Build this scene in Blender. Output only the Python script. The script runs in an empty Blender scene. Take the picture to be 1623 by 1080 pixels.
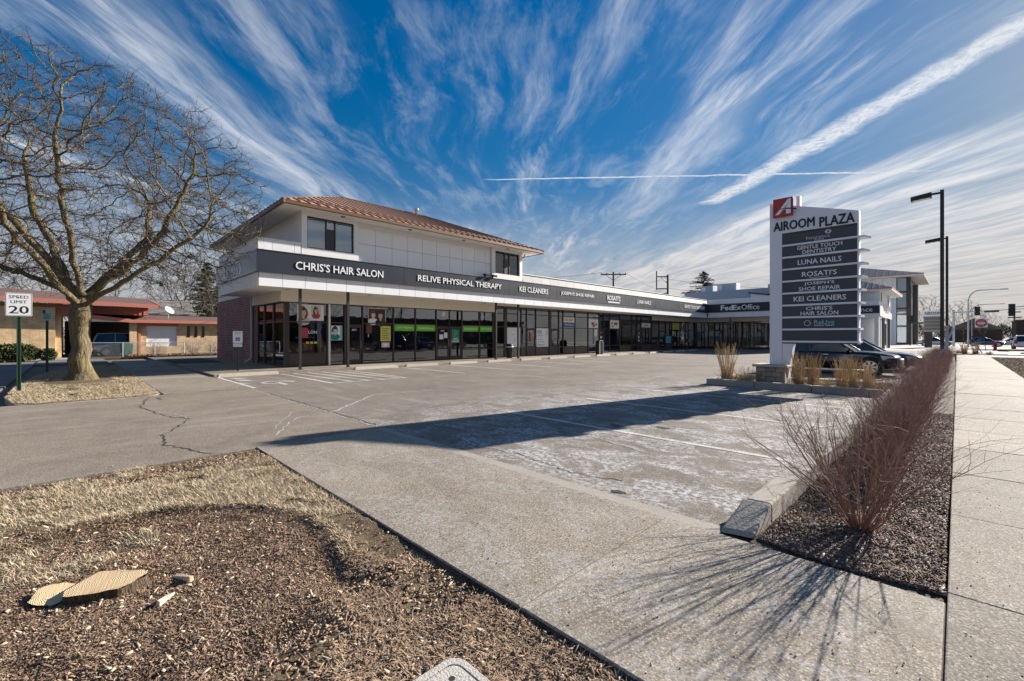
import bpy, bmesh, math, random
import numpy as np
from mathutils import Vector, Matrix

R = math.radians
rnd = random.Random(7)
scene = bpy.context.scene
COL = scene.collection

# ------------------------------------------------------------------ camera
cam_data = bpy.data.cameras.new('camera')
cam = bpy.data.objects.new('camera', cam_data)
COL.objects.link(cam)
cam.location = (0, 0, 1.6)
cam.rotation_euler = (R(90), 0, R(45.2))
cam_data.sensor_width = 36
cam_data.lens = 36 * 701 / 1623
cam_data.shift_y = -7 / 1623
cam_data.clip_start = 0.05
cam_data.clip_end = 3000
scene.camera = cam

# ------------------------------------------------------------------ node helper
class NT:
    def __init__(self, tree):
        self.t = tree
        tree.nodes.clear()
    def n(self, typ, **kw):
        nd = self.t.nodes.new(typ)
        for k, v in kw.items():
            setattr(nd, k, v)
        return nd
    def put(self, sock, v):
        if v is None:
            return
        if isinstance(v, bpy.types.NodeSocket):
            self.t.links.new(v, sock)
        elif isinstance(v, (tuple, list)) and len(v) == 3 and sock.type == 'RGBA':
            sock.default_value = (*v, 1)
        else:
            sock.default_value = v
    def m(self, op, a, b=None, c=None, clamp=False):
        nd = self.n('ShaderNodeMath', operation=op, use_clamp=clamp)
        self.put(nd.inputs[0], a)
        self.put(nd.inputs[1], b)
        self.put(nd.inputs[2], c)
        return nd.outputs[0]
    def mix(self, f, a, b, blend='MIX'):
        nd = self.n('ShaderNodeMixRGB', blend_type=blend)
        self.put(nd.inputs[0], f)
        self.put(nd.inputs[1], a)
        self.put(nd.inputs[2], b)
        return nd.outputs[0]
    def rng(self, v, a, b, c=0.0, d=1.0, smooth=True):
        nd = self.n('ShaderNodeMapRange', interpolation_type='SMOOTHSTEP' if smooth else 'LINEAR')
        self.put(nd.inputs[0], v)
        for i, q in zip((1, 2, 3, 4), (a, b, c, d)):
            self.put(nd.inputs[i], q)
        return nd.outputs[0]
    def noise(self, vec, scale, detail=4, rough=0.55, dist=0.0, dim='3D'):
        nd = self.n('ShaderNodeTexNoise', noise_dimensions=dim)
        self.put(nd.inputs['Vector'], vec)
        nd.inputs['Scale'].default_value = scale
        nd.inputs['Detail'].default_value = detail
        nd.inputs['Roughness'].default_value = rough
        nd.inputs['Distortion'].default_value = dist
        return nd.outputs[0]
    def xyz(self, x, y, z=0.0):
        nd = self.n('ShaderNodeCombineXYZ')
        self.put(nd.inputs[0], x); self.put(nd.inputs[1], y); self.put(nd.inputs[2], z)
        return nd.outputs[0]
    def sep(self, v):
        nd = self.n('ShaderNodeSeparateXYZ')
        self.put(nd.inputs[0], v)
        return nd.outputs

# ------------------------------------------------------------------ sun, sky, exposure
SUN_EL = R(22.6)
SUN_DIR = Vector((0.212, 0.899, 0.0)).normalized() * math.cos(SUN_EL) + Vector((0, 0, math.sin(SUN_EL)))
sun_data = bpy.data.lights.new('sun', 'SUN')
sun_data.energy = 5.0
sun_data.angle = R(0.55)
sun_data.color = (1.0, 0.93, 0.84)
sun = bpy.data.objects.new('sun', sun_data)
COL.objects.link(sun)
sun.rotation_euler = SUN_DIR.to_track_quat('Z', 'Y').to_euler()
sun.location = (20, 60, 40)

world = bpy.data.worlds.new('World')
scene.world = world
world.use_nodes = True
w = NT(world.node_tree)
sky = w.n('ShaderNodeTexSky', sky_type='NISHITA', sun_disc=False)
sky.sun_elevation = SUN_EL
sky.sun_rotation = math.atan2(SUN_DIR.x, SUN_DIR.y)
sky.air_density = 1.25
sky.dust_density = 0.5
sky.ozone_density = 3.5
lum = w.n('ShaderNodeRGBToBW'); w.put(lum.inputs[0], sky.outputs[0])
squash = w.m('DIVIDE', 1.0, w.m('ADD', 1.0, w.m('MULTIPLY', lum.outputs[0], 0.16)))   # the bright air round the sun held back, as the photograph's exposure does
hsv = w.n('ShaderNodeHueSaturation')
w.put(hsv.inputs['Color'], w.mix(1.0, w.mix(1.0, sky.outputs[0], w.xyz(squash, squash, squash), 'MULTIPLY'), (0.72, 0.82, 0.92), 'MULTIPLY'))
hsv.inputs['Saturation'].default_value = 1.34
hsv.inputs['Value'].default_value = 0.72
tc = w.n('ShaderNodeTexCoord')
dx, dy, dz = w.sep(tc.outputs['Generated'])
skyc = w.mix(w.rng(dz, 0.40, 0.0, 0.0, 0.65), hsv.outputs[0], (1.25, 1.50, 2.15))     # lilac air low over the horizon
zc = w.m('MAXIMUM', dz, 0.03)
pxx = w.m('DIVIDE', dx, zc)
pyy = w.m('DIVIDE', dy, zc)
sa = w.m('MULTIPLY', w.m('SUBTRACT', pyy, pxx), 0.7071)          # along the high wind
sb = w.m('MULTIPLY', w.m('ADD', pyy, pxx), 0.7071)               # across it
warp = w.m('MULTIPLY', w.m('SUBTRACT', w.noise(w.xyz(sa, sb), 0.6, 3, 0.5), 0.5), 0.42)
sbw = w.m('ADD', sb, warp)
# fine fibres, wide strands and the patches in which they appear
fib = w.noise(w.xyz(w.m('MULTIPLY', sa, 0.55), w.m('MULTIPLY', sbw, 3.6), 2.1), 2.2, 10, 0.66, 0.22)
strand = w.noise(w.xyz(w.m('MULTIPLY', sa, 0.30), w.m('MULTIPLY', sbw, 1.5), 7.7), 1.7, 7, 0.60, 0.25)
patch = w.noise(w.xyz(w.m('MULTIPLY', sa, 0.55), sbw, 4.2), 0.95, 3, 0.5, 0.3)
curd = w.noise(w.xyz(sa, sbw, 1.0), 9.0, 5, 0.6, 1.2)
wisp = w.m('MULTIPLY', w.rng(strand, 0.43, 0.70), w.rng(fib, 0.38, 0.72))
wisp = w.m('MULTIPLY', wisp, w.rng(patch, 0.36, 0.60, 0.25, 1.0))
wisp = w.m('MULTIPLY', wisp, 1.05)
tang = w.noise(w.xyz(w.m('MULTIPLY', sa, 0.75), w.m('MULTIPLY', sbw, 2.0), 9.3), 2.4, 10, 0.66, 0.35)
wisp2 = w.m('MULTIPLY', w.m('MULTIPLY', w.rng(tang, 0.46, 0.74), w.rng(patch, 0.62, 0.40, 0.15, 1.0)), 0.30)
wisp = w.m('ADD', wisp, w.m('MULTIPLY', wisp2, w.m('SUBTRACT', 1.0, wisp)), clamp=True)
def band(center, half, soft):
    d_ = w.m('ABSOLUTE', w.m('SUBTRACT', sbw, center))
    return w.rng(d_, half, half + soft, 1.0, 0.0)
leftband = w.m('MULTIPLY', band(-1.30, 0.0, 0.30), w.rng(fib, 0.32, 0.70, 0.12, 0.85))
midband = w.m('MULTIPLY', w.m('MULTIPLY', band(0.95, 0.02, 0.26), w.rng(fib, 0.25, 0.7, 0.25, 0.9)), w.rng(sa, 1.6, 2.4))
midband = w.m('MULTIPLY', midband, w.rng(sa, 4.2, 3.0))
vedge = w.m('ADD', w.rng(sa, 1.7, 3.6, 2.30, 1.80, smooth=False), w.rng(sa, 3.6, 7.0, 0.0, -0.30, smooth=False))
over = w.m('SUBTRACT', sbw, vedge)
veil = w.m('MULTIPLY', w.rng(over, -0.12, 0.30), w.rng(fib, 0.28, 0.68, 0.30, 1.0))
clear = w.m('SUBTRACT', 1.0, w.m('MULTIPLY', w.m('MULTIPLY', w.rng(sbw, 1.15, 1.5), w.rng(over, 0.15, -0.1)), 0.75))   # the blue lane between veil and trails
veil = w.m('MULTIPLY', veil, w.rng(strand, 0.32, 0.60, 0.22, 1.0))
farv = w.m('MULTIPLY', w.rng(dz, 0.32, 0.05, 0.0, 0.55), w.rng(fib, 0.15, 0.7, 0.45, 1.0))
# two vapour trails, straight lines on the same high layer
def trail(p0, p1, w0, w1, wob, soft):
    L = math.hypot(p1[0] - p0[0], p1[1] - p0[1])
    ux, uy = (p1[0] - p0[0]) / L, (p1[1] - p0[1]) / L
    rx_, ry_ = w.m('SUBTRACT', pxx, p0[0]), w.m('SUBTRACT', pyy, p0[1])
    s = w.m('ADD', w.m('MULTIPLY', rx_, ux), w.m('MULTIPLY', ry_, uy))
    q = w.m('ADD', w.m('MULTIPLY', rx_, -uy), w.m('MULTIPLY', ry_, ux))
    nz = w.noise(w.xyz(s, q, 3.0), wob[0], 5, 0.6, 0.5)
    q = w.m('ADD', q, w.m('MULTIPLY', w.m('SUBTRACT', nz, 0.5), wob[1]))
    hw = w.rng(s, 0.0, L, w0, w1, smooth=False)
    e = w.m('DIVIDE', w.m('ABSOLUTE', q), hw)
    body = w.rng(e, 1.0 - soft, 1.15, 1.0, 0.0)
    ends = w.m('MULTIPLY', w.rng(s, -0.05, 0.12), w.rng(s, L + 0.25, L - 0.1))
    grain = w.rng(w.noise(w.xyz(w.m('MULTIPLY', s, 1.0), w.m('MULTIPLY', q, 1.6), 5.0), wob[2], 5, 0.65, 0.8), 0.28, 0.62, 0.42, 1.0)
    return w.m('MULTIPLY', w.m('MULTIPLY', body, ends), grain)
t1 = trail((-1.346, 3.427), (0.75, 1.67), 0.120, 0.085, (4.5, 0.17, 22.0), 0.85)
t2 = trail((-2.124, 1.873), (-0.155, 3.656), 0.014, 0.020, (5.0, 0.05, 30.0), 0.7)
t2 = w.m('MULTIPLY', t2, 0.9)
dens = w.m('MULTIPLY', wisp, clear)
for q, k in ((leftband, 0.75), (midband, 0.55), (veil, 1.0), (farv, 1.0)):
    dens = w.m('ADD', dens, w.m('MULTIPLY', w.m('MULTIPLY', q, k), w.m('SUBTRACT', 1.0, dens)))
for q in (t1, t2):
    dens = w.m('MAXIMUM', dens, q)
dens = w.m('MINIMUM', dens, 0.94)
cloudc = w.mix(w.rng(dz, 0.02, 0.35), (3.8, 3.5, 3.3), (4.2, 4.35, 4.6))
mixed = w.mix(dens, skyc, cloudc)
bg = w.n('ShaderNodeBackground')
w.put(bg.inputs[0], mixed)
bg.inputs[1].default_value = 0.085
wo = w.n('ShaderNodeOutputWorld')
w.put(wo.inputs[0], bg.outputs[0])

scene.render.engine = 'CYCLES'
scene.cycles.use_denoising = True
scene.cycles.max_bounces = 6
scene.cycles.diffuse_bounces = 3
scene.cycles.glossy_bounces = 3
scene.cycles.transparent_max_bounces = 10
scene.view_settings.view_transform = 'Standard'
scene.view_settings.look = 'None'
scene.view_settings.exposure = 1.22
scene.view_settings.gamma = 1.0

# ------------------------------------------------------------------ materials
MATS = {}
def mat(name, col, rough=0.75, var=0.12, scale=6.0, fine=60.0, bump=0.0, metal=0.0, spec=0.4, objvar=0.0):
    """plain painted / mineral surface with uneven tone and fine relief"""
    if name in MATS:
        return MATS[name]
    m = bpy.data.materials.new(name)
    m.use_nodes = True
    t = NT(m.node_tree)
    pos = t.n('ShaderNodeNewGeometry').outputs['Position']
    a = t.noise(pos, scale, 4, 0.6)
    b = t.noise(pos, fine, 2, 0.6)
    v = t.m('ADD', t.m('MULTIPLY', t.m('SUBTRACT', a, 0.5), 2.2 * var), t.m('MULTIPLY', t.m('SUBTRACT', b, 0.5), 1.6 * var))
    if objvar:
        oi = t.n('ShaderNodeObjectInfo').outputs['Random']
        v = t.m('ADD', v, t.m('MULTIPLY', t.m('SUBTRACT', oi, 0.5), 2 * objvar))
    v = t.m('ADD', v, 1.0)
    c = t.mix(1.0, col, t.xyz(v, v, v), 'MULTIPLY')
    p = t.n('ShaderNodeBsdfPrincipled')
    t.put(p.inputs['Base Color'], c)
    t.put(p.inputs['Roughness'], t.m('ADD', rough, t.m('MULTIPLY', t.m('SUBTRACT', a, 0.5), 0.15), clamp=True))
    p.inputs['Metallic'].default_value = metal
    p.inputs['Specular IOR Level'].default_value = spec
    if bump:
        bp = t.n('ShaderNodeBump')
        bp.inputs['Strength'].default_value = bump
        bp.inputs['Distance'].default_value = 0.01
        t.put(bp.inputs['Height'], b)
        t.put(p.inputs['Normal'], bp.outputs[0])
    o = t.n('ShaderNodeOutputMaterial')
    t.put(o.inputs[0], p.outputs[0])
    MATS[name] = m
    return m

def ground_mat(name, base, dark, light, speck=0.5, salt=None, streak=None, bump=0.5, objvar=0.0, saltcol=(0.52, 0.52, 0.53), blot=0.5):
    m = bpy.data.materials.new(name)
    m.use_nodes = True
    t = NT(m.node_tree)
    pos = t.n('ShaderNodeNewGeometry').outputs['Position']
    x, y, z = t.sep(pos)
    big = t.noise(pos, 0.55, 5, 0.6, 0.4)
    mid = t.noise(pos, 3.5, 5, 0.65, 0.3)
    agg = t.n('ShaderNodeTexVoronoi'); agg.inputs['Scale'].default_value = 125
    t.put(agg.inputs['Vector'], pos)
    aggv = t.sep(agg.outputs['Color'])[0]
    fine = t.noise(pos, 60, 4, 0.7)
    c = t.mix(t.rng(big, 0.35, 0.68), base, dark)
    c = t.mix(t.m('MULTIPLY', t.rng(mid, 0.42, 0.72), blot), c, light)
    c = t.mix(t.m('MULTIPLY', t.rng(aggv, 0.80, 0.86), speck), c, [min(1, q * 1.9) for q in light])
    c = t.mix(t.m('MULTIPLY', t.rng(aggv, 0.20, 0.12), speck), c, [q * 0.35 for q in dark])
    c = t.mix(0.75, c, t.mix(1.0, c, t.xyz(*(t.rng(fine, 0.25, 0.75, 0.40, 1.55),) * 3), 'MULTIPLY'))
    if streak:
        sx, sy, amt, scol = streak
        st = t.noise(t.xyz(t.m('MULTIPLY', x, sx), t.m('MULTIPLY', y, sy), 0.3), 1.0, 6, 0.65, 0.2)
        c = t.mix(t.m('MULTIPLY', t.rng(st, 0.52, 0.70), amt), c, scol)
    if salt:
        x0, x1, y0, y1, amt = salt       # where salt and frost residue dried on the surface
        area = t.m('MULTIPLY', t.rng(x, x0 - 3, x0 + 2), t.rng(x, x1 + 0.5, x1 - 0.5))
        area = t.m('MULTIPLY', area, t.m('MULTIPLY', t.rng(y, y0 - 0.5, y0 + 0.4), t.rng(y, y1 + 4, y1 - 2)))
        s1 = t.noise(t.xyz(x, t.m('MULTIPLY', y, 1.3), 2.0), 1.3, 7, 0.68, 0.9)
        s2 = t.noise(t.xyz(x, y, 5.0), 16, 5, 0.7, 0.4)
        sm = t.m('MULTIPLY', t.rng(s1, 0.42, 0.60), t.rng(s2, 0.42, 0.60))
        c = t.mix(t.m('MULTIPLY', t.m('MULTIPLY', sm, area), amt), c, saltcol)
    if objvar:
        oi = t.n('ShaderNodeObjectInfo').outputs['Random']
        v = t.rng(oi, 0, 1, 1 - objvar, 1 + objvar, smooth=False)
        c = t.mix(1.0, c, t.xyz(v, v, v), 'MULTIPLY')
    p = t.n('ShaderNodeBsdfPrincipled')
    t.put(p.inputs['Base Color'], c)
    p.inputs['Roughness'].default_value = 0.88
    p.inputs['Specular IOR Level'].default_value = 0.25
    hgt = t.m('ADD', t.m('MULTIPLY', fine, 0.7), t.m('MULTIPLY', aggv, 0.35))
    bp = t.n('ShaderNodeBump')
    bp.inputs['Strength'].default_value = bump
    bp.inputs['Distance'].default_value = 0.012
    t.put(bp.inputs['Height'], hgt)
    t.put(p.inputs['Normal'], bp.outputs[0])
    o = t.n('ShaderNodeOutputMaterial')
    t.put(o.inputs[0], p.outputs[0])
    MATS[name] = m
    return m

def brick_mat(name, c1, c2, mortar, bw=0.215, bh=0.075):
    m = bpy.data.materials.new(name)
    m.use_nodes = True
    t = NT(m.node_tree)
    pos = t.n('ShaderNodeNewGeometry').outputs['Position']
    x, y, z = t.sep(pos)
    br = t.n('ShaderNodeTexBrick')
    t.put(br.inputs['Vector'], t.xyz(t.m('ADD', x, y), z, 0.0))
    for k, v in (('Color1', c1), ('Color2', c2), ('Mortar', mortar)):
        br.inputs[k].default_value = (*v, 1)
    br.inputs['Scale'].default_value = 1.0
    br.inputs['Brick Width'].default_value = bw
    br.inputs['Row Height'].default_value = bh
    br.inputs['Mortar Size'].default_value = 0.012
    br.inputs['Mortar Smooth'].default_value = 0.2
    n = t.noise(pos, 2.0, 5, 0.6)
    v = t.rng(n, 0.2, 0.8, 0.7, 1.25)
    c = t.mix(1.0, br.outputs[0], t.xyz(v, v, v), 'MULTIPLY')
    p = t.n('ShaderNodeBsdfPrincipled')
    t.put(p.inputs['Base Color'], c)
    p.inputs['Roughness'].default_value = 0.85
    bp = t.n('ShaderNodeBump'); bp.invert = True
    bp.inputs['Strength'].default_value = 0.7
    bp.inputs['Distance'].default_value = 0.012
    t.put(bp.inputs['Height'], br.outputs['Fac'])
    t.put(p.inputs['Normal'], bp.outputs[0])
    o = t.n('ShaderNodeOutputMaterial')
    t.put(o.inputs[0], p.outputs[0])
    MATS[name] = m
    return m

def glass_mat(name, tint, refl=0.06, rough=0.012):
    m = bpy.data.materials.new(name)
    m.use_nodes = True
    t = NT(m.node_tree)
    lw = t.n('ShaderNodeFresnel'); lw.inputs[0].default_value = 1.5
    tr = t.n('ShaderNodeBsdfTransparent'); tr.inputs[0].default_value = (*tint, 1)
    gl = t.n('ShaderNodeBsdfGlossy'); gl.inputs['Roughness'].default_value = rough
    gl.inputs[0].default_value = (0.85, 0.9, 0.95, 1)
    pos = t.n('ShaderNodeNewGeometry').outputs['Position']
    bp = t.n('ShaderNodeBump'); bp.inputs['Strength'].default_value = 0.06; bp.inputs['Distance'].default_value = 0.03
    t.put(bp.inputs['Height'], t.noise(pos, 1.1, 2, 0.5))
    t.put(gl.inputs['Normal'], bp.outputs[0])
    f = t.m('ADD', t.m('MULTIPLY', lw.outputs[0], 1.35), refl, clamp=True)
    mx = t.n('ShaderNodeMixShader')
    t.put(mx.inputs[0], f); t.put(mx.inputs[1], tr.outputs[0]); t.put(mx.inputs[2], gl.outputs[0])
    o = t.n('ShaderNodeOutputMaterial')
    t.put(o.inputs[0], mx.outputs[0])
    MATS[name] = m
    return m

def leaf_mat(name, c1, c2, scale=3.0, rough=0.8, hue=None):
    """blades, chips and twigs: tone varies from piece to piece"""
    m = bpy.data.materials.new(name)
    m.use_nodes = True
    t = NT(m.node_tree)
    g = t.n('ShaderNodeNewGeometry')
    ri = g.outputs['Random Per Island']
    n = t.noise(g.outputs['Position'], scale, 4, 0.6)
    f = t.m('ADD', t.m('MULTIPLY', ri, 0.6), t.m('MULTIPLY', t.rng(n, 0.3, 0.7), 0.4), clamp=True)
    c = t.mix(f, c1, c2)
    if hue:
        c = t.mix(t.rng(ri, hue[1], hue[1] + 0.02), c, hue[0])
    p = t.n('ShaderNodeBsdfPrincipled')
    t.put(p.inputs['Base Color'], c)
    p.inputs['Roughness'].default_value = rough
    p.inputs['Specular IOR Level'].default_value = 0.2
    o = t.n('ShaderNodeOutputMaterial')
    t.put(o.inputs[0], p.outputs[0])
    MATS[name] = m
    return m

def bark_mat(name, c1, c2, moss, k=1.0):
    m = bpy.data.materials.new(name)
    m.use_nodes = True
    t = NT(m.node_tree)
    tcn = t.n('ShaderNodeTexCoord').outputs['Object']
    x, y, z = t.sep(tcn)
    v = t.xyz(x, y, t.m('MULTIPLY', z, 0.16))
    vo = t.n('ShaderNodeTexVoronoi', feature='DISTANCE_TO_EDGE'); vo.inputs['Scale'].default_value = 9 * k
    nv = t.n('ShaderNodeTexNoise'); t.put(nv.inputs['Vector'], v); nv.inputs['Scale'].default_value = 6 * k; nv.inputs['Detail'].default_value = 5
    t.put(vo.inputs['Vector'], t.mix(0.35, v, nv.outputs['Color']))
    n1 = t.noise(v, 14 * k, 5, 0.65)
    n2 = t.noise(tcn, 1.6, 3, 0.6)
    c = t.mix(t.rng(n1, 0.3, 0.7), c1, c2)
    c = t.mix(t.m('MULTIPLY', t.rng(n2, 0.42, 0.68), 0.60), c, moss)
    c = t.mix(t.m('MULTIPLY', t.rng(vo.outputs[0], 0.08, 0.0), 0.45), c, [q * 0.35 for q in c1])
    p = t.n('ShaderNodeBsdfPrincipled')
    t.put(p.inputs['Base Color'], c)
    p.inputs['Roughness'].default_value = 0.9
    p.inputs['Specular IOR Level'].default_value = 0.15
    bp = t.n('ShaderNodeBump'); bp.inputs['Strength'].default_value = 0.9; bp.inputs['Distance'].default_value = 0.03
    t.put(bp.inputs['Height'], t.m('ADD', t.m('MULTIPLY', t.rng(vo.outputs[0], 0, 0.2), 0.7), t.m('MULTIPLY', n1, 0.5)))
    t.put(p.inputs['Normal'], bp.outputs[0])
    o = t.n('ShaderNodeOutputMaterial')
    t.put(o.inputs[0], p.outputs[0])
    MATS[name] = m
    return m

mat('white_panel', (0.81, 0.81, 0.82), 0.45, 0.045, 1.1, objvar=0.03)
mat('white_trim', (0.80, 0.79, 0.77), 0.5, 0.04, 1.2)
mat('grey_panel', (0.44, 0.43, 0.42), 0.7, 0.16, 2.5, objvar=0.07)
mat('cream_stucco', (0.78, 0.72, 0.61), 0.85, 0.05, 2.0, bump=0.15)
mat('soffit', (0.82, 0.80, 0.75), 0.8, 0.05, 1.0)
mat('joint', (0.22, 0.22, 0.23), 0.9)
mat('fascia_dark', (0.033, 0.039, 0.054), 0.40, 0.10, 1.2, spec=0.22)
mat('seam_dark', (0.055, 0.045, 0.045), 0.85, 0.05, spec=0.1)
mat('bronze', (0.030, 0.027, 0.026), 0.38, 0.1, 2.0, spec=0.5)
mat('brown_frame', (0.052, 0.038, 0.033), 0.45, 0.1, 2.0)
mat('brown_panel', (0.085, 0.055, 0.045), 0.4, 0.12, 2.0)
mat('copper_roof', (0.53, 0.300, 0.200), 0.42, 0.10, 1.6, metal=0.1, objvar=0.05)
mat('copper_dark', (0.16, 0.085, 0.045), 0.45, 0.1, 2.0, metal=0.1)
mat('far_roof', (0.20, 0.15, 0.15), 0.5, 0.1, 1.0)
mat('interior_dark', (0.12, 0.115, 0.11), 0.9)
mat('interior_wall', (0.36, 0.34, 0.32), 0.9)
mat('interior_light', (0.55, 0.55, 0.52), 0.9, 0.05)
mat('blind', (0.72, 0.73, 0.70), 0.8, 0.04)
mat('blind_grey', (0.62, 0.70, 0.70), 0.55, 0.05)
mat('letter_white', (0.85, 0.85, 0.85), 0.4, 0.02)
mat('letter_black', (0.012, 0.013, 0.018), 0.4, 0.05)
mat('sign_white', (0.74, 0.76, 0.80), 0.4, 0.04, 1.0)
mat('sign_panel', (0.062, 0.066, 0.078), 0.5, 0.06, 2.0)
mat('sign_red', (0.42, 0.035, 0.025), 0.35, 0.25, 3.0)
mat('navy', (0.015, 0.02, 0.06), 0.4)
mat('poster_white', (0.80, 0.80, 0.80), 0.5, 0.03)
mat('poster_grey', (0.55, 0.56, 0.57), 0.5, 0.05)
mat('skin_print', (0.62, 0.42, 0.33), 0.5, 0.08, 9)
mat('skin_grey', (0.60, 0.58, 0.56), 0.5, 0.08, 9)
mat('hair_dark', (0.05, 0.03, 0.025), 0.5, 0.2, 20)
mat('hair_auburn', (0.13, 0.05, 0.035), 0.5, 0.25, 20)
mat('print_red', (0.45, 0.05, 0.06), 0.5)
mat('print_blue', (0.05, 0.13, 0.35), 0.5)
mat('print_cyan', (0.20, 0.50, 0.55), 0.5)
mat('print_teal', (0.02, 0.20, 0.15), 0.5)
mat('print_yellow', (0.62, 0.60, 0.12), 0.5)
mat('print_green', (0.16, 0.52, 0.03), 0.5, 0.06)
mat('print_pink', (0.70, 0.50, 0.50), 0.5, 0.1, 10)
mat('road_blue', (0.01, 0.10, 0.42), 0.4)
mat('post_green', (0.030, 0.075, 0.045), 0.45, 0.25, 8)
mat('steel', (0.42, 0.43, 0.44), 0.35, 0.1, 4, metal=0.7)
mat('galv', (0.45, 0.49, 0.52), 0.5, 0.1, 3, metal=0.2)
mat('plastic_black', (0.025, 0.024, 0.026), 0.45, 0.1, 5)
mat('plastic_grey', (0.28, 0.27, 0.25), 0.6, 0.1, 5)
mat('light_pole', (0.022, 0.020, 0.022), 0.45, 0.1, 2)
mat('kerb', (0.335, 0.30, 0.255), 0.9, 0.2, 3.5, 45, bump=0.5, objvar=0.05)
mat('wheel_stop', (0.44, 0.39, 0.32), 0.9, 0.2, 5, 45, bump=0.5, objvar=0.08)
mat('crack', (0.035, 0.03, 0.027), 0.95, 0.2)
mat('salt_line', (0.42, 0.40, 0.37), 0.95, 0.25, 12, 60)
mat('asphalt_far', (0.16, 0.15, 0.145), 0.85, 0.15, 0.6, 8)
mat('stone', (0.30, 0.26, 0.21), 0.9, 0.25, 8, 50, bump=0.6, objvar=0.2)
mat('stone_cap', (0.46, 0.42, 0.36), 0.9, 0.15, 5, 50, bump=0.5)
mat('tyre', (0.018, 0.018, 0.018), 0.85)
mat('rim', (0.55, 0.56, 0.58), 0.3, 0.05, metal=0.8)
mat('car_black', (0.010, 0.011, 0.014), 0.14, 0.0, spec=0.6)
mat('car_silver', (0.42, 0.43, 0.44), 0.25, 0.0, metal=0.4, spec=0.6)
mat('car_white', (0.72, 0.72, 0.72), 0.25, 0.0, spec=0.6)
mat('car_tan', (0.36, 0.31, 0.25), 0.3, 0.0, spec=0.6)
mat('car_blue', (0.06, 0.09, 0.16), 0.2, 0.0, spec=0.6)
mat('car_glass', (0.012, 0.014, 0.016), 0.06, 0.0, spec=0.8)
mat('lamp_glass', (0.62, 0.64, 0.68), 0.15, 0.05, metal=0.3)
mat('tail_red', (0.40, 0.02, 0.02), 0.25)
mat('hydrant_red', (0.35, 0.025, 0.03), 0.5, 0.1)
mat('signal_dark', (0.015, 0.022, 0.016), 0.5)
mat('wood_cut', (0.74, 0.58, 0.38), 0.8, 0.20, 9, 40, bump=0.3)
mat('wood_pale', (0.62, 0.47, 0.33), 0.8, 0.2, 20)
mat('wood_pole', (0.11, 0.085, 0.065), 0.9, 0.2, 5)
mat('red_siding', (0.46, 0.16, 0.115), 0.7, 0.12, 3)
mat('red_fascia', (0.52, 0.19, 0.135), 0.7, 0.1, 3)
mat('shingle', (0.125, 0.072, 0.062), 0.9, 0.22, 3, 14, bump=0.5)
mat('shingle_grey', (0.21, 0.19, 0.17), 0.9, 0.2, 3, 14)
mat('house_white', (0.78, 0.78, 0.79), 0.6, 0.06, 2)
mat('bin_green', (0.03, 0.09, 0.06), 0.5)
mat('lid_concrete', (0.46, 0.43, 0.38), 0.85, 0.12, 10, 90, bump=0.6)
mat('blue_wall', (0.40, 0.45, 0.52), 0.7, 0.05, 0.6)
mat('far_brick', (0.10, 0.065, 0.05), 0.9, 0.15, 0.5, 6)
brick_mat('brick_red', (0.29, 0.098, 0.078), (0.185, 0.066, 0.056), (0.36, 0.28, 0.26), 0.32, 0.105)
brick_mat('brick_tan', (0.74, 0.54, 0.30), (0.62, 0.43, 0.23), (0.42, 0.32, 0.20), 0.32, 0.085)
glass_mat('glass_shop', (0.46, 0.47, 0.48), 0.11)
glass_mat('glass_wing', (0.45, 0.47, 0.5), 0.15)
glass_mat('glass_upper', (0.86, 0.88, 0.90), 0.05)
glass_mat('glass_house', (0.35, 0.37, 0.38), 0.10)
ground_mat('concrete', (0.262, 0.224, 0.178), (0.200, 0.168, 0.132), (0.320, 0.280, 0.230), 0.5, salt=(-6.5, 3, 1.9, 6.5, 0.30), streak=(0.55, 1.5, 0.40, (0.185, 0.16, 0.13)), bump=0.3, objvar=0.10)
ground_mat('concrete_main', (0.245, 0.213, 0.174), (0.180, 0.155, 0.126), (0.310, 0.275, 0.232), 0.5, streak=(0.45, 2.4, 0.6, (0.165, 0.145, 0.12)), bump=0.3, objvar=0.12)  # dark cross streaks in the colour stand in for shadow lines
ground_mat('lot_asphalt', (0.200, 0.170, 0.142), (0.135, 0.113, 0.095), (0.250, 0.218, 0.187), 0.5, salt=(-7.5, 1, 3.9, 15, 0.95), streak=(0.5, 2.6, 0.40, (0.34, 0.31, 0.275)), bump=0.6)
ground_mat('drive_asphalt', (0.235, 0.195, 0.155), (0.170, 0.140, 0.112), (0.280, 0.240, 0.20), 0.45, streak=(1.6, 0.22, 0.45, (0.36, 0.325, 0.285)), bump=0.6)
ground_mat('street_asphalt', (0.17, 0.165, 0.16), (0.12, 0.115, 0.11), (0.22, 0.215, 0.205), 0.4, bump=0.5)
ground_mat('pale_paving', (0.36, 0.345, 0.325), (0.29, 0.275, 0.255), (0.42, 0.40, 0.38), 0.3, bump=0.3)
ground_mat('line_paint', (0.60, 0.58, 0.53), (0.38, 0.355, 0.315), (0.66, 0.64, 0.59), 0.4, bump=0.4, blot=0.9)
ground_mat('soil_mulch', (0.085, 0.058, 0.042), (0.050, 0.034, 0.026), (0.14, 0.10, 0.072), 0.35, bump=1.0, blot=0.8)
ground_mat('lawn_soil', (0.135, 0.098, 0.058), (0.085, 0.062, 0.040), (0.20, 0.15, 0.09), 0.3, bump=1.0, blot=0.8)
ground_mat('earth', (0.16, 0.135, 0.10), (0.11, 0.095, 0.075), (0.20, 0.17, 0.13), 0.2, bump=0.4)
leaf_mat('dry_grass', (0.37, 0.285, 0.18), (0.62, 0.515, 0.365), 1.2, hue=((0.16, 0.15, 0.06), 0.94))
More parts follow.
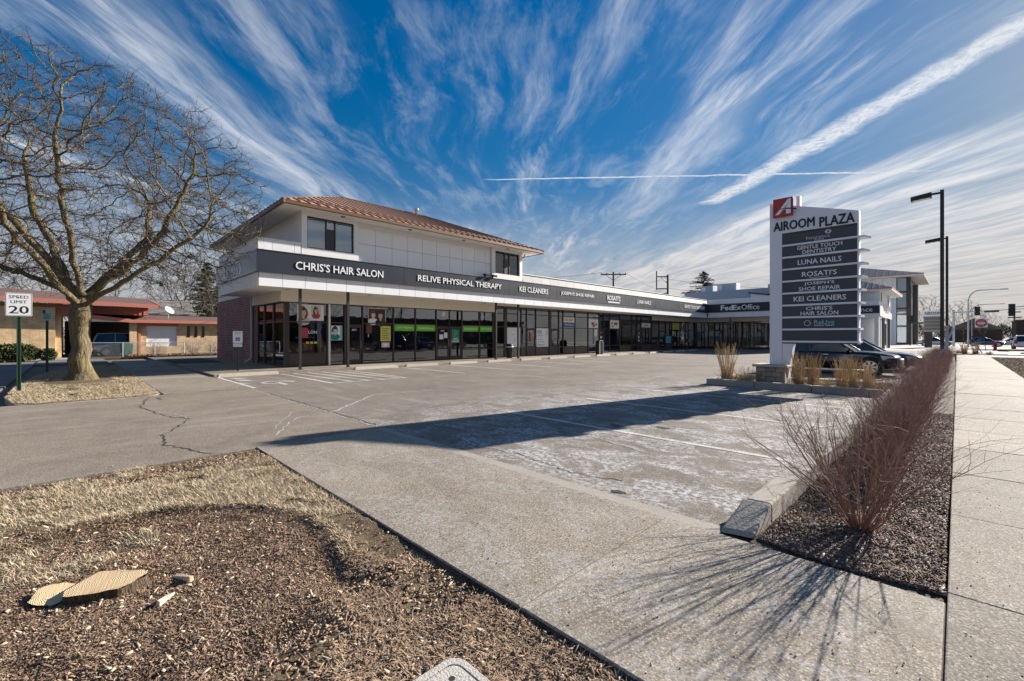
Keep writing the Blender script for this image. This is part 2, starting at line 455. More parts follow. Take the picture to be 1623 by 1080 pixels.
leaf_mat('dead_grass', (0.21, 0.135, 0.085), (0.52, 0.38, 0.25), 1.5, hue=((0.52, 0.47, 0.42), 0.965))
leaf_mat('chips', (0.135, 0.085, 0.058), (0.41, 0.285, 0.19), 2.5, hue=((0.58, 0.48, 0.36), 0.945))
leaf_mat('grit', (0.10, 0.085, 0.07), (0.40, 0.36, 0.31), 9.0)
leaf_mat('chips_frost', (0.075, 0.047, 0.036), (0.27, 0.185, 0.135), 2.5, hue=((0.50, 0.46, 0.43), 0.93))
leaf_mat('chips_pale', (0.42, 0.31, 0.20), (0.62, 0.50, 0.36), 6.0)
leaf_mat('plume', (0.40, 0.27, 0.13), (0.62, 0.47, 0.28), 2.0)
leaf_mat('hedge_twig', (0.115, 0.054, 0.048), (0.32, 0.185, 0.155), 2.0)
leaf_mat('hedge_near', (0.13, 0.068, 0.055), (0.38, 0.245, 0.19), 2.0)
leaf_mat('twig', (0.045, 0.035, 0.029), (0.12, 0.095, 0.072), 2.0)
leaf_mat('needles', (0.018, 0.035, 0.018), (0.050, 0.080, 0.038), 1.0)
leaf_mat('shrub_leaf', (0.035, 0.048, 0.018), (0.10, 0.11, 0.045), 1.5)
leaf_mat('brown_leaf', (0.17, 0.09, 0.05), (0.36, 0.22, 0.13), 2.0)
leaf_mat('dry_shrub', (0.16, 0.105, 0.075), (0.30, 0.21, 0.15), 2.0)
bark_mat('bark_main', (0.105, 0.078, 0.050), (0.225, 0.180, 0.115), (0.165, 0.160, 0.048))
def wood_mat(name):
    m = bpy.data.materials.new(name); m.use_nodes = True; t = NT(m.node_tree)
    o = t.n('ShaderNodeTexCoord').outputs['Object']
    x, y, z = t.sep(o)
    wob = t.noise(o, 9, 3, 0.6)
    r = t.m('SQRT', t.m('ADD', t.m('MULTIPLY', t.m('MULTIPLY', x, x), 0.45), t.m('MULTIPLY', y, y)))
    ring = t.m('SINE', t.m('MULTIPLY', t.m('ADD', r, t.m('MULTIPLY', wob, 0.055)), 780.0))
    saw = t.noise(t.xyz(t.m('MULTIPLY', t.m('ADD', x, t.m('MULTIPLY', y, 0.6)), 70), t.m('MULTIPLY', y, 3), 0.0), 1.0, 3, 0.6)
    c = t.mix(t.rng(ring, -4.0, 1.2), (0.60, 0.42, 0.235), (0.68, 0.485, 0.275))
    c = t.mix(t.m('MULTIPLY', t.rng(saw, 0.45, 0.62), 0.45), c, (0.78, 0.60, 0.38))
    c = t.mix(t.m('MULTIPLY', t.rng(t.noise(o, 5, 4, 0.6), 0.52, 0.70), 0.55), c, (0.33, 0.19, 0.09))
    ang = t.m('ARCTAN2', y, x)
    crk = t.noise(t.xyz(t.m('MULTIPLY', ang, 2.2), t.m('MULTIPLY', r, 1.5), 0.0), 2.0, 4, 0.7)
    c = t.mix(t.m('MULTIPLY', t.rng(crk, 0.655, 0.68), 0.8), c, (0.10, 0.06, 0.035))
    p = t.n('ShaderNodeBsdfPrincipled'); t.put(p.inputs['Base Color'], c); p.inputs['Roughness'].default_value = 0.8
    bp = t.n('ShaderNodeBump'); bp.inputs['Strength'].default_value = 0.5; bp.inputs['Distance'].default_value = 0.006
    t.put(bp.inputs['Height'], t.m('ADD', saw, t.m('MULTIPLY', ring, 0.2))); t.put(p.inputs['Normal'], bp.outputs[0])
    q = t.n('ShaderNodeOutputMaterial'); t.put(q.inputs[0], p.outputs[0]); MATS[name] = m
wood_mat('wood_rings')
bark_mat('bark_stump', (0.085, 0.060, 0.040), (0.20, 0.15, 0.10), (0.12, 0.09, 0.055), 2.5)
bark_mat('bark_far', (0.10, 0.08, 0.065), (0.18, 0.15, 0.12), (0.13, 0.115, 0.085), 0.6)

# ------------------------------------------------------------------ mesh helpers
class MB:
    def __init__(self):
        self.v = []; self.f = []
    def quad(self, *p):
        i = len(self.v); self.v += [tuple(q) for q in p]; self.f.append(tuple(range(i, i + len(p)))); return self
    def box(self, x0, x1, y0, y1, z0, z1):
        x0, x1 = min(x0, x1), max(x0, x1); y0, y1 = min(y0, y1), max(y0, y1); z0, z1 = min(z0, z1), max(z0, z1)
        i = len(self.v)
        self.v += [(x0, y0, z0), (x1, y0, z0), (x1, y1, z0), (x0, y1, z0), (x0, y0, z1), (x1, y0, z1), (x1, y1, z1), (x0, y1, z1)]
        self.f += [tuple(i + k for k in q) for q in ((0, 3, 2, 1), (4, 5, 6, 7), (0, 1, 5, 4), (1, 2, 6, 5), (2, 3, 7, 6), (3, 0, 4, 7))]
        return self
    def hexa(self, b, t):
        i = len(self.v); self.v += [tuple(q) for q in list(b) + list(t)]
        self.f += [tuple(i + k for k in q) for q in ((0, 3, 2, 1), (4, 5, 6, 7), (0, 1, 5, 4), (1, 2, 6, 5), (2, 3, 7, 6), (3, 0, 4, 7))]
        return self
    def prism(self, poly, axis, a0, a1):
        """polygon of 2-D points extruded along axis ('x','y','z') from a0 to a1"""
        def P(p, a):
            return {'x': (a, p[0], p[1]), 'y': (p[0], a, p[1]), 'z': (p[0], p[1], a)}[axis]
        n = len(poly); i = len(self.v)
        self.v += [P(p, a0) for p in poly] + [P(p, a1) for p in poly]
        self.f.append(tuple(range(i, i + n))[::-1]); self.f.append(tuple(range(i + n, i + 2 * n)))
        for k in range(n):
            q = (k + 1) % n
            self.f.append((i + k, i + q, i + n + q, i + n + k))
        return self
    def tube(self, pts, rad, n=8, cap=True):
        pts = [Vector(p) for p in pts]
        if not isinstance(rad, (list, tuple)):
            rad = [rad] * len(pts)
        base = len(self.v); up = None
        for k, p in enumerate(pts):
            d = (pts[min(k + 1, len(pts) - 1)] - pts[max(k - 1, 0)]).normalized()
            if up is None:
                up = Vector((0, 0, 1)) if abs(d.z) < 0.9 else Vector((1, 0, 0))
            a = d.cross(up).normalized(); b = a.cross(d).normalized(); up = b
            for j in range(n):
                t = 2 * math.pi * j / n
                self.v.append(tuple(p + (a * math.cos(t) + b * math.sin(t)) * rad[k]))
        for k in range(len(pts) - 1):
            for j in range(n):
                q = (j + 1) % n
                self.f.append((base + k * n + j, base + k * n + q, base + (k + 1) * n + q, base + (k + 1) * n + j))
        if cap:
            self.f.append(tuple(base + j for j in range(n))[::-1])
            self.f.append(tuple(base + (len(pts) - 1) * n + j for j in range(n)))
        return self
    def lathe(self, prof, n=16, c=(0, 0), axis='z'):
        base = len(self.v)
        for (r, z) in prof:
            for j in range(n):
                t = 2 * math.pi * j / n
                if axis == 'z':
                    self.v.append((c[0] + r * math.cos(t), c[1] + r * math.sin(t), z))
                else:
                    self.v.append((c[0] + r * math.cos(t), z, c[1] + r * math.sin(t)))
        for k in range(len(prof) - 1):
            for j in range(n):
                q = (j + 1) % n
                self.f.append((base + k * n + j, base + k * n + q, base + (k + 1) * n + q, base + (k + 1) * n + j))
        self.f.append(tuple(base + j for j in range(n))[::-1])
        self.f.append(tuple(base + (len(prof) - 1) * n + j for j in range(n)))
        return self
    def build(self, name, material, parent=None, world=True, smooth=False, bevel=0.0, subsurf=0):
        off = parent_loc(parent) if (parent and world) else Vector((0, 0, 0))
        me = bpy.data.meshes.new(name)
        me.from_pydata([(a - off.x, b - off.y, c - off.z) for a, b, c in self.v], [], self.f)
        bm = bmesh.new(); bm.from_mesh(me); bmesh.ops.recalc_face_normals(bm, faces=bm.faces); bm.to_mesh(me); bm.free()
        return link(name, me, material, parent, smooth, bevel, subsurf)

def parent_loc(p):
    v = Vector((0, 0, 0))
    while p:
        v += p.location; p = p.parent
    return v

def link(name, me, material, parent=None, smooth=False, bevel=0.0, subsurf=0):
    ob = bpy.data.objects.new(name, me)
    COL.objects.link(ob)
    me.materials.append(MATS[material] if isinstance(material, str) else material)
    if parent:
        ob.parent = parent
    if smooth:
        me.polygons.foreach_set('use_smooth', [True] * len(me.polygons))
    if bevel:
        b = ob.modifiers.new('bevel', 'BEVEL'); b.width = bevel; b.segments = 2; b.limit_method = 'ANGLE'
    if subsurf:
        s = ob.modifiers.new('subsurf', 'SUBSURF'); s.levels = s.render_levels = subsurf
    return ob

def np_mesh(name, verts, faces, smooth=False):
    """fast mesh from arrays; faces is (n,k)"""
    me = bpy.data.meshes.new(name)
    verts = np.asarray(verts, dtype=np.float32).reshape(-1, 3); faces = np.asarray(faces, dtype=np.int32)
    nf, k = faces.shape
    me.vertices.add(len(verts)); me.vertices.foreach_set('co', verts.ravel())
    me.loops.add(nf * k); me.loops.foreach_set('vertex_index', faces.ravel())
    me.polygons.add(nf)
    me.polygons.foreach_set('loop_start', np.arange(0, nf * k, k, dtype=np.int32))
    if smooth:
        me.polygons.foreach_set('use_smooth', np.ones(nf, dtype=bool))
    me.update(calc_edges=True)
    return me

def thing(name, label, cat, loc=(0, 0, 0), rotz=0.0, group=None):
    o = bpy.data.objects.new(name, None)
    o.empty_display_size = 0.2
    COL.objects.link(o)
    o.location = loc; o.rotation_euler = (0, 0, rotz)
    return tag(o, label, cat, group)

def tag(o, label=None, cat=None, group=None, kind=None):
    if label: o['label'] = label
    if cat: o['category'] = cat
    if group: o['group'] = group
    if kind: o['kind'] = kind
    return o

def struct(o, label=None):
    o['kind'] = 'structure'
    if label: o['label'] = label
    return o

def dup(o, parent=None, loc=None, rotz=None, label=None, scale=None):
    c = o.copy(); COL.objects.link(c); c.parent = parent
    for ch in o.children:
        dup(ch, c)
    if loc is not None: c.location = loc
    if rotz is not None: c.rotation_euler = (0, 0, rotz)
    if label: c['label'] = label
    if scale: c.scale = scale
    return c

FACE = {'+X': (R(90), 0, R(90)), '-Y': (R(90), 0, 0), 'up': (0, 0, 0), '-X': (R(90), 0, R(-90))}
def text(parent, s, facing, pos, mat_, height=None, width=None, bold=0.0, ext=0.01, shear=0.0, name='lettering', rotz=None):
    cu = bpy.data.curves.new('t', 'FONT')
    cu.body = s; cu.extrude = 0.0; cu.shear = shear; cu.resolution_u = 2
    cu.align_x = 'CENTER'
    tmp = bpy.data.objects.new('t', cu); COL.objects.link(tmp)
    dg = bpy.context.evaluated_depsgraph_get(); dg.update()
    me = bpy.data.meshes.new_from_object(tmp.evaluated_get(dg))
    bpy.data.objects.remove(tmp); bpy.data.curves.remove(cu)
    n = len(me.vertices); co = np.empty(n * 3, dtype=np.float32); me.vertices.foreach_get('co', co); co = co.reshape(-1, 3)
    lo, hi = co.min(0), co.max(0)
    co -= (lo + hi) / 2
    sx = sy = None
    if height: sy = height / (hi[1] - lo[1])
    if width: sx = width / (hi[0] - lo[0])
    sx = sx or sy; sy = sy or sx
    co[:, 0] *= sx; co[:, 1] *= sy
    bm = bmesh.new()
    me.vertices.foreach_set('co', co.ravel()); bm.from_mesh(me)
    if ext:
        r = bmesh.ops.extrude_face_region(bm, geom=list(bm.faces))
        for v in r['geom']:
            if isinstance(v, bmesh.types.BMVert): v.co.z += ext
    if bold:
        k_ = bold * 1.1 * (hi[1] - lo[1]) * sy
        base_ = list(bm.verts) + list(bm.edges) + list(bm.faces)
        for j_, (ox, oy) in enumerate(((1, 0), (-1, 0), (0, 1), (0, -1))):
            r = bmesh.ops.duplicate(bm, geom=base_)
            for v in r['geom']:
                if isinstance(v, bmesh.types.BMVert): v.co += Vector((ox * k_, oy * k_, -0.0004 * (j_ + 1)))
    bm.to_mesh(me); bm.free()
    me.name = name; me.materials.clear()
    o = link(name, me, mat_, parent)
    o.location = Vector(pos) - parent_loc(parent)
    o.rotation_euler = FACE[facing] if rotz is None else (R(90), 0, rotz)
    return o

# tubes for a whole skeleton at once: one ring per node, one prism per edge
def skeleton_mesh(name, P0, P1, D0, D1, R0, R1, n):
    ref = np.where(np.abs(D0[:, 2:3]) < 0.85, np.array([[0, 0, 1.0]]), np.array([[1.0, 0, 0]]))
    def ring(P, D, Rr):
        a = np.cross(D, ref); a /= np.linalg.norm(a, axis=1, keepdims=True) + 1e-9
        b = np.cross(a, D)
        t = np.arange(n) * 2 * np.pi / n
        return P[:, None, :] + (a[:, None, :] * np.cos(t)[None, :, None] + b[:, None, :] * np.sin(t)[None, :, None]) * Rr[:, None, None]
    A = ring(P0, D0, R0); B = ring(P1, D1, R1)
    E_ = len(P0)
    V = np.concatenate([A, B], 1).reshape(-1, 3)
    base = (np.arange(E_) * 2 * n)[:, None, None]
    j = np.arange(n); q = (j + 1) % n
    F = np.stack([j, q, n + q, n + j], 1)[None] + base
    return V, F.reshape(-1, 4)

def colonize(seeds, parents, att, step, di, dk, iters, rg, grav=0.0):
    """space colonisation: a skeleton that grows into a cloud of points"""
    P = [np.array(s, float) for s in seeds]; par = list(parents)
    A = np.array(att, float)
    best = np.full(len(A), 1e9); who = np.zeros(len(A), int)
    def upd(i0):
        new = np.array(P[i0:])
        if len(new) == 0: return
        d = np.linalg.norm(A[:, None, :] - new[None], axis=2)
        k = d.argmin(1); m = d[np.arange(len(A)), k]
        b = m < best
        best[b] = m[b]; who[b] = k[b] + i0
    upd(0); alive = np.ones(len(A), bool); nk = {}
    for it in range(iters):
        act = alive & (best < di)
        if not act.any(): break
        idx = np.where(act)[0]
        acc = {}
        for i in idx:
            w_ = who[i]; v = A[i] - P[w_]; v /= np.linalg.norm(v) + 1e-9
            acc[w_] = acc.get(w_, 0) + v
        i0 = len(P)
        for w_, v in acc.items():
            if nk.get(w_, 0) > 2: continue
            nk[w_] = nk.get(w_, 0) + 1
            v = v / (np.linalg.norm(v) + 1e-9) + rg.normal(0, 0.22, 3); v[2] += grav
            v /= np.linalg.norm(v)
            P.append(P[w_] + v * step); par.append(w_)
        if len(P) == i0: break
        upd(i0)
        alive &= best > dk
        best[~alive] = 1e9
    return np.array(P), np.array(par)

def tree_mesh(name, P, par, tip, expo, rg, twigs=(2, 4), tl=(0.25, 0.55), rscale=1.0, setr=None, sides=(10, 6, 4, 3)):
    n = len(P)
    kids = [[] for _ in range(n)]
    for i in range(1, n): kids[par[i]].append(i)
    acc = np.zeros(n)
    for i in range(n - 1, -1, -1):
        s = acc[i] if kids[i] else tip ** expo
        acc[i] = s
        if i: acc[par[i]] += s
    rad = acc ** (1 / expo) * rscale
    if setr is not None:
        for i, r in setr.items(): rad[i] = r
    D = np.zeros((n, 3))
    for i in range(n):
        if i: D[i] += (P[i] - P[par[i]])
        if kids[i]:
            k = max(kids[i], key=lambda q: rad[q]); D[i] += P[k] - P[i]
    D /= np.linalg.norm(D, axis=1, keepdims=True) + 1e-9
    e = np.arange(1, n); p = par[1:]
    r0 = np.minimum(rad[p], rad[e] * 1.5)
    main = np.zeros(n, bool)
    for i in range(n):
        if kids[i]: main[max(kids[i], key=lambda q: rad[q])] = True
    r0 = np.where(main[e], rad[p], r0)
    ed = P[e] - P[p]; ed /= np.linalg.norm(ed, axis=1, keepdims=True) + 1e-9
    d0 = np.where(main[e][:, None], D[p], ed)
    Vs, Fs = [], []; off = 0
    tr = [0.10, 0.035, 0.014]
    cls = np.digitize(-rad[e], [-tr[0], -tr[1], -tr[2]])
    for c in range(4):
        m = cls == c
        if not m.any(): continue
        V, F = skeleton_mesh(name, P[p][m], P[e][m], d0[m], D[e][m], r0[m], rad[e][m], sides[c])
        Vs.append(V); Fs.append(F + off); off += len(V)
    limbs = np_mesh(name, np.concatenate(Vs), np.concatenate(Fs), True)
    # crooked twigs on every thin node
    T0, T1, Ra, Rb = [], [], [], []
    for i in range(n):
        if rad[i] > tip * 3.2: continue
        for _ in range(rg.integers(twigs[0], twigs[1] + 1)):
            d = D[i] + rg.normal(0, 0.75, 3); d[2] += 0.15; d /= np.linalg.norm(d)
            q = P[i].copy(); L = rg.uniform(*tl); r = tip * 0.75; ns = rg.integers(2, 5)
            for s in range(ns):
                d2 = d + rg.normal(0, 0.35, 3); d2 /= np.linalg.norm(d2)
                q2 = q + d2 * L / ns
                T0.append(q); T1.append(q2); Ra.append(r); r *= 0.72; Rb.append(r)
                if rg.random() < 0.35:
                    d3 = d2 + rg.normal(0, 0.8, 3); d3 /= np.linalg.norm(d3)
                    T0.append(q2); T1.append(q2 + d3 * L * 0.3); Ra.append(r); Rb.append(r * 0.6)
                q, d = q2, d2
    T0, T1 = np.array(T0), np.array(T1)
    dd = T1 - T0; dd /= np.linalg.norm(dd, axis=1, keepdims=True) + 1e-9
    V, F = skeleton_mesh(name, T0, T1, dd, dd, np.array(Ra), np.array(Rb), 3)
    tw = np_mesh(name + '_twigs', V, F)
    return limbs, tw, rad

# ================================================================== THE SETTING
rg = np.random.default_rng(11)
def vnoise(x, y, s, seed=0):
    g = np.random.default_rng(100 + seed).random((64, 64))
    x = np.asarray(x) * s; y = np.asarray(y) * s
    xi = np.floor(x).astype(int); yi = np.floor(y).astype(int)
    fx_ = x - xi; fy_ = y - yi
    fx_ = fx_ * fx_ * (3 - 2 * fx_); fy_ = fy_ * fy_ * (3 - 2 * fy_)
    a = g[xi % 64, yi % 64]; b = g[(xi + 1) % 64, yi % 64]; c = g[xi % 64, (yi + 1) % 64]; d = g[(xi + 1) % 64, (yi + 1) % 64]
    return (a * (1 - fx_) + b * fx_) * (1 - fy_) + (c * (1 - fx_) + d * fx_) * fy_ - 0.5

struct(MB().quad((-900, -900, -0.16), (900, -900, -0.16), (900, 900, -0.16), (-900, 900, -0.16)).build('ground', 'earth'))
struct(MB().box(-20.42, -1.36, 3.86, 56, -0.12, 0.0).box(-22, -0.0, 56, 66, -0.12, 0.0).build('parking_lot', 'lot_asphalt'))
lot = bpy.data.objects['parking_lot']
struct(MB().box(-30, 3.0, 66, 130, -0.12, -0.004).build('rear_parking_lot', 'pale_paving'))
struct(MB().box(-15.3, -7.05, -14, 3.86, -0.12, -0.002).build('driveway', 'drive_asphalt'))
drive = bpy.data.objects['driveway']
struct(MB().box(-120, -15.5, -9.5, -1.62, -0.155, -0.10).box(-15.5, -6.9, -9.5, -1.62, -0.155, -0.125).box(-6.9, 4.0, -9.5, -1.62, -0.155, -0.10).build('side_street', 'street_asphalt'))
struct(MB().box(-60, -37.6, -1.6, 1.6, -0.15, -0.05).box(-44.5, -37.6, 4.1, 60, -0.15, -0.05).build('alley', 'street_asphalt'))
struct(MB().box(4.0, 19, -80, 82, -0.155, -0.10).build('main_street', 'street_asphalt'))
struct(MB().box(-60, 120, 82, 99, -0.155, -0.06).build('cross_street', 'pale_paving'))
struct(MB().box(-62, -44.52, -5, 0.8, -0.15, -0.03).build('house_drive', 'pale_paving'))

def slab(parent, x0, x1, y0, y1, z1, m, th=0.12, gap=0.006, name='paving_slab', tilt=0.004):
    a, b, c, d = (z1 + rnd.uniform(-tilt, tilt) for _ in range(4))
    bx = [(x0 + gap, y0 + gap), (x1 - gap, y0 + gap), (x1 - gap, y1 - gap), (x0 + gap, y1 - gap)]
    mb = MB().hexa([(p[0], p[1], z1 - th) for p in bx], [(bx[0][0], bx[0][1], a), (bx[1][0], bx[1][1], b), (bx[2][0], bx[2][1], c), (bx[3][0], bx[3][1], d)])
    return mb.build(name, m, parent, bevel=0.008)

sw = struct(MB().box(-7.05, -0.02, 1.84, 3.70, -0.14, 0.004).build('side_sidewalk', 'soil_mulch'))
for x0, x1 in ((-7.05, -5.3), (-5.3, -3.55), (-3.55, -1.8), (-1.8, -0.049)):
    slab(sw, x0, x1, 1.85, 3.69, 0.018, 'concrete', gap=0.004, tilt=0.002)
gut = struct(MB().box(-7.05, -1.36, 3.70, 3.86, -0.12, 0.004).build('concrete_edging', 'kerb'))
sw2 = struct(MB().box(-37.5, -15.3, 1.74, 3.86, -0.14, -0.03).build('rear_sidewalk', 'soil_mulch'))
x = -15.3
while x > -37:
    slab(sw2, x - 1.85, x, 1.75, 3.85, 0.016, 'concrete', gap=0.005, tilt=0.002); x -= 1.85
sw3 = struct(MB().box(-0.018, 1.76, -6, 54, -0.14, 0.002).build('main_sidewalk', 'soil_mulch'))
y = 3.83
ys = [3.83 + 1.7 * k for k in range(-5, 30)]
for y0 in ys:
    slab(sw3, -0.05, 1.75, y0, y0 + 1.7, 0.02, 'concrete_main', gap=0.007)
# kerbs along the hedge bed, with a sloped nose
def kerb_run(name, pts, label=None):
    ob = MB()
    return ob
kb = struct(MB().box(-1.36, -1.13, 3.86, 40, -0.14, -0.05).build('bed_kerb', 'kerb'))
mb = MB().hexa([(-1.37, 3.74, 0.0), (-1.13, 3.80, 0.0), (-1.12, 4.25, -0.05), (-1.36, 4.25, -0.05)], [(-1.36, 3.80, 0.03), (-1.14, 3.84, 0.04), (-1.12, 4.25, 0.165), (-1.35, 4.25, 0.155)])
mb.build('kerb_stone', 'kerb', kb, bevel=0.02)
y0 = 4.255
while y0 < 40:
    L = 2.4
    s = MB().prism([(-1.36, -0.05), (-1.12, -0.05), (-1.125, 0.16), (-1.325, 0.155)], 'y', y0, y0 + L - 0.012)
    s.build('kerb_stone', 'kerb', kb, bevel=0.018); y0 += L
# side street kerb by the near verge and round the tree island
struct(MB().box(-6.9, -0.0, -1.62, -1.42, -0.15, 0.03).build('street_kerb', 'kerb', bevel=0.02))
struct(MB().box(3.72, 3.98, -6, 49, -0.15, 0.03).build('main_street_kerb', 'kerb', bevel=0.02))
struct(MB().box(1.76, 9, 49, 54.2, -0.15, 0.0).box(-0.05, 1.76, 54.0, 66, -0.15, 0.0).box(1.76, 9, 56.5, 66, -0.15, 0.0).build('driveway_apron', 'pale_paving'))

# walk in front of the shops
wk = struct(MB().box(-38, -20.42, 4.02, 56.8, -0.14, 0.05).box(-20.42, -9, 52.0, 56.8, -0.14, 0.05).build('shop_walk', 'concrete'))
y = 3.9
while y < 52:
    slab(wk, -22.9, -20.42, y, y + 2.85, 0.085, 'concrete', gap=0.005, name='walk_slab', tilt=0.002); y += 2.85
x = -20.42
while x < -10:
    slab(wk, x, x + 2.3, 52.0, 54.7, 0.085, 'concrete', gap=0.005, name='walk_slab', tilt=0.002); x += 2.3
x = -22.9
while x > -28:
    slab(wk, x - 2.4, x, 4.02, 7.3, 0.082, 'concrete', gap=0.005, name='walk_slab', tilt=0.002); x -= 2.4

# painted stall lines (worn paint sheets on the asphalt)
def pline(x0, x1, y0, y1, m='line_paint', z=0.004, name='painted_line', parent=None):
    n = max(2, int(abs(x1 - x0) / 0.25)) if abs(x1 - x0) > abs(y1 - y0) else max(2, int(abs(y1 - y0) / 0.25))
    mb = MB(); V = []
    for i in range(n + 1):
        t = i / n; j = [rnd.uniform(-0.012, 0.012) for _ in range(2)]
        if abs(x1 - x0) > abs(y1 - y0):
            xx = x0 + (x1 - x0) * t; V.append(((xx, y0 + j[0], z), (xx, y1 + j[1], z)))
        else:
            yy = y0 + (y1 - y0) * t; V.append(((x0 + j[0], yy, z), (x1 + j[1], yy, z)))
    for a, b in zip(V, V[1:]):
        mb.quad(a[0], b[0], b[1], a[1])
    return mb.build(name, m, parent or lot)
for y in (6.52, 9.35, 12.15):
    pline(-6.7, -1.5, y - 0.05, y + 0.05)
STALL = [6.25 + 2.85 * k for k in range(0, 16)]
for y in STALL:
    pline(-20.1, -14.9, y - 0.05, y + 0.05)
pline(-15.0, -14.9, 6.25, 9.1)
for k in range(4):
    y = 6.7 + 0.6 * k
    V = [(-20.0, y - 0.05, 0.0042), (-20.0, y + 0.05, 0.0042), (-15.0, y + 0.35, 0.0042), (-15.0, y + 0.25, 0.0042)]
    MB().quad(*V).build('painted_line', 'line_paint', lot)
pline(-20.1, -15.2, 3.92, 4.02)
# faint wheelchair symbol on the accessible bay
mb = MB()
c = (-16.6, 5.05)
for i in range(14):
    a0, a1 = R(60 + i * 20), R(60 + (i + 1) * 20)
    mb.quad(*[(c[0] + r * math.cos(a), c[1] + r * math.sin(a), 0.0045) for r, a in ((0.42, a0), (0.52, a0), (0.52, a1), (0.42, a1))])
mb.quad((-16.5, 4.95, 0.0048), (-15.6, 4.95, 0.0048), (-15.6, 5.07, 0.0048), (-16.5, 5.07, 0.0048))
mb.quad((-16.65, 5.07, 0.005), (-16.53, 5.07, 0.005), (-16.53, 5.6, 0.005), (-16.65, 5.6, 0.005))
mb.build('wheelchair_symbol', 'line_paint', lot)
# worn paint remains near the accessible bay corner
for (a, b, c_, d) in ((-18.6, -17.9, 4.15, 4.6), (-17.4, -16.9, 3.95, 4.25), (-19.6, -18.9, 4.2, 4.6)):
    MB().quad((a, c_, 0.0042), (b, c_ + 0.1, 0.0042), (b + 0.25, d, 0.0042), (a + 0.3, d - 0.1, 0.0042)).build('worn_paint', 'salt_line', lot)

# cracks and salt-filled seams
def crack(pts, wd, m, z, parent, name='crack'):
    P = []
    for (a, b) in zip(pts, pts[1:]):
        n = max(3, int(math.dist(a, b) / 0.09))
        for i in range(n):
            t = i / n
            P.append((a[0] + (b[0] - a[0]) * t + rnd.uniform(-0.035, 0.035), a[1] + (b[1] - a[1]) * t + rnd.uniform(-0.035, 0.035)))
    P.append(pts[-1])
    mb = MB(); L = None
    for i, p in enumerate(P):
        q = P[min(i + 1, len(P) - 1)]; o = P[max(i - 1, 0)]
        dx_, dy_ = q[0] - o[0], q[1] - o[1]; l = math.hypot(dx_, dy_) or 1
        ww = wd * rnd.uniform(0.35, 1.3)
        e = ((p[0] - dy_ / l * ww, p[1] + dx_ / l * ww, z), (p[0] + dy_ / l * ww, p[1] - dx_ / l * ww, z))
        if L: mb.quad(L[0], L[1], e[1], e[0])
        L = e
    return mb.build(name, m, parent)
crack([(-14.91, 1.4), (-13.04, 1.08), (-11.14, 1.31), (-10.46, 1.62)], 0.012, 'crack', 0.002, drive)
crack([(-10.46, 1.62), (-9.04, 1.03), (-8.23, 0.97), (-7.1, 1.36)], 0.012, 'crack', 0.002, drive)
crack([(-15.2, 1.9), (-14.6, 1.55), (-14.0, 1.6)], 0.014, 'crack', 0.002, drive)
crack([(-11.9, 1.25), (-11.3, 1.5), (-10.46, 1.62)], 0.008, 'salt_line', 0.0025, drive)
crack([(-7.75, 2.33), (-8.21, 2.56), (-9.15, 3.12), (-9.29, 3.68)], 0.013, 'salt_line', 0.002, drive)
crack([(-8.3, 2.5), (-8.9, 2.75), (-9.9, 3.3)], 0.008, 'salt_line', 0.002, drive)
crack([(-15.2, 3.82), (-11, 3.83), (-7.1, 3.82)], 0.016, 'salt_line', 0.0015, drive)
crack([(-13.5, 3.88), (-11, 3.89), (-7.4, 3.88)], 0.012, 'crack', 0.0025, lot)
crack([(-9.3, 3.9), (-11.2, 5.8), (-11.0, 7.6)], 0.025, 'salt_line', 0.003, lot)
crack([(-6.0, 3.95), (-4.2, 4.3), (-3.2, 4.15), (-2.6, 4.3)], 0.007, 'crack', 0.003, lot)
crack([(-6.6, 5.0), (-5.2, 5.3), (-4.1, 5.9), (-3.0, 5.6)], 0.015, 'salt_line', 0.0031, lot)
crack([(-13.5, 8.0), (-13.2, 9.0), (-13.8, 10.1)], 0.02, 'crack', 0.003, lot)
crack([(-9.0, 12.0), (-8.1, 14.5), (-8.4, 18.0)], 0.02, 'salt_line', 0.003, lot)
crack([(-13.0, 15.0), (-11.2, 17.0), (-10.4, 21.0)], 0.022, 'salt_line', 0.003, lot)
def blot(cx, cy, rx_, ry_, z, m, parent, name='patch', n=26):
    ph = [rnd.uniform(0, 6.28) for _ in range(4)]
    P = []
    for i in range(n):
        a = 2 * math.pi * i / n
        k = 1 + 0.22 * math.sin(2 * a + ph[0]) + 0.16 * math.sin(5 * a + ph[1]) + 0.12 * math.sin(9 * a + ph[2])
        P.append((cx + rx_ * k * math.cos(a), cy + ry_ * k * math.sin(a), z))
    return MB().quad(*P).build(name, m, parent)
for (cx, cy, a, b) in ((-2.45, 3.97, 0.09, 0.035), (-3.6, 7.3, 0.16, 0.06), (-4.3, 6.9, 0.10, 0.04)):
    blot(cx, cy, a, b, 0.0052, 'crack', lot, 'pothole')

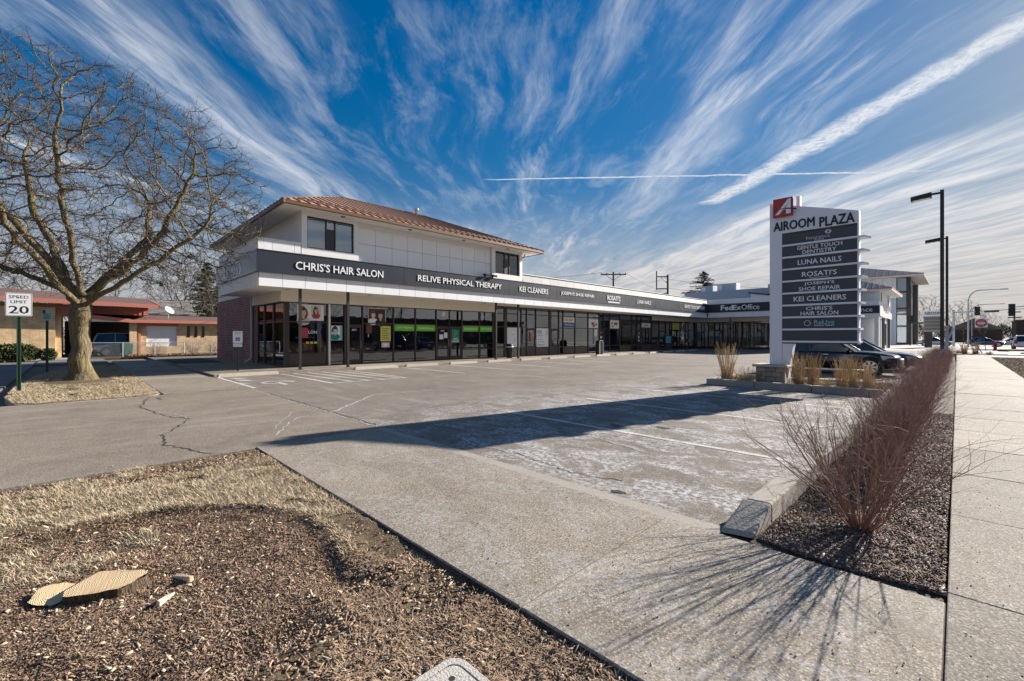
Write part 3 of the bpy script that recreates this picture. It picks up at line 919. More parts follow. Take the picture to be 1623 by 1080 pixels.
# ------------------------------------------------------------------ near verge: soil, mulch ring, grass
RC = (-3.7, 0.1); RR = 1.36
def verge_h(x, y):
    r = np.hypot(x - RC[0], y - RC[1]) + 0.10 * vnoise(x, y, 1.7, 1) + 0.05 * vnoise(x, y, 5, 2)
    k = np.clip((RR + 0.08 - r) / 0.16, 0, 1); k = k * k * (3 - 2 * k)
    h = -0.004 + 0.035 * vnoise(x, y, 1.1, 3) + 0.025 * vnoise(x, y, 4.5, 4) + 0.014 * vnoise(x, y, 14, 5)
    amp = np.clip(0.55 + 1.6 * vnoise(x, y, 0.8, 6), 0.15, 1.1)
    h = h - k * 0.036 * amp - k * 0.010 + 0.035 * amp * np.exp(-((r - RR - 0.13) / 0.10) ** 2)
    edge = np.clip((np.asarray(y) - 1.66) / 0.18, 0, 1)
    h = h + edge * 0.004
    # a pocket scooped out between the ring and the sidewalk
    h = h - 0.07 * np.exp(-(((x + 2.95) / 0.28) ** 2 + ((y - 1.28) / 0.16) ** 2))
    h = h - 0.06 * np.exp(-(((x + 2.55) / 0.12) ** 2 + ((y - 0.75) / 0.30) ** 2))
    return h
nx, ny = 250, 130
gx = np.linspace(-6.98, -0.06, nx); gy = np.linspace(-1.42, 1.845, ny)
GX, GY = np.meshgrid(gx, gy)
GZ = verge_h(GX, GY)
idx = np.arange(nx * ny).reshape(ny, nx)
F = np.stack([idx[:-1, :-1], idx[:-1, 1:], idx[1:, 1:], idx[1:, :-1]], -1).reshape(-1, 4)
struct(link('near_verge', np_mesh('near_verge', np.stack([GX, GY, GZ], -1), F, True), 'lawn_soil'))

def scatter_blades(name, x, y, z, ln, wd, el, m, rg, lift=0.0):
    n = len(x); az = rg.uniform(0, 2 * np.pi, n)
    d = np.stack([np.cos(az) * np.cos(el), np.sin(az) * np.cos(el), np.sin(el)], 1)
    s = np.stack([-np.sin(az), np.cos(az), np.zeros(n)], 1)
    b = np.stack([x, y, z + lift], 1)
    mid = b + d * (ln * 0.55)[:, None]
    d2 = d.copy(); d2[:, 2] -= rg.uniform(0.0, 0.7, n); d2[:, :2] += rg.normal(0, 0.25, (n, 2)); d2 /= np.linalg.norm(d2, axis=1, keepdims=True)
    tip = mid + d2 * (ln * 0.45)[:, None]
    w2 = (s * (wd / 2)[:, None])
    V = np.stack([b - w2, b + w2, mid + w2 * 0.8, mid - w2 * 0.8, tip], 1).reshape(-1, 3)
    o = (np.arange(n) * 5)[:, None]
    F = np.concatenate([np.array([[0, 1, 2]]) + o, np.array([[0, 2, 3]]) + o, np.array([[3, 2, 4]]) + o])
    ob = link(name, np_mesh(name, V, F), m)
    ob['kind'] = 'stuff'
    return ob
def scatter_chips(name, x, y, z, ln, wd, m, rg, tilt=0.35, flat=False):
    n = len(x); az = rg.uniform(0, 2 * np.pi, n); el = rg.normal(0, tilt, n); ro = rg.normal(0, tilt, n)
    d = np.stack([np.cos(az) * np.cos(el), np.sin(az) * np.cos(el), np.sin(el)], 1)
    s = np.stack([-np.sin(az) * np.cos(ro), np.cos(az) * np.cos(ro), np.sin(ro)], 1)
    nrm = np.cross(d, s)
    c = np.stack([x, y, z + 0.006 + np.abs(np.sin(el)) * ln * 0.3], 1)
    a = d * (ln / 2)[:, None]; b = s * (wd / 2)[:, None]; k = rg.uniform(0.5, 1.0, (n, 1)); up = nrm * 0.004
    if flat:
        V = np.stack([c - a - b * k, c + a * 0.2 - b * 1.1 + up, c + a + up * 0.5, c + a * 0.3 + b + up, c - a * 0.9 + b * k], 1).reshape(-1, 3)
        ob = link(name, np_mesh(name, V, np.array([[0, 1, 2, 3, 4]]) + (np.arange(n) * 5)[:, None]), m)
        ob['kind'] = 'stuff'
        return ob
    V = np.stack([c - a - b * k, c + a - b, c + a * 0.85 + b, c - a * 0.9 + b * k, c - a * 0.8 - b * k + up * 1.6, c + a * 0.9 - b + up, c + a * 0.8 + b + up * 1.4, c - a + b * k + up], 1).reshape(-1, 3)
    o = (np.arange(n) * 8)[:, None]
    F = np.concatenate([np.array([[q]]) .reshape(1, 4) + o for q in ([4, 5, 6, 7], [0, 1, 5, 4], [1, 2, 6, 5], [2, 3, 7, 6], [3, 0, 4, 7])])
    ob = link(name, np_mesh(name, V, F), m)
    ob['kind'] = 'stuff'
    return ob
def in_ring(x, y, k=0.0):
    return np.hypot(x - RC[0], y - RC[1]) + 0.10 * vnoise(x, y, 1.7, 1) + 0.05 * vnoise(x, y, 5, 2) < RR + k
N = 330000
X_ = rg.uniform(-6.95, -0.7, N); Y_ = rg.uniform(-1.3, 1.82, N)
out = ~in_ring(X_, Y_, 0.05) | ((X_ < -4.35 + 0.8 * vnoise(X_, Y_, 2.2, 14)) & (Y_ < 0.5) & (vnoise(X_, Y_, 3.0, 15) > 0.02))
lid = (X_ > -1.78) & (X_ < -1.05) & (Y_ > 0.66) & (Y_ < 1.38)
thin = vnoise(X_, Y_, 1.3, 8) + 0.6 * vnoise(X_, Y_, 4, 9)
bare_edge = (X_ < -6.15 + 0.5 * vnoise(X_, Y_, 1.1, 12)) & (Y_ > -0.8)         # worn strip of dark soil beside the driveway
right = X_ > -2.75 + 0.6 * vnoise(X_, Y_, 0.9, 13) - 0.2 * Y_
keep = out & ~lid & (thin > -0.34)
a = keep & ~right & (~bare_edge | (thin > 0.22)) & (rg.random(N) < 0.8)
b = keep & right & (rg.random(N) < 0.62)
def blades(mask, name, m, ln, el, wd=(0.0035, 0.006)):
    x, y = X_[mask], Y_[mask]; n = len(x)
    return scatter_blades(name, x, y, verge_h(x, y), rg.uniform(*ln, n), rg.uniform(*wd, n), rg.uniform(*el, n), m, rg)
tag(blades(a, 'dry_lawn_grass', 'dry_grass', (0.035, 0.095), (0.05, 0.95)), 'pale dormant grass on the verge around the mulch ring')
tag(blades(b, 'brown_lawn_grass', 'dead_grass', (0.03, 0.075), (0.0, 0.6)), 'brown matted dead grass between mulch ring and sidewalk')
N2 = 150000
a_ = rg.uniform(0, 2 * np.pi, N2); r_ = RR * np.sqrt(rg.random(N2)) * 1.08
X2 = RC[0] + r_ * np.cos(a_); Y2 = RC[1] + r_ * np.sin(a_); k = in_ring(X2, Y2, 0.12) & (Y2 > -1.38); X2, Y2 = X2[k], Y2[k]
tag(scatter_chips('wood_mulch', X2, Y2, verge_h(X2, Y2), rg.gamma(2.0, 0.0065, len(X2)) + 0.006, rg.uniform(0.003, 0.008, len(X2)), 'chips', rg, 0.45, True), 'dark shredded wood mulch in the ring around the stump')
N3 = 26000
X3 = rg.uniform(-6.9, -0.8, N3); Y3 = rg.uniform(-1.3, 1.82, N3)
k = ~in_ring(X3, Y3, 0.05) & ((X3 > -2.9) | (X3 < -5.6) | (rg.random(N3) < 0.25)) & ~((X3 > -1.78) & (X3 < -1.05) & (Y3 > 0.66) & (Y3 < 1.38))
X3, Y3 = X3[k], Y3[k]
tag(scatter_chips('scattered_bark', X3, Y3, verge_h(X3, Y3), rg.gamma(2.0, 0.009, len(X3)) + 0.008, rg.uniform(0.004, 0.012, len(X3)), 'chips', rg), 'loose bark and chips scattered through the verge grass')
kk = in_ring(X_, Y_, 0.05) & (rg.random(N) < 0.14) & (Y_ > -1.3)
tag(blades(kk, 'straw_litter', 'dead_grass', (0.02, 0.06), (0.0, 0.5)), 'thin straw litter strewn over the mulch ring')
N4 = 420
X4 = RC[0] + rg.normal(0, 1.0, N4); Y4 = RC[1] + rg.normal(0, 0.8, N4); k = (Y4 < 1.8) & (Y4 > -1.3); X4, Y4 = X4[k], Y4[k]
tag(scatter_chips('saw_chips', X4, Y4, verge_h(X4, Y4) + 0.008, rg.uniform(0.015, 0.05, len(X4)), rg.uniform(0.006, 0.016, len(X4)), 'chips_pale', rg), 'pale fresh sawn chips lying about the stump')

# hedge bed: soil and frosty mulch
def bed_h(x, y):
    return -0.02 + 0.03 * vnoise(x, y, 1.6, 21) + 0.02 * vnoise(x, y, 7, 22)
gx = np.linspace(-1.14, -0.05, 24); gy = np.linspace(3.75, 40, 420)
GX, GY = np.meshgrid(gx, gy); GZ = bed_h(GX, GY); ny, nx = GX.shape
idx = np.arange(nx * ny).reshape(ny, nx)
F = np.stack([idx[:-1, :-1], idx[:-1, 1:], idx[1:, 1:], idx[1:, :-1]], -1).reshape(-1, 4)
struct(link('hedge_bed', np_mesh('hedge_bed', np.stack([GX, GY, GZ], -1), F, True), 'soil_mulch'))
N5 = 42000
Y5 = 3.84 + 9 * rg.random(N5) ** 1.7; X5 = rg.uniform(-1.1, -0.06, N5)
tag(scatter_chips('hedge_mulch', X5, Y5, bed_h(X5, Y5), rg.gamma(2.2, 0.010, N5) + 0.010, rg.uniform(0.005, 0.014, N5), 'chips_frost', rg), 'frosted wood mulch in the hedge bed')
# grit on the concrete
N6 = 2600
X6 = rg.uniform(-6.9, 1.7, N6); Y6 = rg.uniform(1.9, 9, N6); k = ((Y6 < 3.65) & (X6 < -0.1)) | (X6 > 0); X6, Y6 = X6[k], Y6[k]
tag(scatter_chips('paving_grit', X6, Y6, np.full(len(X6), 0.012), rg.uniform(0.003, 0.010, len(X6)), rg.uniform(0.003, 0.007, len(X6)), 'grit', rg, 0.2), 'loose grit on the near concrete')

# tree island
def isl_edge(n=44):
    P = []
    for i in range(9):
        t = i / 8; P.append((-36.5 + t * 20.9, 1.735))
    for i in range(1, 12):
        a = R(80 - i * 14); P.append((-15.75 + 0.75 * math.cos(a), 0.35 + 1.37 * math.sin(a)))
    for i in range(1, 12):
        t = i / 11; P.append((-15.9 - t * 16.0, -1.25 + 1.0 * t ** 3))
    return P
IE = isl_edge()
def isl_h(x, y):
    return 0.015 + 0.05 * np.exp(-(((x + 21.9) / 2.0) ** 2 + ((y - 0.2) / 1.2) ** 2)) + 0.03 * vnoise(x, y, 1.0, 31)
struct(MB().prism(IE, 'z', -0.15, 0.0).build('island_kerb', 'kerb'))
cx, cy = -24.5, 0.25
V, F = [(cx, cy, float(isl_h(cx, cy)))], []
rings = [0.12, 0.25, 0.4, 0.55, 0.7, 0.85, 0.97, 1.0]
n = len(IE)
for q in rings:
    for p in IE:
        xx, yy = cx + (p[0] - cx) * q, cy + (p[1] - cy) * q
        V.append((xx, yy, float(isl_h(xx, yy)) if q < 0.99 else -0.01))
MBt = MB(); MBt.v = V
for j in range(n): MBt.f.append((0, 1 + j, 1 + (j + 1) % n))
for r in range(len(rings) - 1):
    for j in range(n):
        a0 = 1 + r * n; MBt.f.append((a0 + j, a0 + n + j, a0 + n + (j + 1) % n, a0 + (j + 1) % n))
struct(MBt.build('tree_island', 'lawn_soil', smooth=True))
def inside(x, y):
    c = np.zeros(len(x), bool); j = n - 1
    for i in range(n):
        xi, yi = IE[i]; xj, yj = IE[j]
        c ^= ((yi > y) != (yj > y)) & (x < (xj - xi) * (y - yi) / (yj - yi + 1e-9) + xi); j = i
    return c
N7 = 120000
X7 = -15.2 - 17 * rg.random(N7) ** 1.3; Y7 = rg.uniform(-1.3, 1.74, N7); k = inside(X7, Y7) & (np.hypot((X7 + 21.9) * 0.7, Y7 - 0.2) > 0.95 + 0.9 * (vnoise(X7, Y7, 1, 41))) & (vnoise(X7, Y7, 2.2, 42) + 0.5 * vnoise(X7, Y7, 7, 43) > -0.30); X7, Y7 = X7[k], Y7[k]
m_ = len(X7)
tag(scatter_blades('island_grass', X7, Y7, isl_h(X7, Y7), rg.uniform(0.03, 0.09, m_), rg.uniform(0.006, 0.011, m_), rg.uniform(0.05, 0.9, m_), 'dry_grass', rg), 'pale dormant grass round the big bare tree')
# street-side verge
struct(MB().box(1.765, 3.72, -6, 49, -0.14, -0.005).build('street_verge', 'lawn_soil'))
N8 = 60000
X8 = rg.uniform(1.78, 3.7, N8); Y8 = 13 + 36 * rg.random(N8) ** 1.2
tag(scatter_blades('verge_grass', X8, Y8, np.full(N8, -0.01), rg.uniform(0.05, 0.11, N8), rg.uniform(0.012, 0.02, N8), rg.uniform(0.1, 1.0, N8), 'dead_grass', rg), 'brown dormant grass strip right of the main sidewalk')
# planting bed by the brick end wall
struct(MB().box(-36.5, -26.2, 4.05, 6.3, -0.1, 0.075).build('wall_bed', 'soil_mulch', bevel=0.03))

# ================================================================== SHOP BUILDING
B = thing('shop_building', 'long white shopping plaza with dark sign band and copper hipped upper storey', 'building', (-22.9, 7.3, 0.0))
XS, XC, XP = -22.9, -20.6, -20.9          # shop glass line, canopy edge, posts
YL, YE = 5.5, 52.5
def bx(name, m, x0, x1, y0, y1, z0, z1, parent=None, bevel=0.0):
    return MB().box(x0, x1, y0, y1, z0, z1).build(name, m, parent or B, bevel=bevel)
# shell and dim interior
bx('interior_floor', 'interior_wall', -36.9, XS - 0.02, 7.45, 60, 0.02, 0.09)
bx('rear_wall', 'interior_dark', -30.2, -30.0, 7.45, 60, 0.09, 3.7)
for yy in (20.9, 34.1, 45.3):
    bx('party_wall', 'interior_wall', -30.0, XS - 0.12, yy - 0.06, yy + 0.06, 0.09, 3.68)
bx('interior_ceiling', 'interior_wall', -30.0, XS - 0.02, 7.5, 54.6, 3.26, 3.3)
bx('roof_slab', 'grey_panel', -37.0, XC - 0.35, 7.32, 60, 4.30, 4.95)
bx('rear_block', 'cream_stucco', -37.0, -30.2, 7.35, 60, 0.02, 4.29)
bx('brick_end_wall', 'brick_red', -37.05, -27.85, 7.28, 7.6, 0.0, 3.98)
bx('brick_pier', 'brick_red', -27.84, -27.35, 7.285, 7.6, 0.0, 3.60)
# canopy: soffit, white panels under a dark sign band
bx('canopy_soffit', 'soffit', -27.55, XC - 0.06, YL + 0.06, 54.75, 3.74, 3.80)
bx('canopy_core', 'joint', -27.5, XC - 0.03, YL + 0.03, YE + 0.03, 3.801, 5.20)
y = YL
while y < YE - 0.05:
    y1 = min(y + 0.95, YE)
    bx('white_panel', 'white_panel', XC - 0.03, XC, y + 0.008, y1 - 0.008, 3.72, 4.30)
    y = y1
x = XC
while x > -27.5:
    x1 = max(x - 0.95, -27.6)
    bx('white_panel', 'white_panel', x1 + 0.008, x - 0.008 if x < XC else x, YL - 0.002, YL + 0.03, 3.722, 4.30); x = x1
FS = [5.42, 12.36, 20.1, 24.9, 29.9, 34.9, 39.9, 44.9, YE]
sb_ = []
for a, b in zip(FS, FS[1:]):
    sb_.append(bx('sign_board', 'fascia_dark', XC - 0.02, XC + 0.10, a + 0.008, b - 0.008, 4.31, 5.21))
for a, b in zip(FS, FS[1:]):
    bx('sign_board_cap', 'bronze', XC - 0.06, XC + 0.12, a, b, 5.212, 5.245)
    bx('sign_board_sill', 'bronze', XC - 0.01, XC + 0.125, a, b, 4.285, 4.308)
sl = bx('side_sign_board', 'blue_wall', -27.72, XC + 0.09, YL - 0.10, YL + 0.0, 4.31, 5.21)
sl.data.materials[0] = mat('fascia_sky_reflection', (0.16, 0.23, 0.33), 0.3, 0.1, 1.0, spec=0.6)  # return of the dark band, with its blue sky reflection painted in
text(sl, "CHRIS'S", '-Y', (-24.3, YL - 0.10, 4.78), 'letter_white', width=3.2, ext=0.02)
text(sb_[0], "CHRIS'S HAIR SALON", '+X', (XC + 0.10, 9.05, 4.72), 'letter_white', height=0.36, width=4.2, bold=0.01, ext=0.03)
text(sb_[1], 'RELIVE PHYSICAL THERAPY', '+X', (XC + 0.10, 16.3, 4.74), 'letter_white', height=0.32, width=6.2, bold=0.01, ext=0.03)
text(sb_[2], 'KEI CLEANERS', '+X', (XC + 0.10, 22.5, 4.74), 'letter_white', height=0.36, width=2.9, bold=0.01, ext=0.03)
text(sb_[3], "JOSEPH'S SHOE REPAIR", '+X', (XC + 0.10, 27.5, 4.74), 'letter_white', height=0.32, width=4.2, bold=0.01, ext=0.03)
text(sb_[4], "ROSATI'S", '+X', (XC + 0.10, 32.5, 4.80), 'letter_white', height=0.40, width=2.0, bold=0.02, ext=0.03)
bx('sub_sign', 'letter_white', XC + 0.10, XC + 0.115, 31.6, 33.4, 4.40, 4.50, sb_[4])
text(sb_[5], 'LUNA NAILS', '+X', (XC + 0.10, 37.6, 4.74), 'letter_white', height=0.34, width=2.6, bold=0.01, ext=0.03)
text(sb_[7], 'GENTLE TOUCH DENTISTRY', '+X', (XC + 0.10, 48.9, 4.78), 'letter_white', height=0.36, width=5.4, bold=0.01, ext=0.03)
# cement panel parapet, leaning back, right of the upper storey
bx('parapet_core', 'joint', XC - 0.6, XC - 0.24, 21.55, YE + 0.2, 4.96, 5.70)
y = 21.56
while y < YE:
    y1 = min(y + 0.95, YE + 0.35)
    MB().hexa([(XC - 0.10, y + 0.008, 5.25), (XC - 0.04, y + 0.008, 5.25), (XC - 0.04, y1 - 0.008, 5.25), (XC - 0.10, y1 - 0.008, 5.25)],
              [(XC - 0.22, y + 0.008, 5.78), (XC - 0.16, y + 0.008, 5.78), (XC - 0.16, y1 - 0.008, 5.78), (XC - 0.22, y1 - 0.008, 5.78)]).build('parapet_panel', 'grey_panel', B)
    y = y1
bx('parapet_cap', 'white_trim', XC - 0.62, XC - 0.10, 21.55, YE + 0.36, 5.782, 5.83)
# terrace parapet at the left corner
bx('terrace_parapet', 'joint', -27.5, XC - 0.06, YL + 0.02, YL + 0.14, 5.215, 5.70)
bx('terrace_parapet', 'joint', XC - 0.2, XC - 0.06, YL + 0.14, 7.2, 5.247, 5.70)
for a, b in ((YL + 0.0, 6.05), (6.05, 6.95), (6.95, 7.22)):
    bx('white_panel', 'white_panel', XC - 0.06, XC - 0.035, a + 0.006, b - 0.006, 5.25, 5.70)
x = XC - 0.06
while x > -27.4:
    bx('white_panel', 'white_panel', max(x - 0.95, -27.5) + 0.006, x - 0.006, YL - 0.01, YL + 0.018, 5.22, 5.70); x -= 0.95
bx('parapet_cap', 'white_trim', -27.55, XC - 0.015, YL - 0.03, YL + 0.18, 5.702, 5.76)
bx('parapet_cap', 'white_trim', XC - 0.25, XC - 0.015, YL + 0.18, 7.24, 5.702, 5.76)
# upper storey
X2F, Y2A, Y2B = -20.8, 7.26, 21.5
bx('upper_wall', 'white_trim', -32.4, X2F - 0.04, Y2A + 0.03, Y2B, 4.96, 7.22)
ys_ = [9.97 + 0.93 * k for k in range(10)]
for a, b in zip(ys_, ys_[1:]):
    bx('white_panel', 'white_panel', X2F - 0.04, X2F, a + 0.009, b - 0.009, 5.26, 6.16)
    bx('white_panel', 'white_panel', X2F - 0.04, X2F, a + 0.009, b - 0.009, 6.178, 6.95)
bx('white_panel', 'white_panel', X2F - 0.04, X2F, ys_[-1] + 0.009, 18.72, 5.26, 6.16)
bx('white_panel', 'white_panel', X2F - 0.04, X2F, ys_[-1] + 0.009, 18.72, 6.178, 6.95)
bx('joint_backing', 'joint', X2F - 0.04, X2F - 0.025, 9.95, 18.74, 5.255, 6.955)
x = X2F - 0.1
while x > -32:
    bx('grey_wall_panel', 'white_panel', max(x - 1.15, -32.3) + 0.008, x - 0.008, Y2A, Y2A + 0.03, 5.3, 6.86); x -= 1.15
# upper windows in thick white surrounds
def upper_window(y0, y1, z0, z1, sy0, sy1):
    f = MB().box(X2F - 0.04, X2F + 0.14, sy0, y0, 5.27, 7.2).box(X2F - 0.04, X2F + 0.14, y1, sy1, 5.27, 7.2)
    f.box(X2F - 0.04, X2F + 0.14, y0, y1, 5.27, z0).box(X2F - 0.04, X2F + 0.14, y0, y1, z1, 7.2)
    wn = f.build('upper_window', 'white_trim', B)
    t = 0.045; c0, c1 = y0 + (y1 - y0) * 0.405, y0 + (y1 - y0) * 0.595
    fr = MB()
    for (a, b, c, d) in ((y0, y0 + t, z0, z1), (y1 - t, y1, z0, z1), (y0 + t, y1 - t, z0, z0 + t), (y0 + t, y1 - t, z1 - t, z1), (c0 - t / 2, c0 + t / 2, z0 + t, z1 - t), (c1 - t / 2, c1 + t / 2, z0 + t, z1 - t)):
        fr.box(X2F - 0.02, X2F + 0.06, a, b, c, d)
    fr.build('window_frame', 'bronze', wn)
    MB().box(X2F - 0.004, X2F + 0.004, y0 + t, c0 - t / 2, z0 + t, z1 - t).build('pane', 'glass_upper', wn)
    MB().box(X2F - 0.004, X2F + 0.004, c1 + t / 2, y1 - t, z0 + t, z1 - t).build('pane', 'glass_upper', wn)
    MB().box(X2F - 0.01, X2F + 0.03, c0 + t / 2, c1 - t / 2, z0 + t, z1 - t - 0.4).build('centre_panel', 'bronze', wn)
    MB().box(X2F - 0.004, X2F + 0.004, c0 + t / 2, c1 - t / 2, z1 - t - 0.4, z1 - t).build('pane', 'glass_upper', wn)
    MB().box(X2F - 0.036, X2F - 0.026, y0 + t, y1 - t, z0 + t, z1 - t).build('roller_blind', 'blind_grey', wn)
upper_window(7.50, 9.70, 5.60, 7.04, 7.262, 9.93)
upper_window(19.03, 21.25, 5.60, 7.04, 18.76, 21.498)
# hipped copper roof with standing seams
EX0, EX1, EY0, EY1, EZ = -33.4, -19.75, 6.17, 22.7, 7.34
RX, RY0, RY1, RZ = -26.6, 11.5, 17.6, 10.1
bx('eave_soffit', 'soffit', EX0 + 0.12, EX1 - 0.12, EY0 + 0.12, EY1 - 0.12, 7.2, 7.24)
for (a, b, c, d) in ((EX0, EX1, EY0, EY0 + 0.12), (EX0, EX1, EY1 - 0.12, EY1), (EX0, EX0 + 0.12, EY0 + 0.12, EY1 - 0.12), (EX1 - 0.12, EX1, EY0 + 0.12, EY1 - 0.12)):
    bx('gutter', 'copper_dark', a, b, c, d, 7.17, 7.335, bevel=0.02)
rf = MB()
c00, c10, c11, c01 = (EX0, EY0, EZ), (EX1, EY0, EZ), (EX1, EY1, EZ), (EX0, EY1, EZ)
r0, r1 = (RX, RY0, RZ), (RX, RY1, RZ)
rf.quad(c10, c11, r1, r0).quad(c00, c10, r0).quad(c01, c00, r0, r1).quad(c11, c01, r1).quad(c00, c01, c11, c10)
roof = rf.build('roof', 'copper_roof', B)
def seam(p, q, r=0.022):
    p, q = Vector(p), Vector(q); d = (q - p).normalized()
    s = d.cross(Vector((0, 0, 1))).normalized(); u = s.cross(d).normalized()
    if u.z < 0: u = -u
    w_, h_ = s * r, u * 0.035
    MB().hexa([p - w_, p + w_, q + w_, q - w_], [p - w_ + h_, p + w_ + h_, q + w_ + h_, q - w_ + h_]).build('roof_seam', 'copper_dark', roof)
y = EY0 + 0.30
while y < EY1 - 0.2:
    if y < RY0: t = (y - EY0) / (RY0 - EY0)
    elif y > RY1: t = (EY1 - y) / (EY1 - RY1)
    else: t = 1
    if t > 0.03: seam((EX1, y, EZ), (EX1 + (RX - EX1) * t, y, EZ + (RZ - EZ) * t))
    y += 0.42
x = EX0 + 0.3
while x < EX1 - 0.2:
    t = min((x - EX0) / (RX - EX0), (EX1 - x) / (EX1 - RX), 1)
    seam((x, EY0, EZ), (x, EY0 + (RY0 - EY0) * t, EZ + (RZ - EZ) * t)); x += 0.42
for a, b in ((c10, r0), (c00, r0), (c11, r1), (c01, r1), (r0, r1)):
    seam(a, b, 0.05)
# snow guards: short cleats along the lower slope
for k in range(39):
    y = EY0 + 0.55 + 0.42 * k
    if y > EY1 - 0.6: break
    for q in (0.10, 0.20):
        t = q
        bx('snow_guard', 'copper_dark', EX1 + (RX - EX1) * t - 0.03, EX1 + (RX - EX1) * t + 0.03, y - 0.16, y + 0.16, EZ + (RZ - EZ) * t + 0.0, EZ + (RZ - EZ) * t + 0.05, roof) if (y - EY0) / (RY0 - EY0) > t + 0.06 and (EY1 - y) / (EY1 - RY1) > t + 0.06 else None
MB().lathe([(0.10, 10.0), (0.10, 10.32), (0.16, 10.32), (0.16, 10.42), (0.02, 10.46)], 12, (RX + 0.2, 16.9)).build('roof_vent', 'galv', roof, smooth=True)
for (xx, yy) in ((-20.3, 9.0), (-20.3, 12.6), (-20.3, 16.2), (-20.3, 19.8)):
    MB().lathe([(0.09, 7.17), (0.11, 7.198)], 12, (xx, yy)).build('soffit_light', 'copper_dark', B)
for yy in (7.0, 11.0, 15.0, 19.0, 25, 31, 37, 43, 49):
    MB().lathe([(0.09, 3.71), (0.11, 3.738)], 12, (-21.6, yy)).build('soffit_light', 'steel', B)
MB().tube([(-20.9, 22.0, 7.18), (-20.9, 21.9, 7.0), (-20.95, 21.56, 6.85), (-21.0, 21.55, 6.4)], 0.04, 8).build('downspout', 'copper_dark', B)
# floodlights on the sign band
for yy in (18.1, 18.75):
    fl = MB().box(XC - 0.05, XC + 0.02, yy - 0.03, yy + 0.03, 5.246, 5.36).build('flood_light', 'plastic_black', B)
    MB().hexa([(XC - 0.02, yy - 0.14, 5.34), (XC + 0.26, yy - 0.14, 5.28), (XC + 0.26, yy + 0.14, 5.28), (XC - 0.02, yy + 0.14, 5.34)],
              [(XC - 0.02, yy - 0.12, 5.48), (XC + 0.28, yy - 0.14, 5.40), (XC + 0.28, yy + 0.14, 5.40), (XC - 0.02, yy + 0.12, 5.48)]).build('lamp_head', 'plastic_black', fl)
# downspout on the brick
MB().tube([(-28.25, 7.2, 3.72), (-28.25, 7.2, 0.5), (-28.25, 7.15, 0.3), (-28.5, 6.95, 0.12)], 0.055, 8).build('downspout', 'galv', B)
MB().tube([(-27.9, 7.2, 3.72), (-27.9, 7.2, 0.1)], 0.03, 6).build('downspout', 'bronze', B)
# canopy posts
for yy in (7.28, 9.5, 19.3, 21.35):
    p = MB().box(XP - 0.055, XP + 0.055, yy - 0.055, yy + 0.055, 0.09, 3.738).build('post', 'bronze', B)
    MB().box(XP - 0.1, XP + 0.1, yy - 0.1, yy + 0.1, 0.086, 0.10).build('base_plate', 'bronze', p)
# cream header between soffit and glass
MB().box(XS - 0.05, XS + 0.30, 7.18, 20.95, 3.27, 3.739).box(-27.34, XS + 0.30, 7.0, 7.18, 3.27, 3.739).build('header_beam', 'cream_stucco', B)
bx('header_beam', 'cream_stucco', XS - 0.05, XS + 0.30, 43.6, 54.4, 3.27, 3.739)

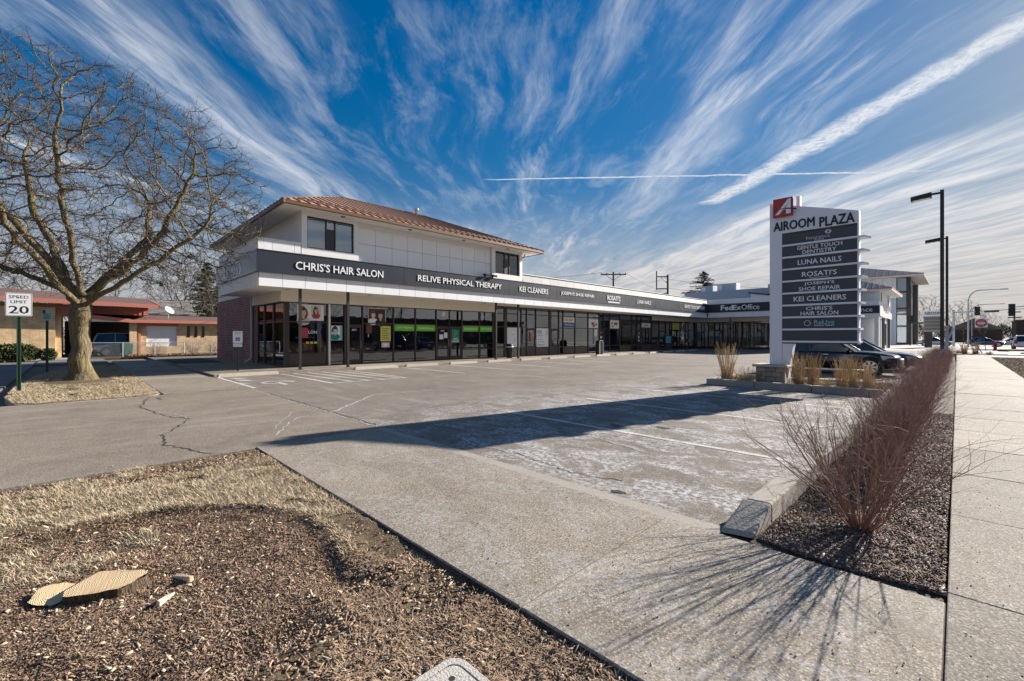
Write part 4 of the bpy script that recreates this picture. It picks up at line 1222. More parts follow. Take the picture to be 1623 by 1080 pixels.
# ---- glass fronts
class Front:
    """a run of glazing; facing '+X' (runs along Y at x=fix) or '-Y' (runs along X at y=fix)"""
    def __init__(self, parent, facing, fix, base=0.09):
        self.p, self.f, self.x, self.base = parent, facing, fix, base; self.glass = 'glass_shop'
    def box(self, s0, s1, z0, z1, d0, d1):
        if self.f == '+X': return MB().box(self.x + d0, self.x + d1, s0, s1, z0, z1)
        return MB().box(s0, s1, self.x - d1, self.x - d0, z0, z1)
    def at(self, s, z, d):
        return (self.x + d, s, z) if self.f == '+X' else (s, self.x - d, z)
    def mullion(self, s, z1, w_=0.07, m='brown_frame'):
        self.box(s - w_ / 2, s + w_ / 2, self.base, z1, -0.06, 0.055).build('mullion', m, self.p)
    def bay(self, s0, s1, rails, kinds, w_=0.035, m='brown_frame'):
        """rails: z levels; kinds per cell: g glass, p solid panel, b blind behind glass"""
        a, b = s0 + w_, s1 - w_
        for z in rails:
            self.box(a, b, z - 0.028, z + 0.028, -0.05, 0.045).build('glazing_bar', m, self.p)
        for z0, z1, k in zip(rails, rails[1:], kinds):
            z0, z1 = z0 + 0.028, z1 - 0.028
            if k == 'p':
                self.box(a, b, z0, z1, -0.02, 0.0).build('spandrel_panel', 'brown_panel', self.p)
            else:
                self.box(a, b, z0, z1, -0.006, 0.0).build('pane', self.glass, self.p)
                if k == 'b':
                    self.blind(a, b, z0, z1)
                if k == 'w':
                    self.box(a, b, z0, z1, -0.09, -0.08).build('window_film', 'blind', self.p)
                if k == 'c':
                    self.box(a, b, z0, z1, -0.09, -0.08).build('window_film', 'blind_grey', self.p)
    def blind(self, a, b, z0, z1):
        mb = MB(); s = a
        while s < b - 0.03:
            e = min(s + 0.085, b)
            if self.f == '+X':
                mb.quad((self.x - 0.12, s, z0), (self.x - 0.10, e, z0), (self.x - 0.10, e, z1), (self.x - 0.12, s, z1))
            else:
                mb.quad((s, self.x + 0.12, z0), (e, self.x + 0.10, z0), (e, self.x + 0.10, z1), (s, self.x + 0.12, z1))
            s += 0.092
        mb.build('vertical_blind', 'blind', self.p)
    def door(self, s0, s1, top, head, number=None, hinge=0, kick=0.25, panel=False):
        a, b = s0 + 0.035, s1 - 0.035
        self.box(a, b, top, top + 0.06, -0.05, 0.045).build('glazing_bar', 'brown_frame', self.p)
        self.box(a, b, top + 0.06, head, -0.006, 0.0).build('pane', self.glass, self.p)
        self.box(a, b, head, head + 0.05, -0.05, 0.045).build('glazing_bar', 'brown_frame', self.p)
        d = self.box(a, a + 0.09, self.base, top - 0.005, -0.03, 0.02)
        for q in (self.box(b - 0.09, b, self.base, top - 0.005, -0.03, 0.02), self.box(a + 0.09, b - 0.09, self.base, self.base + kick, -0.03, 0.02), self.box(a + 0.09, b - 0.09, top - 0.11, top - 0.005, -0.03, 0.02)):
            i = len(d.v); d.v += q.v; d.f += [tuple(k + i for k in f_) for f_ in q.f]
        d = d.build('door', 'brown_frame', self.p)
        self.box(a + 0.09, b - 0.09, self.base + kick, top - 0.11, -0.010, -0.004).build('pane', self.glass, d)
        hs = (a + 0.045) if hinge else (b - 0.045)
        MB().tube([self.at(hs, 0.95, 0.02), self.at(hs, 0.95, 0.07), self.at(hs, 1.35, 0.07), self.at(hs, 1.35, 0.02)], 0.013, 6).build('door_handle', 'steel', d)
        if number:
            text(d, number, self.f, self.at((a + b) / 2, top - 0.22, 0.004), 'letter_white', height=0.10, bold=0.01, ext=0.003, name='door_number')
    def sheet(self, s0, s1, z0, z1, m, name='poster', d=0.006, th=0.004, parent=None):
        return self.box(s0, s1, z0, z1, d, d + th).build(name, m, parent or self.p)

S = Front(B, '+X', XS)
LO = [0.12, 0.73, 2.30, 3.26]
TALL = [0.12, 0.73, 2.26, 3.22, 3.71]
for s, z in ((9.31, 3.26), (10.33, 3.26), (13.1, 3.26), (14.56, 3.26), (16.06, 3.26), (18.1, 3.26), (19.59, 3.26), (20.84, 3.26)):
    S.mullion(s, z)
S.box(9.36, 9.46, 0.09, 3.24, -0.05, 0.05).build('white_jamb', 'white_trim', B)
S.box(7.24, 7.46, 0.09, 3.26, -0.12, 0.06).build('corner_post', 'brown_frame', B)
S.bay(7.43, 9.31, LO, 'pgg'); S.bay(9.43, 10.18, LO, 'ggg')
S.mullion(10.25, 3.26, 0.12)
S.door(10.33, 11.19, 2.16, 3.20, '6851'); S.mullion(11.22, 3.26)
S.bay(11.22, 13.1, LO, 'ggg')
S.bay(13.1, 14.56, LO, 'ggg'); S.bay(14.56, 16.06, LO, 'ggg')
S.door(16.06, 17.08, 2.16, 3.20, '6847'); S.door(17.10, 18.1, 2.16, 3.20, None, 1); S.mullion(17.09, 3.26, 0.03)
S.bay(18.1, 19.59, LO, 'ggg'); S.bay(19.59, 20.84, LO, 'ggg')
S.blind(8.81, 9.28, 0.76, 2.27); S.blind(11.85, 13.05, 0.76, 2.27); S.blind(10.4, 11.15, 2.3, 3.2)
# taller glazing further along
S.mullion(22.06, 3.73, 0.28)
for s in (20.98, 23.67, 24.26, 25.3, 28.09, 28.65, 30.26, 32.15, 33.87, 34.57, 35.57, 37.33, 39.51, 40.53, 41.42, 43.55):
    S.mullion(s, 3.73, 0.08)
S.mullion(26.99, 3.73, 0.26)
S.bay(21.0, 21.94, TALL, 'ggcg'); S.bay(22.18, 23.67, TALL, 'gccg'); S.bay(23.67, 24.26, TALL, 'pgcg')
S.door(24.26, 25.3, 2.14, 3.2, '6845', kick=0.75); S.bay(24.26, 25.3, [3.22, 3.71], 'g')
S.bay(25.3, 26.87, TALL, 'pgcg'); S.door(27.1, 28.09, 2.14, 3.2, '6843', kick=0.75); S.bay(27.1, 28.09, [3.22, 3.71], 'g')
S.bay(28.09, 28.65, TALL, 'ggcg'); S.bay(28.65, 30.26, TALL, 'pgcg'); S.bay(30.26, 32.15, TALL, 'pgcg')
S.bay(32.15, 33.87, TALL, 'gggg'); S.door(33.87, 34.57, 2.14, 3.2, '6841'); S.bay(33.87, 34.57, [3.22, 3.71], 'g')
S.bay(34.57, 35.57, TALL, 'gggg'); S.bay(35.57, 37.33, TALL, 'gggg'); S.bay(37.33, 39.51, TALL, 'pwwc')
S.bay(39.51, 40.53, TALL, 'wwww'); S.door(40.53, 41.42, 2.14, 3.2, '6839'); S.bay(40.53, 41.42, [3.22, 3.71], 'g'); S.bay(41.42, 43.55, TALL, 'pwwg')
for s in (45.32, 46.8, 48.34, 50.52, 51.88, 52.71, 54.6):
    S.mullion(s, 3.26, 0.09)
S.bay(43.6, 45.32, LO, 'pcw'); S.door(45.32, 46.8, 2.14, 3.2, '6837'); S.bay(46.8, 48.34, LO, 'pcc'); S.bay(48.34, 50.52, LO, 'ggg')
S.bay(50.52, 51.88, LO, 'ggg'); S.door(51.88, 52.71, 2.14, 3.2, '6835'); S.bay(52.71, 54.6, LO, 'ggg')
# end return of glass at the left corner
G = Front(B, '-Y', 7.3)
for s in (-27.32, -26.1, -24.6):
    G.mullion(s, 3.26, 0.12)
G.bay(-27.3, -26.1, LO, 'ggg'); G.bay(-26.1, -24.6, LO, 'ggg'); G.bay(-24.6, -23.02, LO, 'ggg')
# inside: pale blinds, chairs and counters that show through the glass
def chair(x, y, rz):
    c = MB().box(-0.22, 0.22, -0.22, 0.22, 0.50, 0.56)
    c.box(-0.24, -0.19, -0.22, 0.22, 0.6, 0.95)
    for a in (-0.2, 0.2):
        for b in (-0.2, 0.2):
            c.tube([(a, b, 0.09), (a, b, 0.5)], 0.014, 5)
    o = c.build('waiting_chair', 'steel'); o.location = (x, y, 0); o.rotation_euler = (0, 0, rz)
    return o
for i, (x, y, lab) in enumerate(((-23.7, 8.4, 'metal chair just inside the corner shop window'), (-23.6, 9.75, 'metal chair behind the narrow pane by the first door'), (-23.7, 11.5, 'metal chair left of the yellow price list inside'), (-24.2, 15.2, 'metal chair inside the window with the second green band'), (-24.0, 19.9, 'metal chair inside behind the last green band'))):
    tag(chair(x, y, R(180)), lab, 'chair', 'chairs inside the shops')
for y0, y1, z, lab in ((8.0, 9.0, 1.1, 'low wooden counter inside the corner hair shop'), (13.6, 15.6, 1.05, 'long wooden counter inside behind the green bands'), (28.9, 31.8, 1.0, 'display counter behind the red and blue poster window'), (35.0, 37.0, 1.0, 'counter inside the dark shop beside the white filmed windows')):
    o = MB().box(-0.3, 0.3, y0 - (y0 + y1) / 2, y1 - (y0 + y1) / 2, 0, z - 0.06).box(-0.34, 0.34, y0 - (y0 + y1) / 2 - 0.03, y1 - (y0 + y1) / 2 + 0.03, z - 0.06, z).build('counter', 'wood_pole')
    o.location = (-25.6, (y0 + y1) / 2, 0.09); tag(o, lab, 'counter')

# posters and lettering on the glass
def blob2(F_, s, z, a, b, m, d, name, parent, n=18, sq=0.0):
    pts = []
    for i in range(n):
        t = 2 * math.pi * i / n
        k = 1 + sq * math.sin(3 * t + s)
        pts.append((s + a * k * math.cos(t), z + b * k * math.sin(t)))
    mb = MB()
    if F_.f == '+X': mb.prism(pts, 'x', F_.x + d, F_.x + d + 0.002)
    else: mb.prism(pts, 'y', F_.x - d - 0.002, F_.x - d)
    return mb.build(name, m, parent)
def portrait(F_, par, s, z, h, skin, hair, coat, d, long=False, turn=0.0):
    blob2(F_, s, z - h * 0.62, h * 0.46, h * 0.30, coat, d, 'printed_shoulders', par)
    blob2(F_, s - turn * h * 0.06, z + h * 0.05 - (h * 0.14 if long else 0), h * 0.29, h * (0.48 if long else 0.36), hair, d + 0.001, 'printed_hair', par, sq=0.08)
    blob2(F_, s, z - h * 0.32, h * 0.09, h * 0.16, skin, d + 0.002, 'printed_neck', par)
    blob2(F_, s + turn * h * 0.03, z - h * 0.06, h * 0.185, h * 0.25, skin, d + 0.003, 'printed_face', par)
    blob2(F_, s + turn * h * 0.02, z + h * 0.19, h * 0.20, h * 0.10, hair, d + 0.005, 'printed_fringe', par, sq=0.1)
    for e in (-1, 1):
        blob2(F_, s + turn * h * 0.04 + e * h * 0.075, z - h * 0.02, h * 0.03, h * 0.012, 'hair_dark', d + 0.006, 'printed_eye', par, 8)
    blob2(F_, s + turn * h * 0.04, z - h * 0.19, h * 0.05, h * 0.016, 'print_red', d + 0.006, 'printed_mouth', par, 8)
p = S.sheet(7.84, 9.13, 2.38, 3.18, 'poster_white'); p['label'] = 'white poster of two women with dark hair'
portrait(S, p, 8.13, 2.80, 0.72, 'skin_print', 'hair_auburn', 'poster_grey', 0.011, True)
q_ = S.sheet(8.50, 8.98, 2.62, 3.14, 'poster_grey', 'print_ground', 0.0102, 0.0008, p)
portrait(S, p, 8.74, 2.90, 0.46, 'skin_print', 'hair_auburn', 'print_red', 0.0125, True, 0.5)
S.sheet(8.46, 9.02, 2.46, 2.50, 'poster_grey', 'printed_line', 0.0102, 0.001, p)
p = S.sheet(9.50, 10.10, 1.37, 2.16, 'print_cyan'); p['label'] = 'teal tinted poster of a person with dark hair'
S.sheet(9.54, 9.98, 1.42, 2.12, 'poster_white', 'print_ground', 0.0102, 0.0008, p)
portrait(S, p, 9.72, 1.90, 0.55, 'skin_grey', 'hair_dark', 'print_teal', 0.012, False, 0.4)
p = S.sheet(11.55, 12.62, 2.36, 3.16, 'poster_grey'); p['label'] = 'black and white poster of a couple with styled hair'
S.sheet(11.58, 12.59, 2.40, 3.12, 'hair_dark', 'print_ground', 0.0102, 0.0008, p)
portrait(S, p, 11.85, 2.80, 0.64, 'skin_grey', 'hair_auburn', 'poster_white', 0.012, False, 0.8)
portrait(S, p, 12.30, 2.78, 0.70, 'skin_print', 'hair_dark', 'hair_dark', 0.012, False, -0.5)
p = S.sheet(12.30, 12.93, 1.31, 2.17, 'print_yellow'); p['label'] = 'yellow price list on the glass'
for k in range(7):
    S.sheet(12.40, 12.40 + rnd.uniform(0.3, 0.45), 1.42 + k * 0.10, 1.45 + k * 0.10, 'bronze', 'printed_line', 0.0102, 0.001, p)
p = S.sheet(12.36, 12.86, 0.96, 1.24, 'print_pink')
blob2(S, 12.6, 1.1, 0.14, 0.09, 'poster_white', 0.011, 'printed_patch', p)
p = S.sheet(11.45, 11.78, 1.75, 2.25, 'hair_auburn', 'wig_print')
for k in range(3): S.sheet(11.55 + 0.0, 11.59, 1.55 + k * 0.06, 1.60 + k * 0.06, 'poster_white', 'printed_mark', 0.011, 0.001, p)
text(S.sheet(8.25, 8.30, 2.2, 2.22, 'bronze', 'sticker'), 'SALON', '+X', S.at(8.45, 1.80, 0.006), 'letter_white', height=0.15, bold=0.01, ext=0.003)
p = S.sheet(8.05, 8.35, 1.5, 2.02, 'print_red', 'door_sticker')
for k in range(3): S.sheet(8.25 + k * 0.2, 8.40 + k * 0.2, 1.22, 1.32, 'print_yellow', 'card', 0.006)
S.sheet(7.75, 8.1, 1.50, 1.54, 'road_blue', 'neon_strip', 0.006)
for s0, s1, t in ((13.17, 14.51, 'Sports Medicine'), (14.63, 16.01, 'Rehabilitation'), (18.16, 19.54, 'Rehabilitation'), (19.64, 20.79, 'Work Injury')):
    p = S.sheet(s0, s1, 1.90, 2.27, 'print_green', 'green_band')
    text(p, t, '+X', S.at((s0 + s1) / 2, 2.09, 0.011), 'letter_white', width=(s1 - s0) * 0.78, ext=0.002)
p = S.sheet(17.26, 17.90, 1.15, 2.03, 'print_teal', 'door_poster')
blob2(S, 17.58, 1.82, 0.16, 0.16, 'print_green', 0.011, 'printed_ring', p); blob2(S, 17.58, 1.82, 0.12, 0.12, 'print_teal', 0.0135, 'printed_disc', p); blob2(S, 17.60, 1.82, 0.03, 0.09, 'print_green', 0.016, 'printed_leaf', p)
text(p, 'ReLive', '+X', S.at(17.58, 1.55, 0.011), 'print_green', width=0.42, ext=0.002)
for k, wv in enumerate((0.3, 0.5, 0.55)): S.sheet(17.58 - wv / 2, 17.58 + wv / 2, 1.42 - 0.1 * k, 1.46 - 0.1 * k, 'letter_white', 'printed_line', 0.0102, 0.001, p)
S.sheet(16.32, 16.62, 1.40, 1.70, 'poster_white', 'notice', 0.006); S.sheet(16.68, 16.93, 1.48, 1.82, 'poster_white', 'notice', 0.006)
S.sheet(16.5, 16.75, 2.85, 3.1, 'cream_stucco', 'notice', 0.006)
p = S.sheet(22.22, 23.60, 0.78, 2.22, 'poster_white'); p['label'] = 'white poster with a round line drawing'
for rr, mm, dd in ((0.55, 'poster_grey', 0.0105), (0.53, 'poster_white', 0.0125)): blob2(S, 22.92, 1.5, rr, rr * 1.0, mm, dd, 'printed_ring', p, 30)
for e in (-0.12, 0.12): blob2(S, 22.85 + e, 1.72, 0.03, 0.045, 'letter_black', 0.015, 'printed_mark', p, 8)
blob2(S, 23.0, 1.35, 0.05, 0.25, 'poster_grey', 0.015, 'printed_line', p, 10)
p = S.sheet(25.36, 26.8, 0.76, 2.21, 'poster_white'); p['label'] = 'white dry cleaning poster with blue lettering'
text(p, 'KEI', '+X', S.at(25.75, 1.92, 0.011), 'print_blue', height=0.24, bold=0.03, ext=0.002)
for k, t in enumerate(('Cleaners', 'Laundry &', 'Dry Cleaning', 'Alterations')): text(p, t, '+X', S.at(25.42 + (0.38, 0.42, 0.52, 0.46)[k], (1.66, 1.34, 1.14, 0.94)[k], 0.011), 'print_blue', height=0.13, ext=0.002)
blob2(S, 26.62, 1.9, 0.10, 0.28, 'print_pink', 0.011, 'printed_shape', p)
p = S.sheet(28.72, 30.2, 2.32, 3.16, 'poster_white'); p['label'] = 'red white and blue poster above shop window'
S.sheet(28.74, 30.18, 2.34, 2.74, 'print_blue', 'printed_field', 0.0102, 0.001, p)
text(p, 'THE BEST', '+X', S.at(29.45, 2.95, 0.011), 'print_red', width=1.2, height=0.2, bold=0.02, ext=0.002); text(p, 'Shoe Repair', '+X', S.at(29.45, 2.54, 0.013), 'letter_white', width=1.2, height=0.22, ext=0.002)
for s0, s1 in ((32.25, 33.7), (35.65, 37.2)):
    p = S.sheet(s0, s1, 2.32, 3.1, 'poster_white', 'flower_print'); p['label'] = 'poster with red flowers'
    for k in range(9): blob2(S, rnd.uniform(s0 + 0.2, s1 - 0.2), rnd.uniform(2.45, 2.85), 0.13, 0.13, ['print_red', 'print_pink', 'print_teal'][k % 3], 0.011 + k * 0.0004, 'printed_flower', p, 9, 0.3)
text(S.sheet(41.5, 43.4, 2.5, 2.95, 'poster_white', 'poster'), 'LUNA', '+X', S.at(42.45, 2.72, 0.011), 'print_red', height=0.25, bold=0.02, ext=0.002)
S.sheet(33.1, 33.55, 1.6, 2.2, 'poster_white', 'notice'); S.sheet(48.6, 50.3, 2.36, 3.1, 'print_yellow', 'poster'); S.sheet(46.9, 48.2, 0.8, 1.6, 'print_cyan', 'poster'); S.sheet(53.0, 54.2, 1.15, 2.1, 'print_cyan', 'poster')
for s, z in ((40.95, 1.5), (40.95, 1.15), (34.2, 1.5), (52.3, 1.4)): S.sheet(s - 0.13, s + 0.13, z - 0.1, z + 0.1, 'poster_white', 'notice')
p = S.box(24.6, 24.75, 1.2, 1.9, 0.024, 0.028).build('door_banner', 'print_red', B); p.rotation_euler = (R(-0), 0, 0)

# ================================================================== WING, REAR BLOCK, OFFICE TOWER
W = thing('shop_wing', 'low white shop wing with dark FedEx Office sign band across the lot', 'building', (-16, 54.7, 0))
def wbx(name, m, x0, x1, y0, y1, z0, z1, parent=None, bevel=0.0):
    return MB().box(x0, x1, y0, y1, z0, z1).build(name, m, parent or W, bevel=bevel)
YW, XE = 52.5, -10.5
wbx('canopy_core', 'joint', XC + 0.13, XE - 0.03, YW + 0.03, 56, 3.80, 5.75)
wbx('canopy_soffit', 'soffit', XC + 0.0, XE - 0.03, YW + 0.06, 54.74, 3.742, 3.798)
x = XC + 0.13
while x < XE - 0.05:
    x1 = min(x + 0.95, XE)
    wbx('white_panel', 'white_panel', x + 0.008, x1 - 0.008, YW, YW + 0.03, 3.72, 4.30)
    wbx('white_panel', 'white_panel', x + 0.008, x1 - 0.008, YW, YW + 0.03, 5.25, 5.80)
    x = x1
fb = wbx('sign_board', 'fascia_dark', XC + 0.13, XE + 0.02, YW - 0.08, YW + 0.02, 4.30, 5.22)
wbx('sign_cap', 'bronze', XC + 0.13, XE + 0.03, YW - 0.10, YW + 0.02, 5.222, 5.25)
text(fb, 'Fed', '-Y', (-18.35, YW - 0.08, 4.80), 'letter_white', height=0.56, width=1.25, bold=0.045, ext=0.04)
text(fb, 'Ex', '-Y', (-17.27, YW - 0.08, 4.79), 'letter_white', height=0.52, width=0.80, bold=0.03, ext=0.04)
text(fb, 'Office', '-Y', (-15.9, YW - 0.08, 4.79), 'letter_white', height=0.58, width=1.80, ext=0.04)
wbx('header_beam', 'cream_stucco', -22.55, XE, 54.35, 54.74, 3.27, 3.741)
wbx('interior_floor', 'interior_wall', XS, XE, 54.8, 60, 0.02, 0.088)
wbx('interior_wall', 'interior_dark', XS, XE, 60, 60.2, 0.02, 5.6)
wbx('interior_ceiling', 'interior_light', XS, XE, 54.8, 60, 3.3, 3.34)
wbx('roof_slab', 'grey_panel', XS, XE, 56, 60.2, 5.3, 5.7)
FW = Front(W, '-Y', 54.7); FW.glass = 'glass_wing'
for s in (-22.75, -21.24, -20.59, -19.63, -18.11, -16.63, -16.22, -14.78, -12.6, -10.6):
    FW.mullion(s, 3.26, 0.08)
FL = [0.12, 3.24]
for a, b in ((-22.7, -21.24), (-21.24, -20.59), (-19.63, -18.11), (-18.11, -16.63), (-16.63, -16.22), (-16.22, -14.78), (-14.78, -12.6), (-12.6, -10.6)):
    FW.bay(a, b, FL, 'g')
FW.door(-20.59, -19.63, 2.3, 3.2, '6833')
wbx('service_counter', 'interior_light', -18.6, -13.5, 57.0, 57.6, 0.09, 1.1)
wbx('shelf_unit', 'interior_light', -18.0, -14, 59.5, 59.9, 1.5, 1.7); wbx('shelf_unit', 'print_teal', -18.4, -15.2, 58.6, 59.0, 0.09, 1.5)
for xx in (-18.1,):
    wbx('post', 'bronze', xx - 0.06, xx + 0.06, 52.72, 52.84, 0.09, 3.74)
wbx('wing_end_wall', 'white_trim', XE, XE + 0.2, 52.6, 61, 0.0, 5.6)
# taller rear block behind the wing
K = thing('rear_hall', 'tall blue grey windowless block rising behind the shop wing', 'building', (-16, 62, 0))
MB().box(-27, -16.5, 61, 70, 0, 7.55).box(-16.5, -8.5, 61.02, 70, 0, 7.95).build('wall', 'blue_wall', K)
MB().box(-27.05, -16.5, 60.94, 61.0, 7.45, 7.60).box(-16.5, -8.45, 60.95, 61.02, 7.86, 8.0).build('coping', 'blue_wall', K)
# sloping roof light with dark edge
mn = MB().prism([(-17.6, 5.72), (-12.2, 5.72), (-12.2, 5.85), (-17.2, 6.75), (-17.6, 6.75)], 'y', 58.2, 60.6).build('roof_monitor', 'white_trim', W)
MB().hexa([(-17.9, 58.0, 6.78), (-17.9, 60.7, 6.78), (-11.9, 60.7, 5.78), (-11.9, 58.0, 5.78)], [(-17.9, 58.0, 6.95), (-17.9, 60.7, 6.95), (-11.9, 60.7, 5.95), (-11.9, 58.0, 5.95)]).build('monitor_roof', 'bronze', mn)
for i, (x0, x1, z1, lab) in enumerate(((-25.2, -23.6, 8.5, 'grey rooftop air unit left of the white vent'), (-23.0, -20.6, 8.65, 'wide grey rooftop air unit with a pale side panel'))):
    o = thing('rooftop_unit', lab, 'air unit', ((x0 + x1) / 2, 63, 7.55), group='rooftop air units')
    MB().box(x0, x1, 62.2, 63.8, 7.56, z1).build('cabinet', 'blue_wall', o, bevel=0.03)
    MB().box(x0 + 0.1, x0 + 0.6, 62.16, 62.2, 7.75, z1 - 0.15).build('grille', 'white_trim', o)

# projecting two-storey block further back
K2 = thing('corner_block', 'white two storey corner block with small hipped roof and dark sign band', 'building', (-10, 68, 0))
def kbx(name, m, x0, x1, y0, y1, z0, z1, parent=None):
    return MB().box(x0, x1, y0, y1, z0, z1).build(name, m, parent or K2)
kbx('sign_board', 'fascia_dark', -14, -6.42, 66.9, 67.05, 4.30, 5.20)
kbx('white_band', 'white_panel', -14, -6.5, 66.98, 72, 3.72, 4.295)
kbx('white_band', 'white_panel', -14, -6.5, 67.06, 72, 4.30, 5.75)
kbx('side_sign', 'white_trim', -6.49, -6.38, 67.1, 69.8, 4.0, 5.2)
text(bpy.data.objects[K2.children[0].name], 'Insurance', '-Y', (-8.55, 66.9, 4.76), 'letter_white', height=0.52, width=3.0, ext=0.04)
kbx('upper_wall', 'white_panel', -14, -6.6, 69.2, 81, 0.0, 7.2)
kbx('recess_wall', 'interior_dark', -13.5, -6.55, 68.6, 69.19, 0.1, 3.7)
for k, xx in enumerate((-13.0, -12.1, -11.2, -10.3)):
    kbx('mullion', 'white_trim', xx, xx + 0.15, 68.5, 68.6, 0.1, 3.7)
kbx('end_wall', 'white_panel', -9.3, -6.55, 68.45, 68.6, 0.1, 3.7)
kbx('corner_pillar', 'white_panel', -6.9, -6.5, 67.1, 67.5, 0.0, 3.72)
for yy in (70.5, 72.0, 76.5, 78.2):
    kbx('post', 'bronze', -6.55, -6.40, yy, yy + 0.2, 0.0, 3.9)
for yy in (73.0, 74.8):
    kbx('shop_window', 'car_glass', -6.6, -6.57, yy, yy + 1.3, 0.4, 3.2)
kbx('canopy_side', 'white_panel', -6.6, -6.42, 69.9, 80.9, 3.9, 4.7)
for yy in (70.1, 77.8):
    kbx('upper_window', 'bronze', -6.6, -6.56, yy, yy + 0.9, 5.0, 6.9)
for k in range(5):
    MB().tube([(-6.35, 73.6 + 0.7 * k, 4.75), (-6.35, 73.6 + 0.7 * k + 0.5, 4.75), (-6.35, 73.6 + 0.7 * k + 0.5, 5.5), (-6.35, 73.6 + 0.7 * k, 5.5), (-6.35, 73.6 + 0.7 * k, 4.75)], 0.05, 5).build('sign_letter', 'white_trim', K2)
def hip(parent, x0, x1, y0, y1, ez, rx_, ry0, ry1, rz, soffit_t=0.18, edge='copper_dark', m='far_roof', seam_step=0.6):
    MB().box(x0, x1, y0, y1, ez - soffit_t, ez).build('eave', 'soffit', parent)
    MB().box(x0 - 0.03, x1 + 0.03, y0 - 0.03, y1 + 0.03, ez + 0.001, ez + 0.14).build('gutter', 'red_fascia', parent)
    b = ez + 0.142; c = [(x0, y0, b), (x1, y0, b), (x1, y1, b), (x0, y1, b)]
    ra, rb = (rx_, ry0, rz), (rx_, ry1, rz)
    o = MB().quad(c[1], c[2], rb, ra).quad(c[0], c[1], ra).quad(c[3], c[0], ra, rb).quad(c[2], c[3], rb).build('roof', m, parent)
    q = x0 + seam_step
    while q < x1 - 0.2:
        t = min((q - x0) / (rx_ - x0), (x1 - q) / (x1 - rx_), 1)
        p, e = Vector((q, y0, b)), Vector((q, y0 + (ry0 - y0) * t, b + (rz - b) * t))
        MB().tube([p, e], 0.03, 4).build('roof_seam', 'seam_dark', o); q += seam_step
    return o
hip(K2, -15, -5.4, 68.0, 82, 7.2, -10.2, 73, 77, 9.3)
T_ = thing('office_tower', 'white three storey office with tall dark glazed corner and wide hipped roof', 'building', (-12, 110, 0))
def tbx(name, m, x0, x1, y0, y1, z0, z1, parent=None):
    return MB().box(x0, x1, y0, y1, z0, z1).build(name, m, parent or T_)
tbx('wall', 'white_panel', -22, -8.1, 110, 128, 0, 12.8)
for k in range(8):
    tbx('panel_joint', 'joint', -8.6 - 1.5 * k, -8.58 - 1.5 * k, 109.985, 110.0, 0.5, 12.6)
tbx('core', 'bronze', -8.1, -6.2, 110.2, 128, 0, 12.8)
for z0, z1, m in ((0.4, 3.3, 'glass_upper'), (3.6, 6.6, 'glass_upper'), (6.9, 9.7, 'glass_upper'), (10.0, 12.6, 'glass_upper')):
    tbx('pane', m, -8.0, -6.7, 110.02, 110.06, z0, z1)
    tbx('blind', 'blind_grey', -8.0, -6.7, 110.1, 110.15, z0, z1)
for z in (0.2, 3.45, 6.75, 9.85, 12.7):
    tbx('glazing_bar', 'bronze', -8.08, -6.62, 109.94, 110.1, z - 0.14, z + 0.14)
for xx in (-8.08, -6.66):
    tbx('mullion', 'bronze', xx, xx + 0.10, 109.93, 110.1, 0, 12.8)
tbx('corner_fin', 'bronze', -6.6, -6.1, 110.0, 112, 0, 12.6)
tbx('dark_column', 'bronze', -5.95, -5.2, 112, 114, 0, 11.2)
tbx('edge_pipe', 'galv', -6.08, -5.98, 110.5, 110.6, 0, 9.6)
hip(T_, -24, -4.2, 108, 130, 12.8, -14, 115, 122, 15.6, 0.2, seam_step=1.0)

# ================================================================== PLAZA SIGN AND PLANTER
SG = thing('plaza_sign', 'tall white tenant sign reading AIROOM PLAZA with stacked dark name boards', 'sign', (-4.2, 16.0, 0.0))
def sbx(name, m, x0, x1, y0, y1, z0, z1, parent=None, bevel=0.0):
    return MB().box(x0, x1, y0, y1, z0, z1).build(name, m, parent or SG, bevel=bevel)
MB().prism([(-4.28, 0.66), (-3.93, 0.66), (-3.93, 4.86), (-1.99, 4.86), (-1.99, 5.21), (-4.28, 5.88)], 'y', 16.0, 16.34).build('pylon', 'sign_white', SG, bevel=0.012)
MB().prism([(-3.925, 0.05), (-3.80, 0.05), (-3.62, 1.36), (-3.925, 1.36)], 'y', 16.02, 16.30).build('foot', 'sign_white', SG)
sbx('core', 'sign_panel', -3.92, -2.03, 16.06, 16.30, 1.36, 4.855)
sbx('edge_strip', 'sign_white', -2.029, -1.99, 16.02, 16.32, 1.36, 4.85)
rows = ["Insurance", "GENTLE TOUCH\nDENTISTRY", "LUNA NAILS", "ROSATI'S", "JOSEPH'S\nSHOE REPAIR", "KEI CLEANERS", "CHRIS'S\nHAIR SALON", "ReLive", ""]
